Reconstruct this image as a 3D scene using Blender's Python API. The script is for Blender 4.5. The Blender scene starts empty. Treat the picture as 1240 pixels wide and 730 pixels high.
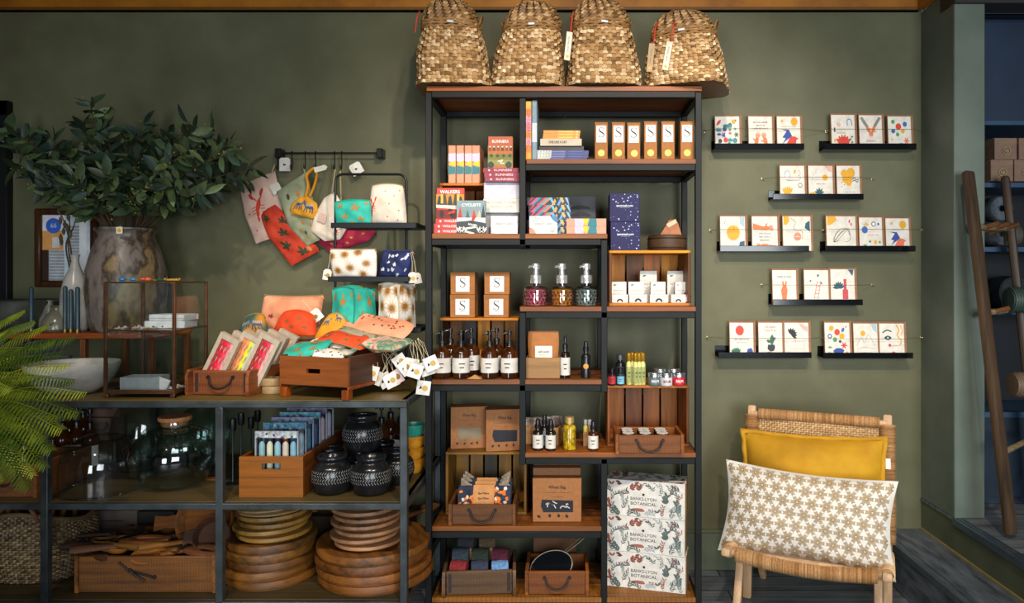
import bpy, bmesh, math, random
from mathutils import Vector, Matrix, Euler
R = random.Random(11)
PI = math.pi
SC = bpy.context.scene
COL = SC.collection
# ---------------------------------------------------------------- camera, world, lights, exposure
VPX, VPY, FPX, HC = 688.0, 335.0, 870.0, 1.375      # vanishing point and focal length in pixels of the 1240x730 frame, eye height
cam_d = bpy.data.cameras.new('camera'); cam = bpy.data.objects.new('camera', cam_d); COL.objects.link(cam)
cam.location = (0, 0, HC); cam.rotation_euler = (PI/2, 0, 0)
cam_d.sensor_width = 36; cam_d.lens = FPX/1240*36
cam_d.shift_x = (620-VPX)/1240; cam_d.shift_y = -(365-VPY)/1240
cam_d.clip_start = .05; SC.camera = cam
SC.view_settings.view_transform = 'Standard'; SC.view_settings.look = 'None'
SC.view_settings.exposure = 0.0; SC.view_settings.gamma = 1; SC.view_settings.use_curve_mapping = False
w = bpy.data.worlds.new('world'); SC.world = w; w.use_nodes = True
w.node_tree.nodes['Background'].inputs[0].default_value = (.62, .72, .85, 1)
w.node_tree.nodes['Background'].inputs[1].default_value = .10

def area(name, loc, target, sx, sy, power, color):
    l = bpy.data.lights.new(name, 'AREA'); l.shape = 'RECTANGLE'; l.size = sx; l.size_y = sy
    l.energy = power; l.color = color; l.spread = math.radians(105)
    o = bpy.data.objects.new(name, l); COL.objects.link(o); o.location = loc
    o.rotation_euler = (Vector(target)-Vector(loc)).to_track_quat('-Z', 'Y').to_euler()
    return o
def spot(name, loc, target, power, color, deg, blend=.6, r=.04):
    l = bpy.data.lights.new(name, 'SPOT'); l.energy = power; l.color = color
    l.spot_size = math.radians(deg); l.spot_blend = blend; l.shadow_soft_size = r
    o = bpy.data.objects.new(name, l); COL.objects.link(o); o.location = loc
    o.rotation_euler = (Vector(target)-Vector(loc)).to_track_quat('-Z', 'Y').to_euler()
    return o
WARM = (1, .87, .72); DAY = (.88, .95, 1)
area('shop_window_light', (1.6, -2.6, 1.6), (1.3, 3.3, 1.0), 2.2, 1.9, 68, DAY)
area('low_fill_light', (-1.3, -2.2, 1.05), (-.9, 3.3, .4), .9, 1.7, 24, DAY)  # added fill from the front left, set low to brighten the lower shelves
spot('ceiling_spot_baskets', (.1, .9, 2.85), (.05, 3.0, 2.2), 62, WARM, 60)
spot('ceiling_spot_shelf', (.3, 1.0, 2.85), (.0, 3.1, 1.0), 120, WARM, 75)
spot('ceiling_spot_table', (-.8, 1.1, 2.85), (-.66, 2.95, 1.0), 125, WARM, 50)
spot('added_spot_vases', (-1.5, .9, 2.85), (-1.55, 2.95, .95), 85, WARM, 38)  # extra unseen spot, added to brighten the vases, bowl and cabinet
spot('ceiling_spot_chair', (1.0, 1.0, 2.85), (.95, 2.8, .5), 110, WARM, 52)
spot('ceiling_spot_cards', (.95, 1.5, 2.85), (.95, 3.38, 1.45), 48, (1, .93, .82), 58)

# ---------------------------------------------------------------- materials
def lin(c): return c/12.92 if c <= .04045 else ((c+.055)/1.055)**2.4
def rgb(c):
    if isinstance(c, str): c = tuple(int(c[i:i+2], 16) for i in (0, 2, 4))
    return tuple(lin(x/255) for x in c[:3])+(1,)
_M = {}
def _base(name):
    m = bpy.data.materials.new(name); m.use_nodes = True
    nt = m.node_tree; b = nt.nodes['Principled BSDF']
    return m, nt, b
def node(nt, t, **kw):
    n = nt.nodes.new(t)
    for k, v in kw.items(): setattr(n, k, v)
    return n
def texco(nt, scale=(1, 1, 1)):
    tc = node(nt, 'ShaderNodeTexCoord'); mp = node(nt, 'ShaderNodeMapping')
    mp.inputs['Scale'].default_value = scale
    nt.links.new(tc.outputs['Object'], mp.inputs[0]); return mp.outputs[0]
def ramp(nt, fac, stops):
    r = node(nt, 'ShaderNodeValToRGB'); e = r.color_ramp.elements
    while len(e) < len(stops): e.new(.5)
    for i, (p, c) in enumerate(stops): e[i].position = p; e[i].color = rgb(c)
    nt.links.new(fac, r.inputs[0]); return r.outputs[0]
def noise(nt, vec, scale, detail=4, rough=.55):
    n = node(nt, 'ShaderNodeTexNoise'); n.inputs['Scale'].default_value = scale
    n.inputs['Detail'].default_value = detail; n.inputs['Roughness'].default_value = rough
    nt.links.new(vec, n.inputs['Vector']); return n.outputs['Fac']
def bump(nt, b, h, strength, dist=.002):
    n = node(nt, 'ShaderNodeBump'); n.inputs['Strength'].default_value = strength; n.inputs['Distance'].default_value = dist
    nt.links.new(h, n.inputs['Height']); nt.links.new(n.outputs[0], b.inputs['Normal'])
def dk(c, f):
    if isinstance(c, str): c = tuple(int(c[i:i+2], 16) for i in (0, 2, 4))
    return tuple(max(0, min(255, x*f)) for x in c)
def pm(c, rough=.6, metal=0, var=.06, sc=30, bmp=0, name=None, spec=.5):
    """plain surface with a little mottling"""
    if not isinstance(c, str): c = '%02x%02x%02x' % tuple(int(x) for x in c)
    k = ('pm', c, rough, metal, var, sc, bmp)
    if k in _M: return _M[k]
    m, nt, b = _base(name or 'surface_'+c)
    v = texco(nt); f = noise(nt, v, sc, 3)
    o = ramp(nt, f, [(.3, dk(c, 1-var)), (.7, dk(c, 1+var))])
    nt.links.new(o, b.inputs['Base Color']); b.inputs['Roughness'].default_value = rough
    b.inputs['Metallic'].default_value = metal; b.inputs['Specular IOR Level'].default_value = spec
    if bmp: bump(nt, b, f, bmp)
    _M[k] = m; return m
def sat(c, k=1.28, v=.86):
    if isinstance(c, str): c = tuple(int(c[i:i+2], 16) for i in (0, 2, 4))
    g = max(c); return '%02x%02x%02x' % tuple(max(0, min(255, int((g-(g-x)*(k if i == 2 else 1.1))*v))) for i, x in enumerate(c[:3]))
def wood(c1, c2, axis=0, sc=1.0, rough=.55, bmp=.4, c3=None, saw=0):
    """streaky wood grain running along local axis"""
    k = ('wood', c1, c2, axis, sc, rough, c3, saw)
    if k in _M: return _M[k]
    m, nt, b = _base('wood_'+c1); c1, c2 = sat(c1), sat(c2); c3 = sat(c3) if c3 else None
    s = [38*sc]*3; s[axis] = 2.2*sc
    f = noise(nt, texco(nt, tuple(s)), 1, 6, .65)
    f2 = noise(nt, texco(nt, tuple(x*.12 for x in s)), 1, 3, .5)
    st = [(.36, c2), (.5, c1), (.64, dk(c1, 1.22))]
    o = ramp(nt, f, st)
    o2 = ramp(nt, f2, [(.38, c3 or dk(c2, .75)), (.56, c1)])
    mx = node(nt, 'ShaderNodeMix', data_type='RGBA'); mx.inputs[0].default_value = .5
    nt.links.new(o, mx.inputs[6]); nt.links.new(o2, mx.inputs[7])
    out = mx.outputs[2]
    if saw:
        wv = node(nt, 'ShaderNodeTexWave'); wv.inputs['Scale'].default_value = saw; wv.inputs['Distortion'].default_value = 5
        wv.bands_direction = 'XYZ'[axis]
        nt.links.new(texco(nt), wv.inputs['Vector'])
        m2 = node(nt, 'ShaderNodeMix', data_type='RGBA', blend_type='MULTIPLY'); m2.inputs[0].default_value = .28
        nt.links.new(out, m2.inputs[6]); nt.links.new(ramp(nt, wv.outputs['Fac'], [(.1, '8a7a70'), (.5, 'ffffff')]), m2.inputs[7]); out = m2.outputs[2]
    nt.links.new(out, b.inputs['Base Color']); b.inputs['Roughness'].default_value = rough
    bump(nt, b, f, bmp, .0015); _M[k] = m; return m
def strand(c1, c2, rough=.55, c3=None):
    """material whose colour varies strand by strand through the 'rnd' face attribute"""
    k = ('strand', c1, c2, c3)
    if k in _M: return _M[k]
    m, nt, b = _base('strand_'+c1)
    at = node(nt, 'ShaderNodeAttribute'); at.attribute_name = 'rnd'
    st = [(0, c2), (.6, c1), (1, c3 or dk(c1, 1.25))]
    o = ramp(nt, at.outputs['Fac'], st)
    f = noise(nt, texco(nt), 160, 3)
    mx = node(nt, 'ShaderNodeMix', data_type='RGBA', blend_type='MULTIPLY'); mx.inputs[0].default_value = .5
    nt.links.new(o, mx.inputs[6]); nt.links.new(ramp(nt, f, [(.3, 'b0a090'), (.6, 'ffffff')]), mx.inputs[7])
    nt.links.new(mx.outputs[2], b.inputs['Base Color']); b.inputs['Roughness'].default_value = rough
    bump(nt, b, f, .3, .001); _M[k] = m; return m
def mottled(cs, sc=8, rough=.5, bmp=.2, stretch=(1, 1, 1), detail=6, dist=.004):
    k = ('mot', tuple(cs), sc, rough, stretch)
    if k in _M: return _M[k]
    m, nt, b = _base('mottled_'+cs[0])
    f = noise(nt, texco(nt, stretch), sc, detail, .6)
    n = len(cs); o = ramp(nt, f, [(.34+.32*i/(n-1), c) for i, c in enumerate(cs)])
    nt.links.new(o, b.inputs['Base Color']); b.inputs['Roughness'].default_value = rough
    if bmp: bump(nt, b, f, bmp, dist)
    _M[k] = m; return m
def glass(c, rough=.0, thin=False, ior=1.45, name='glass'):
    k = ('glass', c, rough, thin, ior)
    if k in _M: return _M[k]
    m, nt, b = _base(name)
    b.inputs['Base Color'].default_value = rgb(c); b.inputs['Roughness'].default_value = rough
    b.inputs['Transmission Weight'].default_value = 1; b.inputs['IOR'].default_value = 1.08 if thin else ior
    if thin:    # thin pane: mix of see-through and gloss
        nt.nodes.remove(b); out = nt.nodes['Material Output']
        t = node(nt, 'ShaderNodeBsdfTransparent'); t.inputs[0].default_value = rgb(c)
        g = node(nt, 'ShaderNodeBsdfGlossy'); g.inputs['Roughness'].default_value = .03
        lw = node(nt, 'ShaderNodeLayerWeight'); pw = node(nt, 'ShaderNodeMath', operation='POWER'); pw.inputs[1].default_value = 3.2; nt.links.new(lw.outputs['Facing'], pw.inputs[0])
        fr = node(nt, 'ShaderNodeMath', operation='MULTIPLY_ADD'); nt.links.new(pw.outputs[0], fr.inputs[0]); f0 = ((ior-1)/(ior+1))**2; fr.inputs[1].default_value = .75; fr.inputs[2].default_value = f0
        mx = node(nt, 'ShaderNodeMixShader'); nt.links.new(fr.outputs[0], mx.inputs[0])
        nt.links.new(t.outputs[0], mx.inputs[1]); nt.links.new(g.outputs[0], mx.inputs[2]); nt.links.new(mx.outputs[0], out.inputs[0])
    _M[k] = m; return m

# ---------------------------------------------------------------- mesh building
def rot(rx=0, ry=0, rz=0): return Euler((math.radians(rx), math.radians(ry), math.radians(rz))).to_matrix().to_4x4()
def mv(x=0, y=0, z=0): return Matrix.Translation((x, y, z))
FRONT = rot(90)                          # 2-D art drawn in xy stands upright facing -Y
_text = {}
def text_data(s, bold=0):
    k = (s, bold)
    if k not in _text:
        cu = bpy.data.curves.new('lettering', 'FONT'); cu.body = s; cu.size = 1; cu.resolution_u = 2; cu.offset = bold
        cu.align_x = 'CENTER'; cu.align_y = 'CENTER'
        o = bpy.data.objects.new('lettering', cu); COL.objects.link(o)
        bpy.context.view_layer.update()
        me = o.evaluated_get(bpy.context.evaluated_depsgraph_get()).to_mesh()
        _text[k] = ([tuple(v.co) for v in me.vertices], [tuple(p.vertices) for p in me.polygons])
        o.evaluated_get(bpy.context.evaluated_depsgraph_get()).to_mesh_clear()
        bpy.data.objects.remove(o); bpy.data.curves.remove(cu)
    return _text[k]
_bev = {}
def bevbox(s, b, seg=1):
    k = (tuple(round(x, 5) for x in s), b, seg)
    if k not in _bev:
        bm = bmesh.new(); bmesh.ops.create_cube(bm, size=1); bmesh.ops.scale(bm, vec=s, verts=bm.verts)
        bmesh.ops.bevel(bm, geom=bm.edges[:], offset=min(b, min(s)*.45), segments=seg, affect='EDGES', profile=.5)
        bm.verts.index_update(); _bev[k] = ([tuple(v.co) for v in bm.verts], [tuple(v.index for v in f.verts) for f in bm.faces]); bm.free()
    return _bev[k]
class MB:
    def __init__(s): s.v = []; s.f = []; s.m = []; s.r = []; s.s = []; s.mats = []; s.T = None
    def mi(s, m):
        if m not in s.mats: s.mats.append(m)
        return s.mats.index(m)
    def add(s, vs, fs, mat, M=None, smooth=False, rnd=0):
        k = len(s.v); i = s.mi(mat)
        if s.T is not None: M = s.T @ M if M is not None else s.T
        if M is None: s.v += [tuple(v) for v in vs]
        else: s.v += [tuple(M @ Vector(v)) for v in vs]
        for f in fs: s.f.append(tuple(k+a for a in f)); s.m.append(i); s.s.append(smooth); s.r.append(rnd)
        return s
    def box(s, c, d, mat, M=None, bev=.001, rnd=0, seg=1):
        if bev: vs, fs = bevbox(d, bev, seg)
        else:
            a, b, e = d[0]/2, d[1]/2, d[2]/2
            vs = [(x, y, z) for x in (-a, a) for y in (-b, b) for z in (-e, e)]
            fs = [(0, 1, 3, 2), (4, 6, 7, 5), (0, 4, 5, 1), (2, 3, 7, 6), (0, 2, 6, 4), (1, 5, 7, 3)]
        T = mv(*c); return s.add(vs, fs, mat, (T @ M) if M is not None else T, rnd=rnd)
    def bx(s, x0, x1, y0, y1, z0, z1, mat, bev=.001):
        return s.box(((x0+x1)/2, (y0+y1)/2, (z0+z1)/2), (abs(x1-x0), abs(y1-y0), abs(z1-z0)), mat, bev=bev)
    def tube(s, pts, r, mat, seg=8, M=None, closed=False, cap=True, flat=1.0, rnd=0):
        pts = [Vector(p) for p in pts]; n = len(pts); vs = []; up = Vector((0, 0, 1)); N = None
        for i, p in enumerate(pts):
            a = pts[(i-1) % n] if (i or closed) else pts[0]; b = pts[(i+1) % n] if (i < n-1 or closed) else pts[-1]
            t = (b-a); t = t.normalized() if t.length > 1e-9 else Vector((0, 0, 1))
            if N is None:
                N = t.cross(up); N = N.normalized() if N.length > 1e-3 else Vector((1, 0, 0))
            N = (N-t*N.dot(t)); N = N.normalized() if N.length > 1e-6 else t.orthogonal().normalized(); B = t.cross(N)
            rr = r[i] if isinstance(r, (list, tuple)) else r
            for j in range(seg):
                an = 2*PI*j/seg; vs.append(p+N*(math.cos(an)*rr)+B*(math.sin(an)*rr*flat))
        fs = [(i*seg+j, i*seg+(j+1) % seg, (i+1)*seg+(j+1) % seg, (i+1)*seg+j) for i in range(n-1) for j in range(seg)]
        if closed: fs += [((n-1)*seg+j, (n-1)*seg+(j+1) % seg, (j+1) % seg, j) for j in range(seg)]
        elif cap: fs += [tuple(range(seg))[::-1], tuple((n-1)*seg+j for j in range(seg))]
        return s.add(vs, fs, mat, M, True, rnd)
    def lathe(s, prof, mat, seg=24, M=None, smooth=True, cap=True, n=2.0, sy=1.0):
        vs = []
        for r, z in prof:
            for j in range(seg):
                a = 2*PI*j/seg; ca, sa = math.cos(a), math.sin(a)
                q = (abs(ca)**n+abs(sa)**n)**(-1/n) if n != 2 else 1
                vs.append((r*ca*q, r*sa*q*sy, z))
        k = len(prof)
        fs = [(i*seg+j, i*seg+(j+1) % seg, (i+1)*seg+(j+1) % seg, (i+1)*seg+j) for i in range(k-1) for j in range(seg)]
        if cap: fs += [tuple(range(seg))[::-1], tuple((k-1)*seg+j for j in range(seg))]
        return s.add(vs, fs, mat, M, smooth)
    def prism(s, poly, t, mat, M=None, smooth=False):
        n = len(poly)
        vs = [(x, y, 0) for x, y in poly]+[(x, y, t) for x, y in poly]
        fs = [tuple(range(n))[::-1], tuple(range(n, 2*n))]+[(i, (i+1) % n, n+(i+1) % n, n+i) for i in range(n)]
        return s.add(vs, fs, mat, M, smooth)
    def flat(s, poly, mat, M=None, z=0): return s.add([(p[0], p[1], z) for p in poly], [tuple(range(len(poly)))], mat, M)
    def grid(s, fn, nu, nv, mat, M=None, closeu=False, smooth=True, rnd=0):
        cu = nu if closeu else nu+1
        vs = [fn(i/nu, j/nv) for j in range(nv+1) for i in range(cu)]
        fs = [(j*cu+i, j*cu+(i+1) % cu, (j+1)*cu+(i+1) % cu, (j+1)*cu+i) for j in range(nv) for i in range(nu)]
        return s.add(vs, fs, mat, M, smooth, rnd)
    def sphere(s, c, r, mat, seg=10, rings=6, sc=(1, 1, 1), M=None):
        T = mv(*c) @ Matrix.Diagonal((sc[0], sc[1], sc[2], 1)); T = (M @ T) if M is not None else T
        return s.lathe([(max(r*math.sin(PI*i/rings), r*.02), -r*math.cos(PI*i/rings)) for i in range(rings+1)], mat, seg, T)
    def text(s, t, size, mat, M=None, bold=0, wid=None):
        vs, fs = text_data(t, bold); sx = size
        if wid:
            xs = [v[0] for v in vs]; sx = wid/max(1e-6, max(xs)-min(xs))
        return s.add([(v[0]*sx, v[1]*size, 0) for v in vs], fs, mat, M)
    def build(s, name, parent=None, loc=None, rz=0, solid=0, sub=0):
        me = bpy.data.meshes.new(name); me.from_pydata(s.v, [], s.f)
        for m in s.mats: me.materials.append(m)
        me.polygons.foreach_set('material_index', s.m); me.polygons.foreach_set('use_smooth', s.s)
        if any(s.r):
            at = me.attributes.new('rnd', 'FLOAT', 'FACE'); at.data.foreach_set('value', [float(x) for x in s.r])
        me.update(); me.set_sharp_from_angle(angle=.72)
        o = bpy.data.objects.new(name, me); COL.objects.link(o)
        if parent is not None: o.parent = parent
        if loc is not None: o.location = loc
        o.rotation_euler = (0, 0, math.radians(rz))
        if solid:
            md = o.modifiers.new('thickness', 'SOLIDIFY'); md.thickness = solid; md.offset = -1
        if sub:
            md = o.modifiers.new('smooth', 'SUBSURF'); md.levels = sub; md.render_levels = sub
        return o
def tag(o, label, cat, group=None):
    o['label'] = label; o['category'] = cat
    if group: o['group'] = group
    return o
def thing(name, label, cat, loc=(0, 0, 0), rz=0, group=None):
    o = bpy.data.objects.new(name, None); COL.objects.link(o); o.location = loc; o.rotation_euler = (0, 0, math.radians(rz))
    o.empty_display_size = .05
    return tag(o, label, cat, group)
def solo(mb, name, label, cat, loc=(0, 0, 0), rz=0, group=None, **k): return tag(mb.build(name, None, loc, rz, **k), label, cat, group)
def struct(mb, name, **k): o = mb.build(name, **k); o['kind'] = 'structure'; return o
def dup(root, loc, rz=None, label=None, scale=None):
    def cp(o, par):
        c = o.copy(); COL.objects.link(c)
        if par is not None: c.parent = par
        for ch in list(o.children): cp(ch, c)
        return c
    r = cp(root, None); r.location = loc
    if rz is not None: r.rotation_euler = (0, 0, math.radians(rz))
    if scale: r.scale = scale if isinstance(scale, tuple) else (scale,)*3
    if label: r['label'] = label
    return r
def X(px, Y): return (px-VPX)*Y/FPX
def Z(py, Y): return HC-(py-VPY)*Y/FPX
def P(px, py, Y): return Vector((X(px, Y), Y, Z(py, Y)))
def disc(r, n=20, x=0, y=0, sy=1): return [(x+r*math.cos(2*PI*i/n), y+r*sy*math.sin(2*PI*i/n)) for i in range(n)]
def leafpoly(x, y, L, ang, w, n=5):
    a = math.radians(ang); c, s = math.cos(a), math.sin(a); up = []; dn = []
    for i in range(n+1):
        t = i/n; h = w*math.sin(PI*min(1, t*.92+.04))**.8
        up.append((t*L, h)); dn.append((t*L, -h))
    q = up+dn[::-1]; return [(x+p*c-k*s, y+p*s+k*c) for p, k in q]
def stroke(pts, w):
    """2-D polyline widened to a ribbon polygon"""
    L = []; Rr = []
    for i, p in enumerate(pts):
        a = pts[max(i-1, 0)]; b = pts[min(i+1, len(pts)-1)]
        dx, dy = b[0]-a[0], b[1]-a[1]; l = math.hypot(dx, dy) or 1; ww = (w[i] if isinstance(w, list) else w)/2
        L.append((p[0]-dy/l*ww, p[1]+dx/l*ww)); Rr.append((p[0]+dy/l*ww, p[1]-dx/l*ww))
    return L, Rr
def ribbon(mb, pts, w, mat, M=None, z=0):
    L, Rr = stroke(pts, w); n = len(L)
    vs = [(x, y, z) for x, y in L+Rr]; fs = [(i, n+i, n+i+1, i+1) for i in range(n-1)]
    return mb.add(vs, fs, mat, M)
def bez(pts, n=10):
    """smooth curve through points (Catmull-Rom)"""
    out = []; k = len(pts)
    for i in range(k-1):
        p0, p1, p2, p3 = pts[max(i-1, 0)], pts[i], pts[i+1], pts[min(i+2, k-1)]
        for j in range(n):
            t = j/n; out.append(tuple(.5*((2*b)+(c-a)*t+(2*a-5*b+4*c-d)*t*t+(3*b-a-3*c+d)*t**3) for a, b, c, d in zip(p0, p1, p2, p3)))
    out.append(tuple(pts[-1])); return out
def letterS(mb, h, mat, M):
    """serif letter S, height h, centred"""
    pts = bez([(.26, .36), (.16, .46), (0, .49), (-.2, .42), (-.25, .26), (-.12, .1), (.12, -.06), (.27, -.24), (.2, -.42), (0, -.49), (-.18, -.45), (-.29, -.32)], 5)
    n = len(pts); w = []
    for i in range(n):
        t = i/(n-1); w.append((.045+.1*math.exp(-((t-.5)/.17)**2))*h)
    pts = [(x*h, y*h) for x, y in pts]
    ribbon(mb, pts, w, mat, M)
    mb.flat([(.235*h, .5*h), (.275*h, .5*h), (.285*h, .26*h), (.25*h, .3*h)], mat, M)
    mb.flat([(-.255*h, -.5*h), (-.295*h, -.5*h), (-.305*h, -.22*h), (-.27*h, -.28*h)], mat, M)
def weave(mb, S, nu, nv, mat, amp, closeu=True, over=.62, wid=.46, k=2, phase=0, uo=0, loopv=False, base=None, rlo=.05):
    """interlaced strands over surface S(u,v) -> point; every strand patch is a small bulged tile"""
    def nrm(u, v):
        e = 1e-3; a = Vector(S(u+e, v))-Vector(S(u-e, v)); b = Vector(S(u, v+e))-Vector(S(u, v-e))
        n = a.cross(b); return n.normalized() if n.length > 1e-12 else Vector((0, 0, 1))
    for j in range(nv):
        rr = R.random()*.25
        for i in range(nu):
            hz = (i+j+phase) % 2 == 0
            cu, cv = (i+.5+uo)/nu, (j+.5)/nv
            du, dv = ((over, wid) if hz else (wid, over)); du /= nu; dv /= nv
            vs = []
            for b in range(k+1):
                for a in range(k+1):
                    s, t = a/k*2-1, b/k*2-1
                    u = cu+s*du; v = cv+t*dv
                    if not closeu: u = min(1, max(0, u))
                    v = min(.9995, max(.0005, v))
                    q = s if hz else t; c = t if hz else s
                    h = amp*((1-q*q)*1.6-.8)+amp*.35*(1-c*c)
                    vs.append(Vector(S(u, v))+nrm(cu, cv)*h)
            fs = [(b*(k+1)+a, b*(k+1)+a+1, (b+1)*(k+1)+a+1, (b+1)*(k+1)+a) for b in range(k) for a in range(k)]
            mb.add(vs, fs, mat, None, True, max(rlo, min(1, R.random()*.8+rr)))
    if base is not None:
        mb.grid(lambda u, v: Vector(S(u, v))-nrm(u, min(max(v, .01), .99))*amp*.9, max(8, nu//2), max(4, nv//2), base, closeu=closeu)
STEEL = pm('101212', .55, 0, .12, 20, spec=.3); BLACK = pm('141416', .45, 0, .1); WHITE = pm('f0ece4', .6)
KRAFT = pm('a86c34', .75, 0, .06, 90); PAPER = pm('e8e2d6', .7); INK = pm('1a1a1c', .6); GOLD = pm('b8924a', .4, .6)
CHROME = pm('dcdee0', .22, .75, .02); STRING = pm('d8c8a4', .9)
# ---------------------------------------------------------------- the room
YW = 3.38
WALLM = mottled(['57563a', '616044', '6c6b4e'], 2.2, .62, .12, detail=5)
def room():
    mb = MB(); mb.bx(-3.6, 1.66, YW, YW+.1, 0, 2.95, WALLM, bev=0); struct(mb, 'wall_back')
    mb = MB(); mb.bx(-3.7, -3.6, -.5, YW+.1, 0, 2.95, pm('3a3a32', .7), bev=0); struct(mb, 'wall_left')
    mus = mottled(['8a500a', 'a6660c', 'b67010'], 5, .5, .1)
    mb = MB(); mb.bx(-3.6, 1.645, YW-.03, YW, 2.618, 2.95, mus, bev=.002); mb.bx(-3.6, 1.64, YW-.034, YW, 2.618, 2.632, pm('6a430e', .5), bev=.002); struct(mb, 'trim_1')
    mb = MB(); mb.bx(1.63, 1.66, 3.09, YW-.03, 2.618, 2.95, mus, bev=.002); struct(mb, 'trim_2')
    g = mottled(['5c6659', '667064', '70796c'], 3, .5, .1)
    mb = MB(); mb.bx(1.66, 1.794, 3.09, YW+.1, .334, 2.62, g, bev=.004); struct(mb, 'wall_right')
    mb = MB(); mb.bx(1.655, 3.2, 3.075, 3.2, 2.547, 2.95, pm('2a2824', .6), bev=.003); struct(mb, 'trim_3')
    mb = MB(); mb.bx(-3.6, 3.2, .2, 4.2, 2.95, 3.0, pm('6e6a60', .8), bev=0); struct(mb, 'ceiling')
    m, nt, b = _base('grey_planks')
    v = texco(nt)
    br = node(nt, 'ShaderNodeTexBrick'); br.inputs['Scale'].default_value = 1
    br.inputs['Brick Width'].default_value = 1.4; br.inputs['Row Height'].default_value = .15; br.inputs['Mortar Size'].default_value = .003
    br.inputs['Color1'].default_value = rgb('82868c'); br.inputs['Color2'].default_value = rgb('6c7076'); br.inputs['Mortar'].default_value = rgb('1c1c1e')
    nt.links.new(v, br.inputs['Vector'])
    f = noise(nt, texco(nt, (3, 40, 40)), 1, 6)
    mx = node(nt, 'ShaderNodeMix', data_type='RGBA', blend_type='MULTIPLY'); mx.inputs[0].default_value = .8
    nt.links.new(br.outputs['Color'], mx.inputs[6]); nt.links.new(ramp(nt, f, [(.3, '707070'), (.7, 'ffffff')]), mx.inputs[7])
    nt.links.new(mx.outputs[2], b.inputs['Base Color']); b.inputs['Roughness'].default_value = .42; bump(nt, b, f, .25)
    mb = MB(); mb.bx(-3.6, 1.66, -.5, YW, -.05, 0, m, bev=0); struct(mb, 'floor')
    m2 = mottled(['3a3e44', '555c64', '68717a'], 9, .4, .2, (3, .6, 3))
    mb = MB(); mb.bx(1.44, 1.66, .6, YW, 0, .19, m2, bev=.003)
    mb.bx(1.436, 1.462, .6, YW-.02, .165, .194, pm('6f7c88', .35, .7), bev=.002); mb.bx(1.475, 1.482, .6, YW-.02, .19, .193, pm('6f7c88', .35, .7), bev=0)
    struct(mb, 'floor')
    pg = mottled(['4a503c', '555b45', '5c634c'], 4, .6, .1)
    mb = MB(); mb.bx(1.66, 3.2, .6, 4.2, -.05, .326, pg, bev=.003); struct(mb, 'wall_step')
    mb = MB(); mb.bx(1.655, 3.2, .6, 4.2, .326, .334, m, bev=0); struct(mb, 'floor')
    mb = MB(); al = pm('6d7f8f', .3, .8)
    for a, b_ in ((1.652, 1.664), (1.672, 1.682), (1.69, 1.698)): mb.bx(a, b_, .6, 3.085, .334, .338, al, bev=0)
    mb.bx(1.65, 1.655, .6, 3.085, .312, .336, al, bev=0); struct(mb, 'trim_4')
    gold = pm('8a7a4a', .7)
    mb = MB(); mb.bx(1.652, 1.66, .6, YW, .19, .198, gold, bev=0); struct(mb, 'trim_5')
    mb = MB(); sk = mottled(['4a503c', '5a604a'], 4, .55, .1)
    mb.bx(-3.6, 1.44, YW-.016, YW, 0, .18, sk, bev=.003); mb.bx(-3.6, 1.44, YW-.02, YW, .175, .19, sk, bev=.003); struct(mb, 'baseboard_back')
    # door at the far left
    d = MB(); x0, x1 = -3.5, -2.61
    bl = pm('0e0e10', .5); d.bx(x1-.07, x1, YW-.04, YW, 0, Z(122, 3.35), bl, .003); d.bx(x0, x1, YW-.04, YW, Z(122, 3.35)-.07, Z(122, 3.35), bl, .003); d.bx(x0, x0+.07, YW-.04, YW, 0, 2.1, bl, .003)
    d.bx(x0+.07, x1-.07, YW-.02, YW, 0, 2.1, pm('17181a', .5), .002)
    dr = struct(d, 'door_1')
    h = MB(); h.tube([(x1-.13, YW-.02, 1.05), (x1-.13, YW-.06, 1.05), (x1-.24, YW-.06, 1.05)], .009, CHROME); h.build('door_handle', dr)
room()

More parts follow.
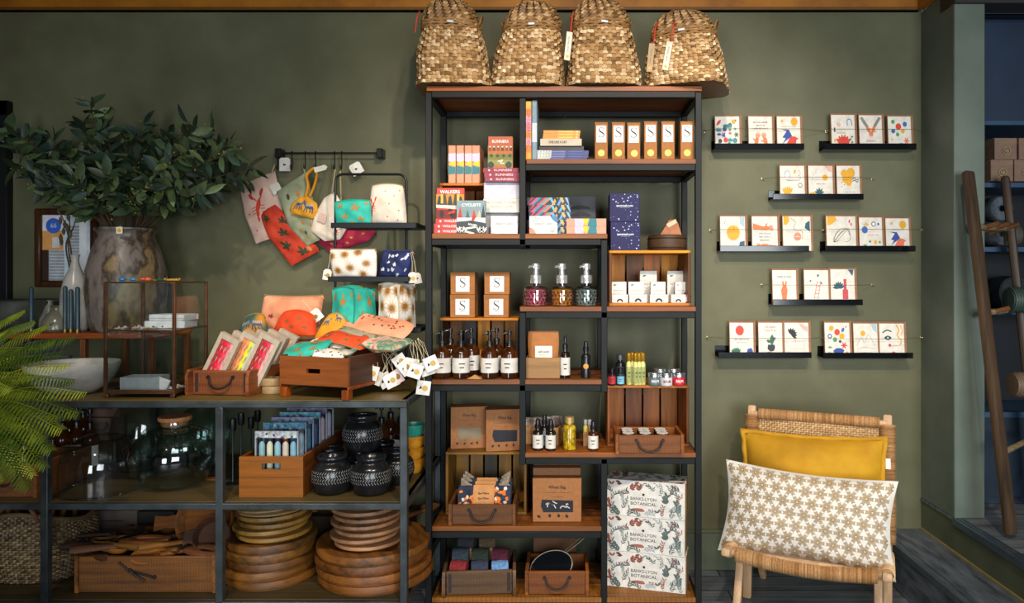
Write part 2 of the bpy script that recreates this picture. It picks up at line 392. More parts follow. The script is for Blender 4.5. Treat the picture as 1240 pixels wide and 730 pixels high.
def bookcase():
    t = thing('bookcase', 'dark navy built-in bookcase in the alcove behind the ladder', 'bookcase', (1.8, 3.3, .334))
    nv = pm('1b2a3d', .5, 0, .1, 6); nb = pm('1f3046', .5, 0, .12, 4); x1 = 1.0
    def q(y): return Z(y, 3.3)-.334
    mb = MB(); mb.bx(0, x1, .33, .35, 0, 2.25, pm('0b1119', .6, 0, .1, 6), 0); mb.build('back_panel', t)
    mb = MB(); mb.bx(.022, x1-.022, .03, .05, q(145)+.001, q(20)-.001, nb, .002); mb.build('cupboard_door', t)
    for a in (0, x1-.02): mb = MB(); mb.bx(a, a+.02, 0, .33, 0, 2.25, pm('111a26', .5)); mb.build('side_panel', t)
    mb = MB(); mb.bx(.02, x1-.02, .004, .02, .03, q(503), pm('152636', .5, 0, .12, 4)); mb.bx(.02, x1-.02, .02, .33, 0, .03, nv); mb.build('base_panel', t)
    for y, th in ((146, .02), (221, .022), (299, .022), (376, .02), (499, .025)):
        mb = MB(); mb.bx(.021, x1-.021, .0, .33, q(y)-th, q(y), pm('34506c', .45, 0, .1, 8)); mb.build('shelf', t)
    mb = MB(); mb.bx(0, x1, 0, .33, q(20), 2.25, nv); mb.build('top_panel', t)
    # boxes with round gold emblem
    def kbox(px, py0, py1, w, lab):
        Y = 3.32; wd = w*Y/FPX; h = (py1-py0)*Y/FPX
        m = MB(); k = pm('8a6c58', .7); m.box((0, wd/2, h/2), (wd, wd, h), k, bev=.002)
        m.box((0, wd/2, h*.86), (wd*1.01, wd*1.01, h*.27), pm('8f715c', .7), bev=.002)
        M = mv(0, -.006, h*.4) @ FRONT; g = pm('e0c890', .3, .7); r = h*.19
        for i in range(20):
            a = 2*PI*i/20; m.flat([(r*math.cos(a), r*math.sin(a)), (r*math.cos(a+.31), r*math.sin(a+.31)), (r*.82*math.cos(a+.31), r*.82*math.sin(a+.31)), (r*.82*math.cos(a), r*.82*math.sin(a))], g, M)
        for q_ in (-.4, 0, .4): m.flat(leafpoly(0, -r*.5, r*1.0, 90+q_*90, r*.16), g, M)
        solo(m, 'gift_box', lab, 'box', (X(px, Y), Y, Z(py1, Y)+.0005), 0, 'brown boxes with gold emblems in the navy bookcase')
    for px, y0, y1, w_, lab in ((1218, 167, 193.3, 27, 'brown kraft box with gold emblem, upper row, nearest the green column'), (1247.5, 167, 193.3, 27, 'brown kraft box with gold emblem, upper row, cut off by the right edge'),
                          (1213.5, 193.4, 219.6, 27, 'brown kraft box with gold emblem, lower row, nearest the green column'), (1242, 193.4, 219.6, 27, 'brown kraft box with gold emblem, lower row, cut off by the right edge')):
        kbox(px, y0, y1, w_, lab)
    def spool(px, py, rpx, Y, ln, mat, lab, inner=True):
        r = rpx*Y/FPX; m = MB(); M = mv(0, 0, r) @ rot(90)
        m.lathe([(r*.3, ln/2), (r*.9, ln/2), (r, ln/2-.008), (r, -ln/2+.008), (r*.9, -ln/2), (r*.3, -ln/2), (r*.3, ln/2)], mat, 28, M, cap=False)
        m.lathe([(r*.3, -ln/2-.001), (r*.3, ln/2+.001), (r*.22, ln/2+.001), (r*.22, -ln/2-.001), (r*.3, -ln/2-.001)], pm('22262a'), 20, M, cap=False)
        solo(m, 'twine_spool', lab, 'spool', (X(px, Y), Y, Z(py, Y)-r))
    gz = pm('5a626a', .8, 0, .15, 90)
    spool(1205, 284, 14, 3.42, .12, gz, 'grey twine spool seen end on behind the ladder rail')
    spool(1206, 253.5, 15, 3.45, .1, gz, 'grey felt roll resting above the spool in the navy bookcase')
    spool(1222, 354, 20, 3.5, .12, pm('2a2c30', .8), 'dark felt roll on the shelf beneath the ladder rung')
    m = MB(); m.lathe([(.04, 0), (.052, .004), (.055, .04), (.05, .075), (.038, .08), (.012, .085), (.012, .08)], strand('8a8072', '5a5348'), 26, mv(0, 0, .055) @ rot(0, 90), n=2)
    solo(m, 'yarn_ball', 'squat roll of brown twine behind the ladder on the third shelf', 'yarn', (X(1215, 3.36), 3.38, Z(299, 3.38)+.0), 0)
    return t
bookcase()

def ladder():
    t = thing('ladder', 'dark wooden ladder with pegs leaning in the alcove by the green column', 'ladder', (0, 0, 0))
    w_ = wood('5e483a', '382a22', 2, 1, .5)
    A0, A1 = P(1224, 648, 2.86), P(1172, 207, 3.02)       # left rail foot and head
    off = Vector((.27, .30, 0))
    B0 = Vector((X(1262, 3.16), 3.16, .336)); B1 = P(1217, 213, 3.24)
    A0.z = .336
    def rail(a, b):
        mb = MB(); d = b-a; mb.box(((a+b)/2), (.054, .034, d.length), w_, d.to_track_quat('Z', 'Y').to_matrix().to_4x4(), bev=.012, seg=2); mb.build('rail', t)
    rail(A0+Vector((0, 0, .012)), A1); rail(B0+Vector((0, 0, .012)), B1)
    lw = wood('b39a80', '8a7058', 0)
    for f in (.84, .60, .22):
        a = A0.lerp(A1, f); b = B0.lerp(B1, f)
        mb = MB(); mb.tube([a, b], .012, lw); mb.build('rung', t)
        if f != .22:
            for k in range(3 if f > .7 else 1):
                p = a.lerp(b, .25+.28*k); d = Vector((.05, -.04, .02))
                mb = MB(); mb.tube([p-d*.9, p+d*.9], [.011, .01], wood('8a5a3a', '6a4028')); mb.build('peg', t)
    # things on the ladder rungs
    Y = 3.1; r = 15*Y/FPX; m = MB(); gm = strand('4f6358', '37453e')
    m.lathe([(r*.3, -.06), (r*.85, -.055), (r, -.04), (r, .04), (r*.85, .055), (r*.3, .06)], gm, 26, mv(0, 0, r) @ rot(0, 90))
    for i in range(9): m.tube([(-.05+i*.0125, r*1.0*math.cos(a), r+r*1.0*math.sin(a)) for a in [k*PI/10 for k in range(20)]], .003, gm, 5, closed=True, rnd=.5)
    solo(m, 'green_yarn_roll', 'green yarn roll on the ladder rung at the right edge', 'yarn', (X(1236, 3.1), 3.1, Z(378, 3.1)))
    r = 14.5*3.1/FPX; m = MB(); bm_ = strand('a08468', '76604a')
    m.lathe([(r*.5, -.07), (r*.9, -.068), (r, -.055), (r*.96, .07), (r*.4, .075)], bm_, 26, mv(0, 0, r) @ rot(0, 90))
    for i in range(11): m.tube([(-.055+i*.0115, r*math.cos(a), r+r*math.sin(a)) for a in [k*PI/10 for k in range(20)]], .0035, bm_, 5, closed=True, rnd=.2+.07*i)
    solo(m, 'twine_roll', 'thick roll of natural jute twine beside the ladder at the right edge', 'twine', (X(1239, 3.1)+.02, 3.1, Z(480, 3.1)))
ladder()
# ---------------------------------------------------------------- tall shelving unit
Y0, Y1 = 2.94, 3.29
def zf(y): return HC-(y-VPY)/(FPX/Y0)
def xf(x): return (x-VPX)*Y0/FPX
LV = {'top': (105, 517, 849), 1: (193, 637, 843), 2: (283, 523, 736), 3: (371, 629, 843), 4: (459, 523, 735), 5: (547, 629, 843), 6: (636, 523, 735), 7: (722, 523, 843)}
ZS = {k: zf(v[0]) for k, v in LV.items()}
def shelving():
    t = thing('shelving_unit', 'tall black steel shelving unit with staggered reclaimed wood shelves', 'shelves', (0, 0, 0))
    fm = STEEL; h = .0128
    zt = zf(121)
    def post(px, za, zb, ys=(Y0, Y1)):
        for y in ys:
            mb = MB(); mb.bx(xf(px)-h, xf(px)+h, y-h, y+h, za, zb, fm, .002); mb.build('post', t)
    post(519.6, 0, zf(112)-.001); post(845.2, 0, zf(112)-.001)
    post(633, ZS[2]-.05, zf(112)-.026); post(633, ZS[5]-.05, ZS[3]-.026)
    post(731.5, ZS[4]-.05, ZS[2]-.026); post(731.5, ZS[7]-.05, ZS[5]-.026)
    cs = ['a25a2c', '905024', 'aa6430', '985428', '844822', 'a25e2e', '905228', 'a46c38']
    for i, (k, (py, a, b)) in enumerate(LV.items()):
        z = ZS[k]; xa, xb = xf(a), xf(b); T = .021
        ends = [519.6 if a < 530 else 633, 845.2 if b > 800 else 731.5]
        if k == 'top':
            xa -= .002; xb += .004
        for s in range(3):          # three planks side by side
            ya = Y0-.012+(Y1-Y0+.02)*s/3; yb = Y0-.012+(Y1-Y0+.02)*(s+1)/3-.002
            mb = MB(); mb.bx(xa+.002, xb-.002, ya, yb, z-T, z, wood(cs[i], '3c2216' if s else '4a2a1a', 0, 1, .5, c3='8f5e38' if s != 1 else '4a2c1c', saw=18 if k == 7 else 0), .002)
            mb.build('shelf_board', t)
        for y in (Y0, Y1):
            mb = MB(); mb.bx(xf(ends[0])+h, xf(ends[1])-h, y-h, y+h, z-T-.0265, z-T-.0005, fm, .002); mb.build('rail', t)
        for e in ends:
            mb = MB(); mb.bx(xf(e)-h+.0005, xf(e)+h-.0005, Y0+h, Y1-h, z-T-.0265, z-T-.0005, fm, .002); mb.build('rail', t)
        mb = MB(); mb.tube([((xa+xb)/2, Y1-.016, z-T-.03), ((xa+xb)/2, Y1-.016, z-T-.02)], .006, pm('55585a', .3, .8)); mb.build('screw', t)
shelving()

def side_crate(name_lab, x0, x1, zb, zt, yf, yb, cols, group=None, gaps=(0,)):
    """shallow wooden crate standing on its side, open to the front, slats at the back"""
    t = thing('wooden_crate', name_lab, 'crate', ((x0+x1)/2, yf, zb), 0, group)
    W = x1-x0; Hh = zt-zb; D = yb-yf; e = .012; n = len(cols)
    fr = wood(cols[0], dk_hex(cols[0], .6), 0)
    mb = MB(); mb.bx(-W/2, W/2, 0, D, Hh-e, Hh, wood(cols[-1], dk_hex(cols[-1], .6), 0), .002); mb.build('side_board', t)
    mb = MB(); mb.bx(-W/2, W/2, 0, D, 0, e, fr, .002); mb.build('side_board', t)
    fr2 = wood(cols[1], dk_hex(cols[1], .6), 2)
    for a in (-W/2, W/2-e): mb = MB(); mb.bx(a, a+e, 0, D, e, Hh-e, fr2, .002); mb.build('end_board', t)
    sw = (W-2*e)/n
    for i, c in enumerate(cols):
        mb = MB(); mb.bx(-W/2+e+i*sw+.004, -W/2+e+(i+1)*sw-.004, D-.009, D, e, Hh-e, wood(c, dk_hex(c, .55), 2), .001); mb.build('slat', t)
    return t
def dk_hex(c, f): return '%02x%02x%02x' % tuple(int(x) for x in dk(c, f))
def brick_crate(lab, loc, W, D, Hh, rz=0, c='96602f', handle=True, curved=False, worn='5a3820', name='brick_mould_crate', group=None):
    """narrow reclaimed crate with thick ends and a bent iron handle on the front"""
    t = thing(name, lab, 'crate', loc, rz, group); e = .013
    w0 = wood(c, worn, 0, 1, .6, .6, saw=30); w1 = wood(dk_hex(c, 1.12), worn, 1, 1, .6)
    mb = MB(); mb.bx(-W/2+e, W/2-e, 0, e, 0, Hh, w0, .003); mb.build('front_board', t)
    mb = MB(); mb.bx(-W/2+e, W/2-e, D-e, D, 0, Hh, w0, .003); mb.build('back_board', t)
    mb = MB(); mb.bx(-W/2+e, W/2-e, e, D-e, 0, .008, w1, 0); mb.build('bottom_board', t)
    for s in (-1, 1):
        mb = MB(); x = s*(W/2-e/2)
        if curved:
            prof = [(-.028, .012), (-.02, -.0), (D+.02, 0), (D+.028, .012), (D+.028, Hh-.02), (D+.015, Hh+.004), (-.015, Hh+.004), (-.028, Hh-.02)]
        else: prof = [(-.004, 0), (D+.004, 0), (D+.004, Hh+.004), (-.004, Hh+.004)]
        M = mv(x-e/2, 0, 0) @ Matrix(((0, 0, 1, 0), (1, 0, 0, 0), (0, 1, 0, 0), (0, 0, 0, 1)))
        mb.prism(prof, e, w1, M); mb.build('end_board', t)
    if curved:
        for s in (-1, 1): mb = MB(); mb.bx(s*(W/2-.03)-.006, s*(W/2-.03)+.006, -.0015, 0, .012, Hh-.01, pm('2a211c', .6), 0); mb.build('iron_strap', t)
    if handle:
        r = W*.17; mb = MB(); pts = [(r*math.cos(a), -.004-.018*math.sin(-a), Hh*.66+r*.8*math.sin(a)) for a in [-PI*i/12 for i in range(13)]]
        pts = [(r*1.15, -.001, Hh*.74)]+pts+[(-r*1.15, -.001, Hh*.74)]
        mb.tube(pts, .0042, pm('35312e', .5, .7), 8)
        for s in (-1, 1): mb.tube([(s*r*1.15, .0, Hh*.74), (s*r*1.15, -.006, Hh*.74)], .007, pm('35312e', .5, .7), 8)
        mb.build('handle', t)
    return t
# crates standing on their sides
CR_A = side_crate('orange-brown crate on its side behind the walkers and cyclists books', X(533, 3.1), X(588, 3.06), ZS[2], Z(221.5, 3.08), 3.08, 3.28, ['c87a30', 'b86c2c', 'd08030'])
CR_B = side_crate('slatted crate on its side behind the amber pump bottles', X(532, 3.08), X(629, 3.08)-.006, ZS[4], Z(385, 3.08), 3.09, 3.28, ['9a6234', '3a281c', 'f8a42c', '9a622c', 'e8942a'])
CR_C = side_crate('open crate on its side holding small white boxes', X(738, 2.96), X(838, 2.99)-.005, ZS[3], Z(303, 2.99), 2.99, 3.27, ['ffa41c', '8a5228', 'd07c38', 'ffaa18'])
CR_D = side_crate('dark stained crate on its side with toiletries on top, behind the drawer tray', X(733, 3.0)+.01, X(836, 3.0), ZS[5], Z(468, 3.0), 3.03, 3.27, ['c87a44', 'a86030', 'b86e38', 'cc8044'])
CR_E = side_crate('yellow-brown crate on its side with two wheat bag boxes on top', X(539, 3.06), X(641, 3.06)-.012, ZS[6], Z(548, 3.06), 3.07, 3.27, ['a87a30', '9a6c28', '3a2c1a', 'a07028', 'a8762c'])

# ---------------------------------------------------------------- boxes with an S label
KB = pm('a4682e', .7, 0, .05, 60)
def s_box(name, lab, px0, px1, py0, py1, Y, D, zb, group, tall=False, jit=0):
    W = (px1-px0)*Y/FPX; Hh = (py1-py0)*Y/FPX
    t = thing(name, lab, 'box', ((X(px0, Y)+X(px1, Y))/2, Y, zb), jit, group)
    mb = MB(); mb.box((0, D/2, Hh/2), (W, D, Hh), KB, bev=.0015); mb.bx(-W/2-.0006, W/2+.0006, -.0006, D+.0006, Hh*.8 if not tall else Hh*.96, Hh+.0008, pm('9a6028', .7), .001); mb.build('carton', t)
    mb = MB()
    if tall: lw, lh, cz = W*.76, Hh*.44, Hh*.69
    else: lw, lh, cz = W*.56, Hh*.7, Hh*.47
    mb.bx(-lw/2, lw/2, -.0016, -.0007, cz-lh/2, cz+lh/2, pm('ece8e2', .5), 0)
    M = mv(0, -.0022, cz+lh*.1) @ FRONT; letterS(mb, lh*.58, INK, M)
    for i in range(2): mb.flat([(-lw*.2, -lh*(.36+.07*i)), (lw*.2, -lh*(.36+.07*i)), (lw*.2, -lh*(.34+.07*i)), (-lw*.2, -lh*(.34+.07*i))], pm('9a9690'), M)
    mb.build('paper_label', t)
    if tall:
        mb = MB(); mb.lathe([(W*.26, 0), (W*.26, .0012)], GOLD, 24, mv(R.uniform(-.05, .05)*W, -.0008, Hh*.19) @ rot(90)); mb.build('gold_sticker', t)
    return t
pos = [(720.3, 736), (741, 756.8), (759.5, 775.3), (780, 795.8), (801, 817), (824, 840)]
for i, (a, b) in enumerate(pos):
    nm = ['leftmost beside the stacked books', 'second from the left in the row', 'third from the left in the row', 'fourth from the left in the row', 'fifth from the left in the row', 'at the right end beside the black post'][i]
    s_box('candle_box', 'tall kraft box with S label, '+nm, a, b, 147 if i < 3 else 146, 193, 2.965+(.01 if i == 2 else 0), .05, ZS[1]+.0005, 'tall S boxes on the upper shelf', True)
for a, b, c_, d_, zb, lab in ((545, 575, 358, 385.5, 0, 'lower left kraft box with S label on the crate above the pump bottles'), (586, 616, 358, 385.5, 0, 'lower right kraft box with S label on the crate above the pump bottles'),
                        (545.5, 575, 331, 358, 1, 'upper left kraft box with S label on top of another'), (586.5, 617, 331, 358, 1, 'upper right kraft box with S label on top of another')):
    Y = 3.10; hh = 27.5*Y/FPX
    s_box('candle_box', lab, a, b, c_, d_, Y, .10, Z(385, 3.08)+.0008+zb*(hh+.0015), 'square S boxes above the pump bottles', jit=R.uniform(-1.5, 1.5))

# ---------------------------------------------------------------- books
def book(lab, loc, rz, W, D, T, cover, art=None, stand=False, name='book', group=None, spine_art=None, cat='book', pages='e6dfce'):
    """lying book: spine faces the front, W long, D deep, T thick. Standing: W wide, D tall, cover to the front"""
    t = thing(name, lab, cat, loc, rz, group); cm = pm(cover, .45, 0, .04); c = .0018; pg = pm(pages, .8, 0, .08, 200)
    if not stand:
        mb = MB(); mb.bx(-W/2+.003, W/2-.003, .003, D-.003, c, T-c, pg, 0); mb.build('page_block', t)
        mb = MB(); mb.bx(-W/2, W/2, 0, D, 0, c, cm, 0); mb.bx(-W/2, W/2, 0, D, T-c, T, cm, 0); mb.bx(-W/2, W/2, -.001, c, 0, T, cm, 0)
        if spine_art: spine_art(mb, W, T, mv(0, -.0018, T/2) @ FRONT)
        mb.build('cover', t)
    else:
        mb = MB(); mb.bx(-W/2+.003, W/2-.002, c, T-c, .003, D-.003, pg, 0); mb.build('page_block', t)
        mb = MB(); mb.bx(-W/2, W/2, 0, c, 0, D, cm, 0); mb.bx(-W/2, W/2, T-c, T, 0, D, cm, 0); mb.bx(-W/2, -W/2+c, 0, T, 0, D, cm, 0)
        if art: art(mb, W, D, mv(0, -.0008, 0) @ FRONT)
        mb.build('cover', t)
    return t
def spine_text(txt, col='f2e8e0', k=.55, x=.1, wid=.55, extra=None):
    def f(mb, W, T, M):
        mb.text(txt, T*k*1.25, pm(col, .5), M @ mv(W*x-W*.02, 0, 0), .012, wid=W*wid)
        mb.flat(disc(T*.22, 10, -W*.33), pm(col, .5), M)
        if extra: extra(mb, W, T, M)
    return f
def rect(x0, y0, x1, y1): return [(x0, y0), (x1, y0), (x1, y1), (x0, y1)]
def art_walkers(mb, W, D, M):
    mb.flat(rect(-W*.5, D*.42, W*.5, D*.8), pm('c9852a'), M, .0002)
    for x, h, c in ((-.38, .3, '2e3a36'), (-.2, .38, '48423a'), (0, .3, '2f3a3a'), (.2, .36, '3f3f38'), (.38, .28, '2c3634')): mb.flat([(W*(x-.1), D*.44), (W*(x+.1), D*.44), (W*x+.004, D*(.44+h)), (W*x-.004, D*(.44+h))], pm(c), M, .0004)
    for x in (-.3, .28): mb.flat(rect(W*x-.004, D*.5, W*x+.006, D*.8), pm('e8b040'), M, .0006)
    mb.flat([(-W*.5, D*.36), (W*.5, D*.3), (W*.5, D*.42), (-W*.5, D*.46)], pm('ded0c0'), M, .0008)
    mb.flat(rect(-W*.5, 0, W*.5, D*.3), pm('7c221c'), M, .0002)
    for x, y in ((-.3, .1), (.0, .16), (.3, .1), (.1, .04)): mb.flat(leafpoly(W*x, D*y-.01, .035, 90, .009), pm('2a2a26'), M, .0006)
    mb.flat([(-W*.1, D*.14), (W*.18, D*.2), (W*.2, D*.29), (-W*.05, D*.22)], pm('c83a28'), M, .001)
    mb.text('WALKERS', D*.15, pm('f6efe6'), M @ mv(0, D*.87, .0008), .02, wid=W*.72)
def art_cyclists(mb, W, D, M):
    mb.flat(rect(-W*.5, D*.4, W*.5, D), pm('7c9498'), M, .0002)
    for x, c, h in ((-.38, 'c23a36', .38), (-.12, '44606a', .25), (.1, 'c8403a', .3), (.28, 'd8b090', .25), (.42, '2e4046', .42)): mb.flat([(W*(x-.09), D*.46), (W*(x+.08), D*.46), (W*x, D*(.46+h))], pm(c), M, .0004)
    mb.flat([(-W*.5, D*.36), (0, D*.4), (W*.5, D*.32), (W*.5, D*.48), (-W*.5, D*.48)], pm('e6e2da'), M, .0006)
    mb.flat(rect(-W*.5, 0, W*.5, D*.36), pm('39454a'), M, .0004)
    ribbon(mb, bez([(-W*.1, D*.3), (W*.2, D*.22), (-W*.3, D*.12), (W*.1, 0)], 5), .008, pm('d8d2c8'), M, .0007)
    for x in (-.4, -.25, .3, .42):
        for a in (60, 90, 120): mb.flat(leafpoly(W*x, .004, .026, a, .004), pm('e9e4da'), M, .001)
    for x in (-.02, .07):
        for i in range(10):
            a = 2*PI*i/10; mb.flat([(W*x+.007*math.cos(a), D*.33+.007*math.sin(a)), (W*x+.007*math.cos(a+.63), D*.33+.007*math.sin(a+.63)), (W*x+.005*math.cos(a+.63), D*.33+.005*math.sin(a+.63)), (W*x+.005*math.cos(a), D*.33+.005*math.sin(a))], INK, M, .0012)
    mb.flat(leafpoly(W*.02, D*.36, .03, 60, .006), pm('b83030'), M, .0014)
    mb.text('CYCLISTS', D*.12, pm('f4f0e8'), M @ mv(0, D*.86, .001), .02, wid=W*.66)
def art_runners(mb, W, D, M):
    mb.flat(rect(-W*.5, 0, W*.5, D*.72), pm('b4692e'), M, .0002)
    for y, c in ((.28, '6d7a34'), (.1, '8a8c4a')): mb.flat(rect(-W*.5, D*y, W*.5, D*(y+.16)), pm(c), M, .0004)
    for i in range(6): x = -.42+.17*i; mb.flat([(W*(x-.07), D*.55), (W*(x+.07), D*.55), (W*(x+.02), D*.73), (W*(x-.02), D*.73)], pm('6a3434' if i % 2 else '8a4038'), M, .0005); mb.flat(disc(W*.035, 8, W*x, D*.68), pm('e8dcc8'), M, .0008)
    for i in range(4): mb.flat(disc(W*.07, 10, W*(-.36+.25*i), D*.4), pm('3a4a2a'), M, .0007)
    ribbon(mb, bez([(-W*.1, D*.22), (W*.1, D*.26), (W*.0, D*.18), (W*.16, D*.16)], 5), .004, pm('e8e0d0'), M, .0008)
    for x in (-.38, .34): mb.flat(leafpoly(W*x, 0, D*.22, 90, .014), pm('2c4440'), M, .0009)
    mb.text('RUNNERS', D*.13, pm('f4e8dc'), M @ mv(0, D*.84, .0008), .02, wid=W*.66)
def stack(n, px0, px1, py_bot, th, Y, zb, cover, sp, lab, group, D=.2, **k):
    W = (px1-px0)*Y/FPX; out = []
    pn = ['bottom', 'second from bottom', 'third from bottom', 'fourth from bottom', 'top'] if n > 2 else ['bottom', 'top']
    for i in range(n):
        nm = 'top' if i == n-1 else pn[i]
        out.append(book(lab % nm, ((X(px0, Y)+X(px1, Y))/2+R.uniform(-.005, .005), Y, zb+i*(th+.0004)), R.uniform(-1.2, 1.2), W, D, th, cover, spine_art=sp, group=group, **k))
    return out
# walkers, cyclists, runners
z2 = ZS[2]+.0005
ws = stack(3, 527, 561, 284, .0205, 2.955, z2, 'c23a34', spine_text('WALKERS', x=.12, wid=.6), 'red book with WALKERS on its spine, %s of its stack', 'stacked red walkers books', D=.17)
book('red walkers book standing upright on the red stack', ((X(529.5, 3.0)+X(563, 3.0))/2, 2.975, z2+.063), 0, 33.5*2.98/FPX, .128, .018, 'c8382c', art_walkers, True, group=None)
book('grey-blue cyclists book standing upright beside the red stack', (X(570.8, 2.95), 2.945, z2), 0, 35*2.95/FPX, .136, .018, '47565a', art_cyclists, True)
# peach books on the crate
zc = Z(221.5, 3.08)+.0008
def peach_spine(mb, W, T, M, up=False):
    # drawn along x from left to right: lilac, yellow, teal patches
    s = T
    mb.flat([(-.02*W-.26*W, -s/2), (-.08*W, -s/2), (-.02*W, s/2), (-.3*W, s/2)], pm('c8c4de'), M, .0002)
    mb.flat([(-.1*W, s/2), (.06*W, s/2), (.0*W, -s/2), (-.04*W, -s*.2)], pm('dcc92a'), M, .0004)
    mb.flat([(.03*W, -s/2), (.27*W, -s/2), (.25*W, s/2), (.08*W, s/2)], pm('2f7f88'), M, .0006)
for i, (a, b) in enumerate(((543.2, 551.6), (553, 561.6), (563, 571.3), (572, 580.8))):
    Y = 3.09; Wd = (b-a)*Y/FPX; D = 45.5*Y/FPX; t = thing('book', 'peach book with yellow and teal spine, '+['leftmost of the four', 'second of the four', 'third of the four', 'rightmost of the four']
                                                          [i]+' standing on the crate', 'book', ((X(a, Y)+X(b, Y))/2, Y, zc), 0, 'peach books standing on the crate')
    mb = MB(); mb.bx(-Wd/2+.002, Wd/2-.002, .003, .148, .002, D-.002, pm('e6dfce', .8), 0); mb.build('page_block', t)
    mb = MB(); pc = pm('e2926e', .5); mb.bx(-Wd/2, Wd/2, 0, .002, 0, D, pc, 0)
    for s in (-1, 1): mb.bx(s*Wd/2-.001, s*Wd/2+.001, 0, .15, 0, D, pc, 0)
    peach_spine(mb, D, Wd, mv(0, -.0008, D/2) @ FRONT @ rot(0, 0, -90)); mb.build('cover', t)
# right stack: white boxed sets with runners books on top
def white_box(lab, px0, px1, py0, py1, Y, zb, col, txt=None, D=.15):
    W = (px1-px0)*Y/FPX; Hh = (py1-py0)*Y/FPX; mb = MB()
    mb.box((0, D/2, Hh/2), (W, D, Hh), pm(col, .5), bev=.0015)
    if txt:
        M = mv(0, -.0008, Hh/2) @ FRONT
        for i, s in enumerate(txt): mb.text(s, Hh*.2, pm('8a857c'), M @ mv(0, Hh*(.22-.3*i), 0), 0, wid=W*(.62 if i else .8))
    solo(mb, 'gift_box', lab, 'box', ((X(px0, Y)+X(px1, Y))/2, Y, zb), 0, None); return zb+Hh+.0005
zz = white_box('pale grey gift box at the bottom under the runners books', 586, 628, 258, 284, 3.02, z2, 'aaa8aa')
zz = white_box('cream lettered gift box in the middle of the pile under the runners books', 585, 629, 241, 258, 3.0, zz, 'd8d4c8', ['HOLIDAY WISHES', 'OUR SCENTED COLLECTION'])
zz = white_box('lilac-white plain gift box directly under the runners books', 586, 629, 221, 241, 3.01, zz, 'c4c2d0')
rs = stack(3, 586, 629, 220, .0185, 2.99, zz, '8a2038', spine_text('RUNNERS', 'eac8cc', x=.08, wid=.5), 'dark red book with RUNNERS on its spine, %s of its stack', 'stacked dark red runners books', D=.17)
book('brown and green runners book standing upright on the dark red stack', (X(605.5, 3.0), 3.01, zz+.0575), 0, 30*3.0/FPX, .134, .02, 'b5552e', art_runners, True)
def sign_card(lab, px0, px1, Y, art):
    W = (px1-px0)*Y/FPX; Hh = 21.5*Y/FPX; mb = MB(); mb.T = rot(-4)
    mb.bx(-W/2, W/2, 0, .003, 0, Hh, pm('e6e2da', .5), 0); M = mv(0, -.0006, 0) @ FRONT
    mb.text('HENDLEY CAREW', Hh*.17, pm('6a6660'), M @ mv(0, Hh*.55, 0), .015, wid=W*.66)
    for i in range(2): mb.text('FINE GIFTS  AND  FRAGRANCE', Hh*.08, pm('a8a49c'), M @ mv(0, Hh*(.38-.1*i), 0), 0, wid=W*.5)
    art(mb, W, Hh, M); solo(mb, 'sign_card', lab, 'sign', ((X(px0, Y)+X(px1, Y))/2, Y, z2+.0002), 0, None)
def art_a(mb, W, Hh, M):
    mb.flat([(-W/2, 0), (-W/2+.02, 0), (-W/2, .014)], pm('c8c2c0'), M, .0002); mb.flat([(W/2, Hh), (W/2-.03, Hh), (W/2, Hh*.5)], pm('d4cfd4'), M, .0002)
def art_b(mb, W, Hh, M):
    mb.flat([(W/2, Hh), (W/2-.03, Hh), (W/2-.022, Hh*.82), (W/2-.01, Hh*.68), (W/2, Hh*.6)], pm('4a84b8'), M, .0002)
    mb.flat([(-W/2, 0), (-W/2+.028, 0), (-W/2+.02, Hh*.2), (-W/2+.01, Hh*.32), (-W/2, Hh*.36)], pm('c88a70'), M, .0002)
    for x, y in ((-.38, .85), (-.3, .88), (-.22, .84), (-.36, .72), (-.26, .74), (.28, .1), (.34, .16), (.4, .1), (.33, .05), (.42, .2)): mb.flat(leafpoly(W*x, Hh*y, .006, R.uniform(0, 180), .0018), INK, M, .0004)
sign_card('white gift set sign card propped before the pale boxes', 594.5, 626.5, 2.945, art_a)
sign_card('white sign card with blue and terracotta corners before the patterned books', 641, 675, 2.945, art_b)
# patterned books
def pat_spine(mb, W, T, M):
    cs = ['c8384a', '24364a', 'd8506a', '3a84b0', '2c4a5a', 'd83c58', '4aa0a0', 'e07a50', '2a3c50', '6ab0d8', 'e8a040', '28344a', '5aa0d0', 'e8a850', '30405a', '8ab8d8']
    n = len(cs); sk = T*1.1
    for i, c in enumerate(cs):
        a = -W/2+W*i/n; b = -W/2+W*(i+1)/n
        def cl(v): return max(-W/2, min(W/2, v))
        d = sk if i < 9 else (-sk*.5 if i % 2 else sk*.5)
        mb.flat([(cl(a-d/2), -T/2), (cl(b-d/2), -T/2), (cl(b+d/2), T/2), (cl(a+d/2), T/2)], pm(c), M, .0001+.00005*i)
stack(5, 639, 690, 283, .0305, 3.0, z2, '28303c', pat_spine, 'multicoloured swirl-patterned box book, %s of its stack', 'swirl-patterned books', D=.16)
def tagbit(): pass
for i in range(2):
    Y = 2.965; W = (734-686)*Y/FPX; T = .0315
    book('peach book with yellow and teal spine lying flat, '+['lower', 'upper'][i]+' of the two', ((X(686, Y)+X(734, Y))/2, Y, z2+i*(T+.0006)), 0, W, .15, T, 'e0967a', spine_art=peach_spine, group='peach books lying flat')
Y = 3.2; m = MB(); W = 37*Y/FPX; Hh = 50*Y/FPX; m.box((0, .01, Hh/2), (W, .02, Hh), pm('34343a', .5), bev=.001)
for i, zc_ in enumerate((.68, .5, .32, .04)):
    r = W*(.34 if i < 3 else .38); sy = (.5, .6, .8, 1.3)[i]; m.flat([(r*math.cos(PI*k/14), zc_*Hh+r*sy*.7*math.sin(PI*k/14)) for k in range(15)], pm('1c1a1a'), mv(0, -.0008-.0002*i, 0) @ FRONT)
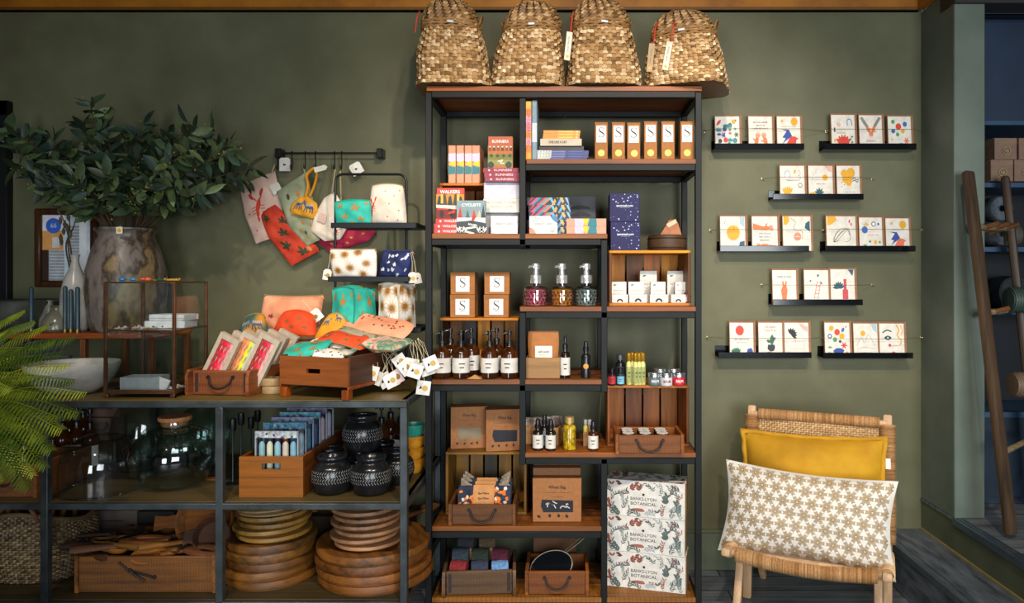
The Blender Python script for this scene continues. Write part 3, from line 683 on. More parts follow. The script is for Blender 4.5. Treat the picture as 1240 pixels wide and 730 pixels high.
m.flat(rect(-.0012, .02*Hh, .0012, .85*Hh), pm('5a3020'), mv(0, -.002, 0) @ FRONT)
solo(m, 'print_box', 'dark grey box printed with half-moon leaf shapes behind the peach books', 'box', (X(703, Y), Y, z2))
# starry boxes on crate C
zcC = Z(303, 2.99)+.0008
for i in range(2):
    Y = 2.995; W = 36*Y/FPX; Hh = 34.4*Y/FPX; rr = random.Random(3)
    t = MB(); nv = pm('1a1550', .65, 0, .1, 12); t.box((0, .06, Hh/2), (W, .12, Hh), nv, bev=.001)
    M = mv(0, -.0006, 0) @ FRONT
    for k in range(34):
        x, y = rr.uniform(-.47, .47)*W, rr.uniform(.04, .96)*Hh
        if abs(y/Hh-.55) < .1 and abs(x/W) < .3: continue
        t.flat(disc(rr.choice([.0009, .0012, .0022, .003]), 8, x, y), pm('c8cce8'), M)
    ML = Matrix(((0, 0, -1, -W/2-.0006), (-1, 0, 0, .06), (0, 1, 0, 0), (0, 0, 0, 1)))
    for k in range(30): t.flat(disc(rr.choice([.0009, .0015, .0024]), 8, rr.uniform(-.055, .055), rr.uniform(.04, .96)*Hh), pm('c8cce8'), ML)
    t.text('spacemasks.com', .013, pm('e6e6f2'), M @ mv(0, Hh*.56, .0003), .02, wid=W*.56); t.text('self heating eye mask', .005, pm('b8b8d0'), M @ mv(0, Hh*.49, .0003), 0, wid=W*.3)
    solo(t, 'starry_box', 'navy star-speckled box, '+('lower, resting on the crate' if not i else 'upper of the two'), 'box', (X(757+.4*(1-i), Y)-.002*i, Y, zcC+i*(Hh+.0006)), 0, 'starry navy boxes')
# cask with a kraft wrapped wedge
Y = 3.08; m = MB(); r = 24*Y/FPX
cw = wood('5a3e2e', '34241c', 0, 1, .6)
m.lathe([(r*.92, 0), (r*.98, .012), (r, .03), (r*.96, .062), (r*.9, .066), (r*.88, .06)], cw, 28)
t = thing('wooden_cask_lid', 'round dark wooden tub on the crate beside the starry boxes', 'tub', (X(808, Y), Y, zcC)); m.build('tub_body', t)
m = MB()
for z_ in (.012, .052): m.tube([(r*1.0*math.cos(a), r*1.0*math.sin(a), z_) for a in [2*PI*k/28 for k in range(28)]], .002, pm('3a3634', .5, .6), 6, closed=True)
m.build('hoop', t)
m = MB(); prof = [(-.045, 0), (.045, 0), (.03, .05), (.02, .066), (-.01, .06), (-.02, .04)]
m.prism(prof, .05, pm('a8673e', .6, 0, .12), mv(0, .025, 0) @ FRONT); m.prism([(-.02, .045), (.02, .066), (.025, .05), (-.01, .03)], .052, pm('d8c4a0', .8), mv(0, .026, 0) @ FRONT)
solo(m, 'leather_wedge', 'tan wedge-shaped leather holder resting on the round tub', 'holder', (X(811, 3.07), 3.06, zcC+.0665))
# shelf 1 books
z1 = ZS[1]+.0005
t = thing('book', 'tall orange and yellow spined book standing against the post', 'book', (X(640, 2.955), 2.955, z1)); W = 6.6*2.955/FPX; D = 71*2.955/FPX
mb = MB(); mb.bx(-W/2+.002, W/2-.002, .003, .165, .002, D-.002, pm('e6dfce', .8), 0); mb.build('page_block', t)
mb = MB(); sc = ['e8a030', 'e07c3a', 'e0a8b0', 'e09038', 'd88898', 'dca4b8', 'e08438', 'e8b040']
for i, c in enumerate(sc): mb.bx(-W/2, W/2, 0, .002, D*i/8, D*(i+1)/8, pm(c), 0)
for s in (-1, 1): mb.bx(s*W/2-.001, s*W/2+.001, 0, .168, 0, D, pm('e09a50'), 0)
mb.text('SLOW FLAVOUR KITCHEN', W*.8, pm('b03a4a'), mv(0, -.0006, D*.55) @ FRONT @ rot(0, 0, -90), .01, wid=D*.6); mb.build('cover', t)
t = thing('book', 'tall grey-blue spined book with white band beside the orange one', 'book', (X(647.3, 2.955), 2.955, z1)); W = 5.6*2.955/FPX; D = 72*2.955/FPX
mb = MB(); mb.bx(-W/2+.002, W/2-.002, .003, .165, .002, D-.002, pm('e6dfce', .8), 0); mb.build('page_block', t)
mb = MB(); mb.bx(-W/2, W/2, 0, .002, 0, D, pm('7f97a2'), 0); mb.bx(-W/2, W/2, -.0006, 0, D*.3, D*.62, pm('c8ced4'), 0)
for s in (-1, 1): mb.bx(s*W/2-.001, s*W/2+.001, 0, .168, 0, D, pm('7f97a2'), 0)
mb.build('cover', t)
def blue_spine(mb, W, T, M):
    mb.flat(rect(-W*.5, -T*.5, -W*.2, T*.5), pm('c8ccc8'), M, .0002)
    for i in range(5): mb.flat(disc(T*.25, 6, -W*(.46-.055*i)), pm('8a8e7a'), M, .0004)
    mb.flat(rect(-W*.19, -T*.34, W*.06, T*.34), pm('7a7eb0'), M, .0002); mb.flat(rect(W*.12, -T*.2, W*.38, T*.2), pm('5a68a0'), M, .0002)
stack(4, 647.5, 711.5, 193, .0098, 2.965, z1, '2a3878', blue_spine, 'thin blue and white spined book, %s of its stack', 'thin blue books', D=.18)
zb = z1+4*.0103
book('black book lying between the blue stack and the cream book', (X(680, 2.97), 2.97, zb), .5, 54*2.97/FPX, .17, .0175, '17171a', spine_art=lambda mb, W, T, M: mb.text('the last letter', T*.7, pm('7a2a24'), M @ mv(-W*.25, 0, 0), 0, wid=W*.3))
zb += .018
book('cream book reading ONE LINE A DAY', (X(679.3, 2.96), 2.96, zb), 0, 50*2.96/FPX, .16, .0285, 'c4b49c', spine_art=lambda mb, W, T, M: mb.text('ONE LINE A DAY', T*.5, INK, M @ mv(-W*.08, 0, 0), .02, wid=W*.44))
zb += .029
def or_spine(mb, W, T, M): mb.flat(rect(-W*.1, -T*.3, W*.3, T*.3), pm('ecc060'), M, .0002); mb.flat(disc(T*.3, 8, W*.42), pm('f0e0c0'), M, .0002)
for i in range(3): book('orange spined book, '+['bottom', 'middle', 'top'][i]+' of the three above the cream book', (X(679.6+.4*i, 2.965), 2.965, zb+i*.0118), R.uniform(-1, 1), 44.5*2.96/FPX, .14, .0113, 'e89028', spine_art=or_spine, group='orange spined books')
# ---------------------------------------------------------------- bottles and jars on the tall shelf
LBL = pm('e0dad0', .6)
def lab_band(mb, r, z0, z1, M=None, mat=LBL, arc=150, lines=2, txt=None, rot0=0):
    n = 12; a0 = math.radians(-90-arc/2+rot0); da = math.radians(arc)
    vs = [((r+.0006)*math.cos(a0+da*i/n), (r+.0006)*math.sin(a0+da*i/n), z) for z in (z0, z1) for i in range(n+1)]
    mb.add(vs, [(i, i+1, n+2+i, n+1+i) for i in range(n)], mat, M, True)
    hh = z1-z0
    for k in range(lines):
        zc = z0+hh*(.62-.25*k); w = .35-.1*k
        vs = [((r+.001)*math.cos(-PI/2+w*(i/4*2-1)+math.radians(rot0)), (r+.001)*math.sin(-PI/2+w*(i/4*2-1)+math.radians(rot0)), z) for z in (zc-hh*.035, zc+hh*.035) for i in range(5)]
        mb.add(vs, [(i, i+1, 6+i, 5+i) for i in range(4)], INK, M)
def pump_head(t, r, z, mat, h=.05, nm='pump'):
    mb = MB(); mb.lathe([(r*.42, z), (r*.42, z+h*.28), (r*.36, z+h*.32), (r*.16, z+h*.34), (r*.13, z+h*.7), (r*.3, z+h*.72), (r*.3, z+h*.92), (r*.24, z+h)], mat, 16)
    mb.tube([(0, 0, z+h*.84), (-r*.55, -.006, z+h*.84), (-r*.78, -.009, z+h*.74)], [r*.14, r*.11, r*.09], mat, 8); mb.build(nm, t)
AMB = glass('6a3008', .03, name='amber_glass')
def amber_bottle(lab, px, Y, z, wpx=21, hpx=57, liquid='2a1206'):
    r = wpx*Y/FPX/2; Hh = hpx*Y/FPX; t = thing('pump_bottle', lab, 'bottle', (X(px, Y), Y, z), R.uniform(-14, 14), 'amber pump bottles')
    b = Hh*.62
    mb = MB(); mb.lathe([(r*.9, 0), (r, .004), (r, b*.82), (r*.93, b*.91), (r*.7, b*.98), (r*.42, b*1.04), (r*.36, b*1.1)], mottled(['180d07', '4a240a', '241208'], 11, .08, 0, (1, 1, .5)), 28); mb.build('bottle_body', t)
    mb = MB(); lab_band(mb, r, b*.2, b*.7, arc=170); mb.build('paper_label', t)
    pump_head(t, r*.9, b*1.1, pm('17171a', .3), Hh-b*1.1)
    return t
z4 = ZS[4]+.0005
wh = ['far left front', 'second from the left in front', 'third from the left in front', 'right front beside the post', 'rear left', 'rear left-centre', 'rear right']
for i, (px, Y) in enumerate(((535.5, 2.975), (558.3, 2.975), (592.8, 2.975), (617, 2.975), (545.5, 3.055), (570.5, 3.055), (601.5, 3.055))):
    amber_bottle('amber glass pump bottle with cream label, '+wh[i], px, Y, z4)
mb = MB(); k = pm('c08a50', .8); mb.add([(-.03, 0, 0), (.028, -.01, 0), (.034, .03, .001), (-.02, .04, .001), (0, .012, .016)], [(0, 1, 4), (1, 2, 4), (2, 3, 4), (3, 0, 4)], k); mb.bx(-.03, .03, 0, .03, 0, .002, k, 0)
solo(mb, 'folded_ticket', 'folded kraft paper ticket lying before the amber bottles', 'ticket', (X(575, 2.95), 2.945, z4))
# cut glass soap pumps
z3 = ZS[3]+.0005
for px, cg, lab in ((649, 'b06a78', 'rose pink cut-glass soap pump'), (680.5, 'b08028', 'amber cut-glass soap pump, middle of three'), (710, '7a8480', 'clear grey cut-glass soap pump')):
    Y = 2.99; r = 14.3*Y/FPX; t = thing('soap_dispenser', lab, 'soap pump', (X(px, Y), Y, z3), 0, 'cut glass soap pumps')
    mb = MB(); hb = 27*Y/FPX
    gm = glass('%02x%02x%02x' % tuple(int(185+.27*int(cg[i:i+2], 16)) for i in (0, 2, 4)), thin=True, ior=2.3)
    mb.lathe([(r*.92, 0), (r*.98, .003), (r, .008), (r, hb*.74), (r*.97, hb*.8), (r*.8, hb*.86), (r*.38, hb*.9), (r*.36, hb*1.02)], gm, 36)
    for k in range(4):
        for a_ in range(18):
            a = 2*PI*(a_+.5*(k % 2))/18; mb.sphere((r*math.cos(a), r*math.sin(a), hb*(.14+.16*k)), r*.1, gm, 6, 4, (1, 1, 1.2))
    mb.build('bottle_body', t)
    mb = MB(); mb.lathe([(r*.88, .004), (r*.9, hb*.7), (r*.6, hb*.76), (.002, hb*.765)], pm(cg, .2, 0, .4, 140), 28, cap=False); mb.build('liquid', t)
    mb = MB(); cz = hb*1.1; cz -= .008; mb.lathe([(r*.5, cz), (r*.5, cz+.03), (r*.44, cz+.034), (r*.24, cz+.036), (r*.24, cz+.056), (r*.36, cz+.058), (r*.36, cz+.078), (r*.3, cz+.082)], CHROME, 20)
    mb.tube([(0, 0, cz+.07), (-r*.5, -.03, cz+.07), (-r*.56, -.034, cz+.064)], .0045, CHROME, 8); mb.build('pump', t)
# white boxes in crate C
zc3 = ZS[3]+.0125
CW = pm('d8d4cc', .6)
def small_white(lab, px0, px1, py0, py1, Y, D, z, lean=0, moon=False, lines=True, name='small_box'):
    W = (px1-px0)*Y/FPX; Hh = (py1-py0)*Y/FPX; mb = MB(); mb.T = rot(lean)
    mb.box((0, D/2, Hh/2), (W, D, Hh), CW, bev=.001); M = mv(0, -.0007, 0) @ FRONT
    if moon: r = W*.2; mb.flat([(r*math.cos(a), Hh*.12+r*math.sin(a)) for a in [PI*k/10 for k in range(11)]], INK, M); mb.flat([(r*.5*math.cos(a), Hh*.12+r*.5*math.sin(a)) for a in [PI*k/8 for k in range(9)]], CW, M, .0003)
    else:
        mb.flat(leafpoly(-W*.36, Hh*.83, W*.22, 10, W*.05), pm('4a7a70'), M)
        mb.text('hand cream', Hh*.11, pm('8a8a86'), M @ mv(W*.03, Hh*.58, 0), 0, wid=W*.7)
        for i in range(4): mb.flat(rect(-W*.34+.003*i, Hh*(.44-.08*i), W*(.36-.03*i), Hh*(.45-.08*i)), pm('a4a29c'), M)
    return solo(mb, name, lab, 'box', ((X(px0, Y)+X(px1, Y))/2, Y, z), R.uniform(-3, 3), 'small white cosmetics boxes')
od = ['leftmost', 'second from left', 'third from left', 'rightmost']
for i, (a, b) in enumerate(((741, 760.5), (762, 783.5), (787, 809), (812.5, 830.5))):
    small_white('low white box with dark half-moon mark, %s in its row' % od[i], a, b, 361, 371, 3.0, .045, zc3, 0, True)
for i, (a, b) in enumerate(((740, 758.5), (761, 779.5), (788, 806), (817.5, 831))):
    small_white('upright white cosmetics box with lettering, %s in the middle row' % od[i], a, b, 345, 370, 3.055, .04, zc3)
for i, (a, b) in enumerate(((775, 795.5), (808, 828))):
    small_white('tall white cosmetics box, %s of the rear pair' % ['left', 'right'][i], a, b, 332.5, 370, 3.12, .04, zc3)
mb = MB(); mb.lathe([(.015, 0), (.016, .003), (.016, .03), (.014, .033), (.014, .045)], pm('6a3438', .3), 18); lab_band(mb, .016, .006, .026, mat=pm('c8a8b0'))
solo(mb, 'small_jar', 'small dusky pink jar at the right end inside the crate', 'jar', (X(834, 3.02)-.006, 3.02, zc3))
# S4 right: tray with coffee pouch, bottles
t = thing('pine_box', 'pale pine display box holding a kraft pouch', 'box', (X(657.5, 2.96), 2.96, z4)); W = 41*2.96/FPX; Hh = 25*2.96/FPX; D = .1; pn = wood('c69a72', 'a87e58', 0, .8, .6)
for nm, b in (('front_board', (-W/2, W/2, 0, .006, 0, Hh)), ('back_board', (-W/2, W/2, D-.006, D, 0, Hh)), ('bottom_board', (-W/2+.006, W/2-.006, .006, D-.006, 0, .006)), ('end_board', (-W/2, -W/2+.006, .006, D-.006, 0, Hh)), ('end_board', (W/2-.006, W/2, .006, D-.006, 0, Hh))):
    m = MB(); m.bx(*b, pn, .001); m.build(nm, t)
def pouch(lab, px0, px1, py0, hgt, Y, z, c='ac6c34', label=True, name='kraft_pouch', rz=0):
    W = (px1-px0)*Y/FPX; t = thing(name, lab, 'pouch', ((X(px0, Y)+X(px1, Y))/2, Y, z), rz); T = .034
    def S(u, v):
        x = (u-.5)*W*(1-.03*math.sin(v*PI)); th = T/2*(1-v**2.5)+.001
        return x, th, v
    mb = MB()
    for s in (-1, 1): mb.grid(lambda u, v, s=s: ((u-.5)*W*(1-.04*math.sin(v*PI*2)), T/2+s*(T/2*math.sin(PI*min(1, max(0, u)))**.4*(1-v**3)+.0008)+.012*v, v*hgt), 10, 8, pm(c, .7, 0, .07, 25))
    mb.build('pouch_body', t)
    if label:
        mb = MB(); mb.bx(-W*.27, W*.3, -.0022, -.0012, hgt*.4, hgt*.68, pm('e8e2d4', .6), 0); mb.T = mv(0, 0, 0); M = mv(W*.015, -.0026, hgt*.55) @ FRONT
        mb.text('self seeds', hgt*.07, INK, M, .01, wid=W*.36); mb.text('wild flower mix', hgt*.035, pm('8a857c'), M @ mv(0, -hgt*.07, 0), 0, wid=W*.3); mb.build('paper_label', t)
    return t
pouch('kraft paper pouch with white label standing in the pine box', 639.5, 676, 401, .185, 2.975, z4+.0065)
def bottle(name, lab, px, Y, z, rpx, hb, hneck, hcap, mat, capmat, label=None, lc=None, cap='spray', group=None):
    r = rpx*Y/FPX; t = thing(name, lab, 'bottle', (X(px, Y), Y, z), R.uniform(-10, 10), group); q = Y/FPX; hb *= q; hneck *= q; hcap *= q
    mb = MB(); mb.lathe([(r*.9, 0), (r, .002), (r, hb*.88), (r*.85, hb*.96), (r*.5, hb), (r*.45, hb+hneck)], mat, 22); mb.build('bottle_body', t)
    mb = MB(); z0 = hb+hneck
    if cap == 'spray': mb.lathe([(r*.62, z0), (r*.62, z0+hcap*.4), (r*.5, z0+hcap*.45), (r*.42, z0+hcap*.95), (r*.3, z0+hcap)], capmat, 18)
    elif cap == 'drop': mb.lathe([(r*.55, z0), (r*.55, z0+hcap*.35), (r*.3, z0+hcap*.4), (r*.32, z0+hcap*.85), (r*.18, z0+hcap)], capmat, 18)
    elif cap == 'roll': mb.lathe([(r*.8, z0), (r*.85, z0+.001), (r*.85, z0+hcap), (r*.7, z0+hcap+.001)], capmat, 16)
    else: mb.lathe([(r*.75, z0), (r*.75, z0+hcap), (r*.65, z0+hcap+.001)], capmat, 18)
    mb.build('cap', t)
    if label:
        mb = MB()
        if label == 'round':
            mb.lathe([(r*.55, 0), (r*.55, .002)], lc, 20, mv(0, -r-.0006, hb*.5) @ rot(90))
        else: lab_band(mb, r, hb*.12, hb*.78, mat=lc, arc=150)
        mb.build('paper_label', t)
    return t
BG = pm('1d1512', .12, 0, .2); BK = pm('15161a', .25)
bottle('dropper_bottle', 'slim dark dropper bottle with oval white label beside the pine box', 684.3, 2.975, z4, 6, 32, 3, 16, BG, BK, 'b', LBL, 'drop')
bottle('spray_bottle', 'black spray bottle with round gold label', 709.5, 2.98, z4, 5.8, 29, 3, 12, BK, BK, 'round', pm('d8902a', .4), 'spray')
# toiletries on crate D
zD = Z(468, 3.0)+.0008
bottle('roller_bottle', 'tiny bottle with red label at left end on the crate', 741, 3.04, zD, 4.6, 14, 1, 5, pm('3a1c20', .2), BK, 'b', pm('b8303a'), 'flat')
bottle('tonic_bottle', 'black bottle with dark label standing behind the red and blue ones', 751, 3.1, zD, 6.0, 26, 2, 6, BK, pm('55585c', .3, .5), 'b', pm('2c2a30'), 'flat')
bottle('roller_bottle', 'tiny bottle with pale blue label', 751.5, 3.04, zD, 4.6, 14, 1, 5, pm('26303a', .2), BK, 'b', pm('6fb0c8'), 'flat')
YG = glass('c8c040', .05, ior=1.2, name='yellow_glass')
rb = bottle('perfume_roller', 'slim yellow glass perfume roller with gold cap, in the cluster on the crate', 761.5, 3.05, zD, 3.2, 28, 1, 9, pm('b4b26a', .1, 0, .25, 60), pm('c89a30', .25, .7), 'b', pm('9aa060'), 'roll', 'yellow perfume rollers')
k = 0
for px, Y in ((766, 3.06), (769.5, 3.04), (774, 3.045), (778.5, 3.05), (764, 3.09), (771, 3.09), (776, 3.1)):
    k += 1; dup(rb, (X(px, Y), Y, zD), R.uniform(0, 40))
def tin(lab, px, Y, z, rpx, hpx, body, rz=0, lidc=None):
    r = rpx*Y/FPX; Hh = hpx*Y/FPX; t = thing('balm_tin', lab, 'tin', (X(px, Y), Y, z), rz, 'balm tins')
    mb = MB(); mb.lathe([(r*.95, 0), (r, .002), (r, Hh*.68), (r*.98, Hh*.7)], pm(body, .3), 26); 
    vs = r; lab_band(mb, r, Hh*.12, Hh*.6, mat=pm(body, .3), lines=0, arc=100)
    mb.text('BALM', Hh*.3, pm('f0ece6' if body != 'd0ccd0' else '7a2a2a'), mv(0, -r-.001, Hh*.36) @ FRONT, .02, wid=r*1.1); mb.build('tin_body', t)
    mb = MB(); mb.lathe([(r*1.03, Hh*.68), (r*1.04, Hh*.96), (r*.98, Hh)], lidc or pm('b8bcc0', .25, .9), 26); mb.build('lid', t)
tin('round tin with grey-green label, left of three in front', 792.3, 3.04, zD, 7.6, 15, '5d6c70'); tin('round tin with white label, middle of three in front', 806.7, 3.03, zD, 7.6, 15, 'd0ccd0'); tin('round tin with red label, right of three in front', 821.8, 3.04, zD, 7.6, 15, 'c82434')
tin('round tin behind the grey-green and white tins', 799, 3.11, zD, 7.4, 17, '7a8080'); tin('round tin behind the white and red tins', 815.5, 3.11, zD, 7.4, 17, '8a8484')
# drawer tray of jars
z5 = ZS[5]+.0005
xa, xb = X(745, 2.93), X(827, 2.93)
trW = xb-xa; DT = .17
bt = brick_crate('shallow reclaimed wood tray with iron handle holding white-lidded jars', ((xa+xb)/2, 2.905, z5), trW, DT, .075, 0, 'a05e30', worn='6a3c22')
k = 0
for r_ in range(3):
    for c_ in range(3):
        t = thing('cream_jar', 'white-lidded black jar, %s of the %s row in the tray' % (['left', 'middle', 'right'][c_], ['front', 'middle', 'back'][r_]), 'jar', ((xa+xb)/2-.075+.07*c_-.008, 2.905+.045+.04*r_, z5+.0085), 0, 'white-lidded jars in the tray')
        mb = MB(); mb.lathe([(.024, 0), (.026, .003), (.026, .055), (.024, .057)], BK, 22); mb.build('jar_body', t)
        mb = MB(); mb.lathe([(.0265, .055), (.0265, .064), (.025, .066)], BK, 22); mb.lathe([(.0238, .0662), (.0238, .0670)], pm('dcdcd8', .4), 22); mb.build('lid', t)
# S5 left bits
t = thing('pine_box', 'pale wooden box of wrapped cotton pads behind the small bottles', 'box', (X(656, 3.06), 3.06, z5), -12); W = .145; Hh = .075; D = .1
for nm, b in (('front_board', (-W/2, W/2, 0, .006, 0, Hh)), ('back_board', (-W/2, W/2, D-.006, D, 0, Hh*1.1)), ('bottom_board', (-W/2+.006, W/2-.006, .006, D-.006, 0, .006)), ('end_board', (-W/2, -W/2+.006, .006, D-.006, 0, Hh)), ('end_board', (W/2-.006, W/2, .006, D-.006, 0, Hh))):
    m = MB(); m.bx(*b, pn, .001); m.build(nm, t)
for i in range(4):
    m = MB(); W = .05; m.grid(lambda u, v: ((u-.5)*W+.004*math.sin(v*9+i), .004*math.sin(7*u+i)+.012*math.sin(PI*u)*math.sin(PI*v), v*.1), 8, 8, mottled(['8a6a58', 'b09a88', 'd8ccc0'], 30, .15, .5), smooth=False)
    solo(m, 'cellophane_packet', 'crinkled clear packet of brown pads, %s in the pale box' % ['leftmost', 'second from left', 'third from left', 'rightmost'][i], 'packet', (X(640+10.5*i, 3.08)+.008, 3.085+.012*i-.011*i*0, z5+.012), -12+R.uniform(-6, 6), 'cellophane packets', solid=.002)
bottle('spray_bottle', 'small dark spray bottle with white label, far left on its shelf', 651.3, 2.975, z5, 6.3, 24, 2, 11, BG, BK, 'b', LBL, 'spray')
bottle('spray_bottle', 'small dark spray bottle with white label, second of the front pair', 667, 2.97, z5, 6.3, 24, 2, 11, BG, BK, 'b', LBL, 'spray')
bottle('spray_bottle', 'dark spray bottle hidden behind the front pair', 659.5, 3.02, z5, 5.8, 26, 2, 11, BG, BK, 'b', pm('8a9aa8'), 'spray')
t = bottle('oil_bottle', 'clear bottle of yellow botanical oil with gold cap', 689.7, 2.985, z5, 7.6, 30, 2, 7, mottled(['3a3a10', 'a88a18', 'd8b830'], 60, .08, 0), pm('c8a468', .4, .5), None, None, 'flat')
bottle('spray_bottle', 'brown spray bottle with white label standing right of the yellow oil', 718.3, 2.97, z5, 6.2, 23, 2, 10, pm('3c2010', .12, 0, .2), BK, 'b', LBL, 'spray')
t = thing('pine_stand', 'small pine block holding two rollers behind the brown spray bottle', 'stand', (X(711, 3.02), 3.03, z5)); m = MB(); m.bx(-.016, .016, 0, .03, 0, .058, pn); m.build('wood_block', t)
bottle('perfume_roller', 'gold capped roller bottle in the small pine block, left', 709, 3.04, z5+.0585, 2.6, 8, 1, 6, pm('c8b44a', .2), pm('d8d8d8', .3, .5), None, None, 'roll')
bottle('perfume_roller', 'silver capped roller bottle in the small pine block, right', 714, 3.04, z5+.0585, 2.6, 8, 1, 6, pm('7a6a5a', .2), pm('dadada', .3, .5), None, None, 'roll')
# S6: wheat bag boxes
WK = pm('a0683a', .75, 0, .06, 70)
def wheat_box(lab, px0, px1, py0, py1, Y, z, D, rz=0, pat='zebra', win=True, c=WK):
    W = (px1-px0)*Y/FPX; Hh = (py1-py0)*Y/FPX; t = thing('wheat_bag_box', lab, 'box', ((X(px0, Y)+X(px1, Y))/2, Y, z), rz, 'kraft wheat bag boxes')
    mb = MB(); mb.box((0, D/2, Hh/2), (W, D, Hh), c, bev=.0015)
    M = mv(0, -.0007, 0) @ FRONT
    mb.text('Wheat Bag', Hh*.1, INK, M @ mv(0, Hh*.8, 0), .015, wid=W*.36)
    mb.text('lavender scented heat pack', Hh*.035, pm('5a3a24'), M @ mv(0, Hh*.68, 0), 0, wid=W*.6); mb.text('microwave', Hh*.035, pm('5a3a24'), M @ mv(0, Hh*.58, 0), 0, wid=W*.2)
    for i in range(4): mb.flat(leafpoly(W*(-.34+.19*i), Hh*.1, W*.08, R.uniform(30, 150), W*.028), INK, M)
    mb.build('carton', t)
    mb = MB(); ww, wh_, cz = W*.66, Hh*.29, Hh*.37
    pl = [(x+ww*0, y) for x, y in [(-ww/2+.01, cz-wh_/2), (ww/2, cz-wh_/2), (ww/2, cz+wh_/2-.004), (-ww/2+.004, cz+wh_/2), (-ww/2, cz)]]
    base = {'zebra': '1c1f2c', 'dark': '24242e', 'grey': '8a7a60'}[pat]; mb.flat(pl, pm(base, .7), mv(0, -.0010, 0) @ FRONT)
    if pat == 'zebra':
        for k_, (x, y, a, l) in enumerate([(-.3, .1, 70, .3), (-.1, .3, -50, .5), (.1, .0, 40, .5), (.28, .25, -30, .35), (-.35, .32, 20, .4), (.3, .05, 100, .3), (0, .38, 160, .3)]):
            pts = bez([(ww*x, cz+wh_*(y-.2)), (ww*x+ww*.08*math.cos(math.radians(a)), cz+wh_*(y-.2)+wh_*.3*math.sin(math.radians(a))), (ww*x+ww*.2*math.cos(math.radians(a-25)), cz+wh_*(y-.2)+.3*wh_*math.sin(math.radians(a-25)))], 4)
            pts = [(min(ww/2-.003, max(-ww/2+.006, p[0])), min(cz+wh_/2-.004, max(cz-wh_/2+.002, p[1]))) for p in pts]
            ribbon(mb, pts, .004, pm('d4cabc'), mv(0, -.0013, 0) @ FRONT)
    mb.build('window', t); return t
z6 = ZS[6]+.0005; zE = Z(548, 3.06)+.0008
wheat_box('wheat bag box with grey window on the crate, left', 546, 590, 497, 547.5, 3.13, zE, .085, 9, 'grey')
wheat_box('wheat bag box with dark window on the crate, right and turned', 588.5, 634, 497, 547.5, 3.085, zE, .085, 10, 'dark')
wheat_box('front wheat bag box with black and white zebra window', 645, 704, 578.5, 631, 2.98, z6, .05, 0)
wheat_box('plain kraft wheat bag box standing behind the zebra one', 645.5, 703, 571, 631, 3.035, z6, .05, 0, c=pm('8a5c3a', .75, 0, .06, 70))
wheat_box('kraft wheat bag box standing rearmost behind the zebra one', 646, 702.5, 566, 631, 3.09, z6, .05, 0, c=pm('7a4e30', .75, 0, .06, 70))
# eye pillow tray
bt = brick_crate('wooden tray with iron handle filled with eye pillows', ((X(543, 2.95)+X(625, 2.95))/2, 2.945, z6), 81*2.95/FPX, .2, .082, 0, '84502a', worn='54331c')
def eye_pillow(lab, x, y, z, lean, sd):
    rr = random.Random(sd); t = thing('eye_pillow', lab, 'eye pillow', (x, y, z), 0, 'eye pillows in the tray'); t.rotation_euler[0] = math.radians(lean); W, Hh = .22, .11
    cols = ['e0701c', '1c2434', 'd8d4c8', 'e88028', '202a3a']
    mb = MB()
    def S(u, v, s=1): e = (math.sin(PI*u)**.5)*(math.sin(PI*v)**.5); return ((u-.5)*W, s*-.016*e+.004*math.sin(u*16), v*Hh)
    for s in (1, -1): mb.grid(lambda u, v, s=s: S(u, v, s), 18, 8, pm('2a3040', .8, 0, .2))
    for k_ in range(46):
        u, v = rr.choice([rr.uniform(.05, .33), rr.uniform(.67, .95)]), rr.uniform(.08, .9); c = cols[rr.randrange(5)] if v > .55 else cols[rr.choice([0, 0, 2, 3])]
        p = [S(min(.99, max(.01, u+.035*math.cos(a)*rr.uniform(.6, 1.3))), min(.98, max(.02, v+.075*math.sin(a)*rr.uniform(.6, 1.3)))) for a in [2*PI*q/7 for q in range(7)]]
        ctr = S(u, v); vs = [(ctr[0], ctr[1]-.0025-.00002*k_, ctr[2])]+[(q[0], q[1]-.0018-.00002*k_, q[2]) for q in p]
        mb.add(vs, [(0, q, q % 7+1) for q in range(1, 8)], pm(c, .8))
    mb.build('pillow', t)
    mb = MB(); mb.grid(lambda u, v: (-.044+.088*u, -.021*math.sin(PI*(.08+.84*v))**.4, v*Hh), 3, 8, pm('c88a50', .7)); M = mv(0, -.0225, Hh*.5) @ FRONT
    mb.text('Eye Pillow', .012, INK, M, .02, wid=.045); mb.text('Eye Pillow', .010, INK, M @ mv(0, .02, 0), .02, wid=.045); mb.build('kraft_band', t)
    for s in (-1, 1): mb = MB(); mb.grid(lambda u, v, s=s: (s*(.06+.04*u), .004, Hh-.004+.026*v*(.4+u)), 4, 3, pm('8a7a68', .3, 0, .2, 80)); mb.build('wrapper', t)
cx = (X(543, 2.95)+X(625, 2.95))/2
for i in range(3): eye_pillow('orange and navy eye pillow in kraft band, %s in the tray' % ['front', 'middle', 'rearmost'][i], cx, 2.99+.055*i, z6+.035, -22, 5+i)
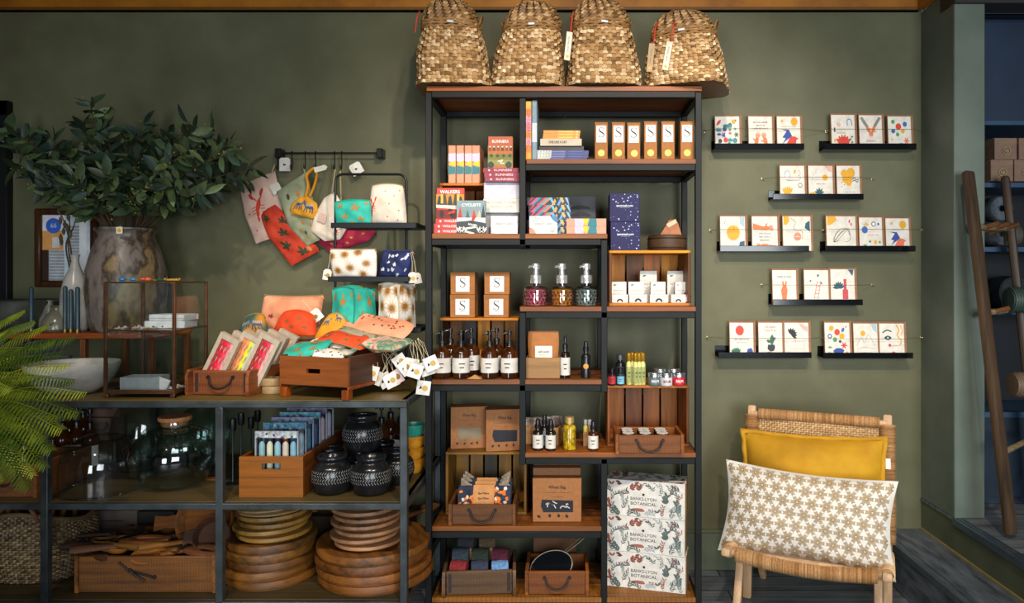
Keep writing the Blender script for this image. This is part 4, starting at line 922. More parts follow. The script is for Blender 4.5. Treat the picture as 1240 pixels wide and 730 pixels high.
# S7
z7 = ZS[7]+.0005
bt = brick_crate('rounded-end wooden crate holding folded felt bundles on the bottom shelf', (X(581, 2.97), 2.955, z7), .3, .2, .098, 4, '7a5a44', handle=False, curved=True, worn='4a3628')
fc = [('7a1f24', 'dark red'), ('2c3448', 'navy'), ('5f88b8', 'light blue'), ('39424a', 'charcoal'), ('2e3a2c', 'dark green'), ('5a2030', 'wine'), ('22242a', 'black'), ('4a3a28', 'brown')]
for i, (c, nm) in enumerate(fc):
    col = i % 3; row = i//3; x = X(581, 2.97)-.09+.085*col+.02*(row == 2); y = 3.0+.05*row; zb_ = z7+.03+.034*row
    t = thing('sock_bundle', '%s knitted bundle in a kraft sleeve, %s row of the crate' % (nm, ['front', 'middle', 'rear'][row]), 'socks', (x, y, zb_), R.uniform(-10, 10), 'folded bundles in the crate')
    mb = MB(); n = 20
    mb.lathe([(.02, -.036), (.03, -.034), (.033, 0), (.03, .034), (.02, .036)], mottled([dk_hex(c, .8), c, dk_hex(c, 1.2)], 90, .9, .6), n, mv(0, 0, .06) @ rot(0, 90)); mb.build('bundle', t)
    mb = MB(); mb.bx(-.03, .03, -.034, -.031, .0, .05, pm('b8865a', .8), .001); mb.build('kraft_sleeve', t)
bt = brick_crate('wooden drawer crate with iron handle holding a round hand mirror', (X(674.5, 2.97), 2.955, z7), .262, .2, .095, 0, '9a5a2c', worn='6a3a1c')
t = thing('hand_mirror', 'oval dark hand mirror with twisted wire handle in the drawer crate', 'mirror', (X(670, 3.0), 3.03, z7+.052), 0)
t.rotation_euler = (math.radians(-25), math.radians(-18), 0); t.scale = (1.2, 1.2, 1.05)
mb = MB(); mb.lathe([(.072, 0), (.072, .004)], pm('0c0e12', .06), 32, mv(0, 0, .03) @ rot(90) @ Matrix.Diagonal((1.05, .8, 1, 1))); mb.build('mirror_glass', t)
mb = MB(); mb.tube([(.0765*math.cos(a), -.002, .03+.059*math.sin(a)) for a in [2*PI*k/32 for k in range(32)]], .003, pm('a89a80', .3, .8), 6, closed=True)
for s in (-1, 1): mb.tube(bez([(.062+.0, -.002, .068+.004*s), (.09, s*.004, .08+s*.006), (.125, 0, .095+s*.006), (.15, 0, .105), (.158, 0, .118)], 5), .0025, pm('a89a80', .3, .8), 6)
mb.tube([(.158+.01*math.cos(a), 0, .126+.012*math.sin(a)) for a in [2*PI*k/14 for k in range(14)]], .0022, pm('a89a80', .3, .8), 6, closed=True); mb.build('wire_frame', t)
m = MB(); m.box((0, .03, .075), (.19, .06, .15), pm('5a3a20', .8), bev=.002); solo(m, 'storage_box', 'dark brown cardboard box behind the hand mirror', 'box', (X(672, 3.2), 3.19, z7))
m = MB(); m.bx(-.06, .06, 0, .004, 0, .05, pm('777268', .6), 0)
for s in (-.012, .012): m.flat(rect(s-.001, .01, s+.001, .032), INK, mv(0, -.0006, 0) @ FRONT)
solo(m, 'price_card', 'grey card resting on the cardboard box on the bottom shelf', 'card', (X(657, 3.2), 3.2, z7+.1505))
# botanical boxes
def botanical():
    W, Hh, D = .335, .15, .13; rr = random.Random(5)
    m = MB(); m.box((0, D/2, Hh/2), (W, D, Hh), pm('ddd8cf', .5), bev=.001); m.bx(W/2-.002, W/2+.0008, .002, D-.002, .002, Hh-.002, pm('b89468', .7), 0)
    cols = ['3a4a44', '56655e', '7a8a88', '9aa8ac', '8a4a3c', '6a3a34', 'a0624e']
    Ms = [(mv(0, -.0007, 0) @ FRONT, W, Hh), (mv(0, 0, Hh+.0007), W, D)]
    for M, w_, h_ in Ms:
        nx = 8; ny = 5 if w_ == W and h_ == Hh else 3
        for k_ in range(nx*ny):
            x0 = ((k_ % nx+.5)/nx-.5)*w_*.96+rr.uniform(-.012, .012); y0 = (k_//nx+.35)/ny*h_+rr.uniform(-.01, .01)
            a = rr.uniform(20, 150); L = rr.uniform(.035, .055); c = cols[rr.choice([0, 1, 2, 3, 1, 4, 5, 6, 0, 2])]; pts = []
            cd_ = rr.uniform(-8, 8)
            for s in range(6):
                aa = math.radians(a+s*cd_); pts.append((x0+L*(s/5-.4)*math.cos(aa), y0+L*(s/5-.4)*math.sin(aa)))
            inb = lambda x, y: abs(x) < w_*.495 and .01*h_ < y < .99*h_ and not (h_ == Hh and -.185*w_ < x < .175*w_ and .27*h_ < y < .7*h_)
            if all(inb(*p) for p in pts): ribbon(m, pts, .0008, pm(c, .6), M, .0001)
            big = rr.random() < .3
            for s in range(1, 6):
                for sg in (-1, 1):
                    l = rr.uniform(.011, .018)*(1.35 if big else 1); pl = leafpoly(pts[s][0], pts[s][1], l, a+cd_*s+sg*rr.uniform(28, 48), l*(.26 if big else .13), 3)
                    if all(inb(*p) for p in pl): m.flat(pl, pm(c, .6), M, .0002+.00001*s)
    M = mv(-.005, -.0013, Hh*.42) @ FRONT
    m.text('BANKS-LYON', .0185, pm('55524e'), M @ mv(0, .0125, 0), .005, wid=.108); m.text('BOTANICAL', .0185, pm('55524e'), M @ mv(0, -.0075, 0), .005, wid=.108); m.flat(rect(-.004, .027, .005, .036), INK, M)
    o = solo(m, 'botanical_gift_box', 'white leaf-printed botanical gift box, bottom of the pile', 'box', (0, 0, 0), -15, 'leaf-printed botanical boxes')
    cx, cy = (X(735, 3.04)+X(829, 2.95))/2, 3.0
    o.location = (cx, cy, z7)
    dup(o, (cx-.003, cy+.003, z7+Hh+.001), -14.5, 'white leaf-printed botanical gift box, middle of the pile')
    dup(o, (cx-.002, cy+.001, z7+2*Hh+.002), -15.3, 'white leaf-printed botanical gift box, top of the pile')
botanical()

# ---------------------------------------------------------------- lidded baskets on top of the shelves
def basket(seed, lab, x, y, z, w, d, h, rz, tagged=0):
    global R
    keep = R; R = random.Random(seed)
    t = thing('lidded_basket', lab, 'basket', (x, y, z), rz, 'woven baskets on top of the shelves')
    m1 = strand('c49a64', '6a4824', c3='f0d8b0'); m2 = strand('a67c4a', '58391c', c3='d4b280'); bm = pm('38220f', .8)
    def sup(u, a, b, n): c, s = math.cos(2*PI*u), math.sin(2*PI*u); q = (abs(c)**n+abs(s)**n)**(-1/n); return a*c*q, b*s*q
    hs = h*.62
    lean = R.uniform(-.02, .02)
    def body(u, v):
        k = 1-.2*v+.05*math.sin(PI*v); q, s = sup(u, w/2*k, d/2*k, 5-1.6*v); return (q+lean*v+.003*math.sin(9*v+u*20), s, .004+hs*v)
    def lid(u, v):
        k = math.cos(min(v, .985)*PI/2)**.62; k0 = .815; q, s = sup(u, w/2*k0*k, d/2*k0*k, 3.4-1.1*v); return (q+lean+lean*v, s, hs+.012+(h-hs-.012)*math.sin(v*PI/2)**1.15)
    mb = MB(); weave(mb, body, 54, 16, m1, .0045, base=bm, k=2, wid=.40, over=.66, rlo=.12); mb.add([body(q/40, .001) for q in range(40)], [tuple(range(40))[::-1]], m2, rnd=.3); mb.build('basket_body', t)
    mb = MB()
    for q in range(3): mb.tube([(Vector(lid(u/56, .0+.06*q))*1.0+Vector((0, 0, -.006+.003*q+.0025*math.sin(u*2.1+q*2)))) for u in range(56)], .0045, m2, 6, closed=True, rnd=.5)
    mb.build('rim_braid', t)
    mb = MB()
    # diagonal weave
    nu, nv = 44, 12
    def lid2(u, v): return lid(u+v*.22, v)
    weave(mb, lid2, nu, nv, m2, .004, base=bm, k=2, rlo=.25, wid=.42); mb.build('lid', t)
    for s in (-1, 1):
        mb = MB(); x0 = s*w*.36
        pts = bez([(x0+lean, -d*.16, hs+.01), (x0*1.16+lean, -d*.1, hs+.06+R.uniform(-.01, .02)), (x0*1.12+lean, d*.1, hs+.075), (x0+lean, d*.18, hs+.02)], 7)
        mb.tube(pts, [.0045+.001*math.sin(i*1.9) for i in range(len(pts))], m2, 6, rnd=.4); mb.build('handle', t)
    mb = MB(); pts = bez([(-w*.05+lean, -d*.30, h*.82), (-w*.13+lean, -d*.33, h*.93), (-w*.03+lean, -d*.2, h*1.01), (w*.08+lean, -d*.26, h*.93), (w*.05+lean, -d*.34, h*.8)], 5)
    mb.tube(pts, .003, m2, 6, rnd=.2); mb.build('closure_loop', t)
    mb = MB(); mb.box((w*.02+lean, -d*.435, hs+.018), (.026, .004, .008), pm('c8ccd4', .4), rot(0, R.uniform(-8, 8)), bev=0); mb.build('small_label', t)
    for q in range(tagged if tagged else (seed == 1)):
        mb = MB(); rx = -w*(.40 if tagged < 2 else .28-.22*q)+lean; zz_ = hs+.02-(.0 if q else 0)
        mb.tube(bez([(rx, -d*.36, zz_+.045), (rx-.006, -d*.45, zz_+.01), (rx-.012, -d*.47, zz_-.055)], 4), .0022, pm('d8302a', .6), 6); mb.build('red_string', t)
        if tagged:
            mb = MB(); mb.T = mv(rx-.016, -d*.5-.004, zz_-.055) @ rot(0, 6+q*4, 8); mb.bx(-.012, .012, -.0008, .0008, -.115, 0, pm('cfc6b4' if q or tagged < 2 else 'a88c68', .6), 0)
            mb.text('FAIR TRADE', .009, pm('5a5a58'), mv(0, -.0012, -.05) @ FRONT @ rot(0, 0, 90), 0, wid=.06); mb.flat(disc(.006, 10, 0, -.1), pm('d8a830'), mv(0, -.0012, 0) @ FRONT); mb.build('swing_tag', t)
    R = keep
zt_ = ZS['top']+.0008
basket(1, 'leftmost lidded woven basket on the shelves, overhanging the left edge', X(548.5, 2.97), 3.05, zt_, .302, .32, .385, 3, 0)
basket(2, 'second woven basket from the left, with a smooth untagged front', X(638, 2.99), 3.05, zt_, .298, .30, .375, -1, 0)
basket(3, 'third woven basket from the left with one hanging white tag', X(731, 3.0), 3.05, zt_, .302, .30, .39, 2, 1)
basket(4, 'rightmost woven basket, turned, with two tags and overhanging the shelf end', X(834, 3.0), 3.04, zt_, .33, .30, .335, -18, 2)
# ---------------------------------------------------------------- greeting card racks on the right wall
CO = dict(o='e07a48', r='d8402c', y='e8a820', b='2c4a9a', t='3a8a8a', g='2f6a4a', n='26303a', p='e8b0a0', l='a8c4c8', k='1e2024', s='d89070', c='e8704e', m='8a8680', B='3a6ab8', G='4a9a5a', w='f4efe6', P='c84a50', T='2a5a68')
def cm(k): return pm(CO[k], .55)
# every design is drawn on a 1 x 1.25 card; shapes: c disc, q rectangle, l leaf, s line, f flower of leaves, t text, h hand, P polygon
def draw(mb, ops, W, Hh, M):
    z = .0002
    for op in ops:
        z += .00003; k = op[0]
        if k == 'c': mb.flat([(a*W, b*W) for a, b in disc(op[3], 16, op[1], op[2])], cm(op[4]), M, z)
        elif k == 'q': mb.flat([(a*W, b*W) for a, b in rect(op[1], op[2], op[3], op[4])], cm(op[5]), M, z)
        elif k == 'l': mb.flat([(a*W, b*W) for a, b in leafpoly(op[1], op[2], op[3], op[4], op[5], 4)], cm(op[6]), M, z)
        elif k == 'f':
            for i in range(op[6]):
                a = op[4]+(op[5]-op[4])*i/max(1, op[6]-1); mb.flat([(p*W, q*W) for p, q in leafpoly(op[1], op[2], op[3], a, op[3]*.2, 3)], cm(op[7]), M, z+i*.000005)
        elif k == 's': ribbon(mb, [(a*W, b*W) for a, b in bez(op[1], 5)], op[2]*W, cm(op[3]), M, z)
        elif k == 't': mb.text(op[1], op[4]*W, cm(op[6]), M @ mv(op[2]*W, op[3]*W, z), .012, wid=op[5]*W)
        elif k == 'P': mb.flat([(a*W, b*W) for a, b in op[1]], cm(op[2]), M, z)
        elif k == 'h':        # open hand: palm and five fingers, x, y, size, angle, colour
            x, y, s, a0, c = op[1:6]; ar = math.radians(a0)
            def tr(p): return ((x+p[0]*math.cos(ar)-p[1]*math.sin(ar))*W, (y+p[0]*math.sin(ar)+p[1]*math.cos(ar))*W)
            mb.flat([tr(p) for p in [(-.3*s, -.2*s), (.2*s, -.22*s), (.45*s, -.14*s), (.5*s, .12*s), (.2*s, .2*s), (-.3*s, .14*s)]], cm(c), M, z)
            for i, (fa, fl) in enumerate(((-16, .5), (-5, .58), (5, .56), (16, .46))): mb.flat([tr(p) for p in leafpoly(.42*s, (-.12+.08*i)*s, fl*s, fa, .055*s, 3)], cm(c), M, z+.00001*i)
            mb.flat([tr(p) for p in leafpoly(.05*s, .12*s, .42*s, 55, .07*s, 3)], cm(c), M, z)
def bird(x, y, s, f, c1, c2): return [('P', [(x-.25*s, y+.05*s), (x-.05*s, y+.3*s), (x-.3*s, y+.38*s), (x+.05*s, y+.36*s), (x+.2*s, y+.1*s), (x-.1*s, y-.08*s), (x-.25*s, y-.2*s), (x-.1*s, y+.02*s)], c1), ('P', [(x, y-.1*s), (x+.12*s, y+.08*s), (x+.3*s, y+.1*s), (x+.5*s, y), (x+.4*s, y-.04*s), (x+.36*s, y-.2*s), (x+.2*s, y-.3*s), (x+.05*s, y-.22*s), (x-.08*s, y-.22*s)], c2)]
def scatter(seed, n, keys, sz=(.05, .1)):
    r_ = random.Random(seed); out = []
    for i in range(n):
        x = -.36+.24*(i % 4)+r_.uniform(-.05, .05); y = .14+.2*(i//4)+r_.uniform(-.05, .05); c = r_.choice(keys); s = r_.uniform(*sz); k = r_.randrange(4)
        out += [('c', x, y, s*.8, c)] if k == 0 else [('l', x-s, y, s*2.2, r_.uniform(0, 90), s*.5, c)] if k == 1 else [('f', x, y-s, s*1.6, 30, 150, 5, c)] if k == 2 else [('f', x, y, s, 0, 300, 6, c)]
    return out
DES = {
 'confetti': scatter(1, 20, 'nrytgbG', (.07, .13))+[('c', .28, 1.05, .09, 'y'), ('P', [(-.1, .8), (.0, .95), (.15, .95), (.2, .82)], 't'), ('q', -.1, .5, .15, .55, 'w')],
 'hands_up': [('t', 'WE WILL NEVER', 0, 1.02, .08, .66, 'k'), ('t', 'GROW UP', 0, .9, .08, .4, 'k'), ('t', 'HAPPY BIRTHDAY', 0, .78, .08, .7, 'k'), ('h', -.2, .25, .42, 75, 'o'), ('h', .22, .25, .42, 105, 'o'), ('l', .3, 0, .2, 80, .06, 'm')],
 'two_birds': [('c', -.3, 1.08, .06, 'y'), ('c', .26, 1.05, .16, 'y'), ('t', 'love is in the air', 0, .86, .06, .7, 'm')]+bird(-.05, .38, 1.0, 0, 'b', 'r')+[('l', .3, .1, .1, 60, .03, 'y')],
 'red_flower': [('f', 0, .1, .42, 40, 140, 6, 'r'), ('s', [(.35, .05), (.36, .5)], .015, 'g')]+[('l', .35, .12+.1*i, .1, 20 if i % 2 else 160, .03, 'g') for i in range(4)]+[('f', -.2, .9, .12, 0, 300, 6, 'p'), ('s', [(.2, .85), (.2, 1.05), (.32, 1.1), (.4, 1.0), (.4, .85)], .03, 'B'), ('s', [(-.1, .7), (0, .74), (.1, .7)], .02, 'y'), ('c', -.38, .3, .06, 'y'), ('q', -.42, .62, -.36, .78, 'n'), ('t', 'celebrate', -.1, .58, .05, .4, 'k')],
 'holding_hands': [('P', [(-.5, 1.15), (-.38, 1.2), (-.1, .84), (-.2, .76)], 'm'), ('P', [(.5, 1.15), (.38, 1.2), (.1, .84), (.2, .76)], 'm'), ('h', -.12, .74, .34, -60, 'o'), ('h', .14, .74, .34, -120, 'o'), ('t', 'SENDING', 0, .28, .08, .44, 'P'), ('t', 'LOVE', 0, .12, .08, .3, 'P')],
 'blobs': [('c', .25, .95, .1, 'B'), ('c', -.05, .86, .13, 'r'), ('c', -.3, 1.05, .08, 'G'), ('c', -.3, .68, .09, 'B'), ('c', -.1, .55, .08, 'G'), ('c', .15, .68, .09, 'y'), ('f', .3, .3, .14, 0, 300, 6, 'c'), ('c', -.36, .35, .06, 'p'), ('P', [(-.25, .1), (-.1, .2), (.1, .22), (.25, .12), (.2, .02), (-.15, .0)], 'B')],
 'yellow_tulip': [('f', -.22, .12, .34, 50, 130, 5, 'y'), ('s', [(-.32, .8), (-.3, 1.02), (-.18, 1.06), (-.1, .95), (-.1, .8)], .04, 'l'), ('c', .12, 1.05, .05, 'y'), ('c', .1, .98, .04, 'y'), ('c', .34, .5, .09, 'n'), ('c', .34, .5, .065, 'w'), ('t', 'THANK YOU', 0, .68, .06, .5, 'T')]+[('c', .3+.05*(i % 2), .7+.09*i, .018, 'n') for i in range(5)],
 'sunset_sprig': [('c', .2, .8, .12, 'y'), ('P', [(.2, 1.25), (.5, 1.25), (.5, 1.0), (.35, 1.05)], 'p'), ('P', [(-.5, 0), (-.5, .2), (-.3, .24), (-.15, .1), (.0, .0)], 'y'), ('s', [(-.1, 0), (-.05, .2), (-.1, .38)], .015, 'T'), ('f', -.07, .18, .22, 20, 160, 5, 'T'), ('s', [(.1, .1), (.25, .16), (.38, .08), (.5, .14)], .015, 'm'), ('s', [(.1, .2), (.25, .26), (.38, .18), (.5, .24)], .015, 'p'), ('t', 'hello you', 0, .55, .05, .4, 'k'), ('c', -.3, .9, .015, 'k'), ('c', -.2, 1.0, .015, 'k'), ('c', -.35, .75, .015, 'k')],
 'yellow_heart': [('c', -.18, .95, .16, 'y'), ('c', .12, .98, .2, 'y'), ('c', -.05, .78, .24, 'y'), ('c', .02, .62, .15, 'y'), ('s', [(.18, .72), (.3, .78), (.4, .7), (.48, .76)], .03, 'n'), ('s', [(.18, .64), (.3, .7), (.4, .62), (.48, .68)], .03, 'n'), ('c', -.3, .6, .025, 'P'), ('c', -.2, .52, .02, 'b'), ('c', -.3, .45, .02, 'P'), ('t', 'with all my', .05, .24, .06, .5, 'm'), ('t', 'love to you', .05, .12, .06, .5, 'm')],
 'sun_rays': [('f', .02, .64, .3, 0, 345, 24, 'y'), ('c', .02, .64, .2, 'y'), ('P', [(.3, 1.25), (.5, 1.25), (.5, .85), (.32, .98)], 'l'), ('P', [(.22, 0), (.5, 0), (.5, .34), (.3, .3)], 'T'), ('P', [(-.5, 0), (0, 0), (-.1, .06), (-.5, .14)], 's'), ('s', [(-.35, .95), (-.33, 1.05), (-.28, 1.1)], .012, 'k'), ('c', -.25, .92, .012, 'k')],
 'coral_hands': [('P', [(-.5, 1.0), (-.1, .88), (-.1, .74), (-.5, .78)], 'o'), ('h', .0, .82, .4, 0, 'o'), ('t', 'LOTS OF LOVE', 0, .6, .07, .5, 'k'), ('t', 'SENT WITH A', 0, .48, .07, .5, 'k'), ('t', 'BIG HUG', 0, .36, .07, .4, 'k'), ('P', [(.5, .0), (.5, .16), (.1, .2), (.1, .08)], 'o'), ('h', .0, .14, .4, 180, 'o')],
 'abstract_curve': [('P', [(-.5, 1.25), (-.3, 1.25), (-.28, 1.08), (-.4, .92), (-.5, .95)], 'y'), ('P', [(.5, 1.1), (.34, 1.0), (.3, .82), (.5, .68)], 'T'), ('s', [(-.25, 1.2), (-.05, 1.05), (-.12, .8), (-.0, .72), (.2, .7), (.2, .4)], .012, 'n'), ('c', .02, .5, .15, 's'), ('t', 'congrats', .02, .5, .05, .24, 'w')],
 'scribble': [('P', [(-.5, 1.25), (-.2, 1.25), (-.15, 1.12), (-.35, .95), (-.5, .9)], 'y'), ('l', .3, 1.0, .14, 80, .03, 'r'), ('l', .38, .9, .12, 100, .03, 'r')]+[('s', [(.3*math.cos(a*1.0+k)+.02*k, .55+.26*math.sin(a*1.3+k*2)) for a in [i*.7 for i in range(9)]], .012, 'k') for k in range(3)]+[('t', 'it is a mess', .3, .12, .04, .2, 'r')],
 'face_shapes': [('c', -.28, .78, .14, 'B'), ('c', .14, 1.0, .1, 'n'), ('c', .14, 1.0, .07, 'w'), ('f', -.2, .95, .14, 20, 160, 4, 'y'), ('c', .36, 1.0, .05, 'B'), ('q', -.1, 0, .3, .16, 'r'), ('c', .08, .09, .04, 'w'), ('c', .2, .3, .08, 'y'), ('f', -.28, .08, .16, 30, 150, 4, 'G'), ('c', .4, .1, .05, 'y'), ('c', -.05, .32, .04, 'k'), ('t', 'happy day', .1, .58, .05, .5, 'r'), ('c', .4, .3, .05, 'G')],
 'two_birds_b': [('c', -.26, 1.05, .05, 'y'), ('c', .25, 1.0, .16, 'y'), ('t', 'two little birds', 0, .8, .05, .6, 'm')]+bird(-.08, .36, .95, 0, 'b', 'c'),
 'orange_vase': [('t', 'FABULOUS', 0, 1.0, .09, .62, 'T'), ('P', [(-.1, .1), (-.16, .5), (-.05, .7), (.07, .7), (.14, .5), (.08, .1)], 'o'), ('l', -.04, .66, .2, 100, .04, 'o'), ('l', .05, .66, .2, 80, .04, 'o'), ('q', -.1, 0, .1, .12, 'm')],
 'ladder_card': [('s', [(-.12, .12), (.05, .85)], .02, 'P'), ('s', [(.06, .12), (.2, .85)], .02, 'P')]+[('s', [(-.09+.04*i, .22+.14*i), (.08+.035*i, .22+.14*i)], .018, 'P') for i in range(5)]+[('l', .05, 1.0, .12, 60, .04, 'T'), ('l', -.3, .82, .1, 30, .03, 'T'), ('l', .26, .72, .1, 130, .03, 'T'), ('t', 'reach for it', 0, .05, .04, .5, 'm')],
 'red_vase': [('P', [(.0, .15), (.0, .48), (.06, .55), (.05, .9), (.18, .9), (.17, .55), (.24, .48), (.24, .15)], 'P'), ('f', -.16, .55, .26, 20, 170, 7, 'T'), ('P', [(.25, 1.25), (.5, 1.25), (.45, 1.0)], 'T'), ('c', .35, .8, .025, 'p'), ('c', .35, .65, .025, 'p'), ('t', 'thanks', -.32, .12, .05, .2, 'P')],
 'red_sun': [('c', -.08, .96, .19, 'r'), ('t', 'HERE COMES THE SUN', 0, .62, .06, .66, 'k'), ('t', 'little darling', 0, .5, .045, .5, 'B'), ('f', -.25, .02, .3, 50, 140, 6, 'g'), ('P', [(-.45, 0), (-.4, .12), (-.1, .12), (-.05, 0)], 'y'), ('P', [(.22, 0), (.25, .25), (.42, .3), (.5, .2), (.5, 0)], 'b')],
 'cactus_hand': [('t', 'STUPID', 0, 1.08, .09, .45, 'P'), ('t', 'CACTUS', 0, .95, .09, .48, 'P'), ('l', .05, .4, .4, 85, .1, 'g'), ('l', .0, .5, .2, 150, .06, 'g'), ('l', .1, .55, .2, 50, .05, 'g'), ('P', [(-.12, .42), (-.14, .25), (-.02, .16), (.14, .18), (.2, .3), (.18, .42)], 'n'), ('P', [(-.35, .05), (-.1, .16), (.2, .12), (.3, .2), (.1, .0), (-.3, -.0)], 'o')],
 'palm_lines': [('f', -.22, .8, .26, -30, 120, 7, 'k'), ('s', [(-.2, .8), (-.05, .6), (-.02, .5)], .012, 'k'), ('P', [(.1, 1.25), (.5, 1.1), (.5, .9), (.3, 1.0)], 'p'), ('s', [(-.25, .25), (.35, .25)], .01, 's'), ('s', [(-.25, .55), (.35, .55)], .01, 's'), ('s', [(.35, .25), (.35, .55)], .01, 's'), ('c', -.4, .5, .012, 'r'), ('c', -.4, .35, .012, 'r')],
 'bright_blobs': [('c', -.25, 1.05, .1, 'y'), ('c', .0, .9, .12, 'r'), ('l', .2, .9, .2, 60, .06, 'B'), ('c', -.32, .75, .09, 'b'), ('c', -.32, .75, .05, 'w'), ('c', -.1, .62, .09, 'G'), ('c', .2, .75, .11, 'y'), ('c', .12, .55, .06, 'T'), ('f', .28, .4, .14, 0, 300, 6, 'r'), ('P', [(-.2, .2), (-.05, .3), (.15, .3), (.3, .22), (.2, .1), (-.12, .1)], 'b'), ('f', -.32, .3, .1, 20, 160, 4, 'G'), ('c', .4, .1, .07, 'y'), ('c', -.35, .1, .05, 'r'), ('c', .38, 1.1, .03, 'r')],
 'mountains': [('c', -.12, .88, .11, 'y'), ('s', [(-.4, .4), (-.2, .72), (-.05, .5), (.12, .82), (.4, .4)], .012, 'm'), ('P', [(.25, 1.25), (.5, 1.25), (.5, .9), (.35, 1.0)], 'l'), ('s', [(-.4, .3), (0, .33), (.4, .3)], .01, 'm'), ('t', 'adventures await', 0, .14, .045, .6, 'm')],
 'eye_squiggle': [('s', [(-.4, .9), (-.2, 1.0), (.0, .94)], .05, 'T'), ('l', -.32, .7, .3, 0, .09, 'n'), ('c', -.17, .7, .05, 'l'), ('s', [(.2, 1.2), (.32, 1.0), (.24, .8), (.4, .6), (.34, .4)], .05, 'y'), ('s', [(.38, 1.2), (.46, 1.0), (.4, .8)], .04, 'y'), ('c', -.1, .42, .06, 'P'), ('t', 'beautiful', .12, .4, .05, .3, 'P'), ('P', [(-.1, .1), (.05, .18), (.2, .12), (.1, .02)], 'r')],
}
def rack(lab, px0, px1, py0, py1, wire, cards, g):
    Yf = 3.30; x0, x1 = X(px0, Yf), X(px1, Yf); z0, z1 = Z(py1, Yf), Z(py0, Yf); W = x1-x0; dp = YW-Yf-.001
    t = thing('card_rack', lab, 'card rack', ((x0+x1)/2, Yf, z0), 0, 'black acrylic card racks'); bl = pm('0b0d10', .12)
    mb = MB(); mb.bx(-W/2, W/2, 0, .004, .0, z1-z0, bl, .0015); mb.build('front_lip', t)
    mb = MB(); mb.bx(-W/2, W/2, .004, dp, 0, .004, bl, 0); mb.build('shelf_base', t)
    mb = MB(); mb.bx(-W/2, W/2, dp-.003, dp, .004, (z1-z0)*1.9, bl, .001); mb.build('back_lip', t)
    wx0, wx1, wy = wire; Yw = 3.318; a = (X(wx0, YW)-(x0+x1)/2, X(wx1, YW)-(x0+x1)/2); wz = Z(wy, Yw)-z0
    br = pm('a8956a', .3, .8); c0 = X(cards[0][1], 3.3)-(x0+x1)/2-.005; c1 = X(cards[-1][2], 3.3)-(x0+x1)/2+.012
    mb = MB(); mb.tube([(a[0], dp-.004, wz), (c0, .012, wz), (c1, .012, wz-.001), (a[1], dp-.004, wz)], .0009, br, 5); mb.build('retaining_wire', t)
    for q in a: mb = MB(); mb.lathe([(.006, 0), (.006, .002), (.002, .003), (.002, .012), (.004, .013), (.004, .016), (.001, .018)], br, 12, mv(q, dp, wz) @ rot(90)); mb.build('wire_hook', t)
    for des, c0, c1, ctop, clab in cards:
        Yc = 3.318; cw = (c1-c0)*Yc/FPX; ch = Z(ctop, Yc)-(z0+.004)
        c = thing('greeting_card', clab, 'greeting card', (X((c0+c1)/2, Yc), Yc+.004, z0+.0045), R.uniform(-2, 2), g)
        c.rotation_euler[0] = math.radians(-5)
        mb = MB(); mb.bx(-cw/2, cw/2, 0, .0012, 0, ch, pm('e6ded0', .5), 0)
        sc_ = min(cw, ch/1.25); draw(mb, DES[des], sc_, 0, mv(0, -.0004, .004) @ FRONT @ Matrix.Diagonal((cw/sc_*.94, ch/1.25/sc_*.97, 1, 1))); mb.build('card', c)
        mb = MB(); mb.bx(-cw/2-.002, cw/2+.012, .003, .006, 0, ch+.009, pm('9a6c4c', .7), 0); mb.add([(-cw/2, .0028, ch+.009), (cw/2+.01, .0028, ch+.009), (cw*.1, .0026, ch*.6)], [(0, 2, 1)], pm('8a5e40', .7)); mb.build('envelope', c)
        mb = MB(); mb.bx(cw/2+.003, cw/2+.007, .008, .02, 0, ch+.004, pm('b08a6a', .6), 0); mb.bx(-cw/2, cw/2+.009, .012, .021, 0, ch+.006, pm('a4785a', .7), 0); mb.build('spare_envelope', c)
B = 'greeting cards in the wall racks'
rack('card rack at upper left of the wall display', 865.5, 974, 173.5, 181, (853, 1000, 156), [
  ('confetti', 866.8, 896, 140, 'greeting card scattered with multicoloured leaves and flowers, upper left rack'), ('hands_up', 907.4, 936, 140, 'greeting card with two raised orange hands below black lettering'), ('two_birds', 942, 970, 140, 'card with blue and red birds and yellow sun, upper left rack')], B)
rack('card rack at upper right of the wall display', 999, 1110, 173.5, 181, (1001, 1118, 156.5), [
  ('red_flower', 1008, 1036.5, 138, 'greeting card with a large red flower and green sprig'), ('holding_hands', 1042, 1069.5, 138.5, 'pink card with two grey-sleeved orange hands holding'), ('blobs', 1077, 1104.5, 140, 'card of coloured blobs, right end of the upper right rack')], B)
rack('card rack on its own in the second row', 936, 1046, 234.5, 241.5, (923, 1056, 214.5), [
  ('yellow_tulip', 945.6, 975, 200, 'greeting card with yellow tulip and pale arch, left in the second row'), ('sunset_sprig', 980, 1009.5, 200, 'greeting card with orange sun and dark sprig, middle of the second row'), ('yellow_heart', 1014.7, 1042, 200, 'greeting card with big yellow heart shape, right in the second row')], B)
rack('card rack at left of the third row', 872, 980, 297.5, 304.5, (860, 996, 278), [
  ('sun_rays', 873, 903, 261.5, 'greeting card with a rayed orange sun burst'), ('coral_hands', 911.5, 942.4, 261.5, 'greeting card with coral hands above and below black lettering'), ('abstract_curve', 949, 983, 261.5, 'greeting card with thin curved line and coral disc')], B)
rack('card rack at right of the third row', 1000, 1109, 297.5, 304.5, (998, 1116, 277.5), [
  ('scribble', 1002, 1037.5, 261.5, 'greeting card with tangled black scribble and yellow corner'), ('face_shapes', 1042, 1069.5, 263, 'card with blue blob, small circles and red square'), ('two_birds_b', 1074, 1102.5, 264, 'card with blue and coral birds, right end of the third row')], B)
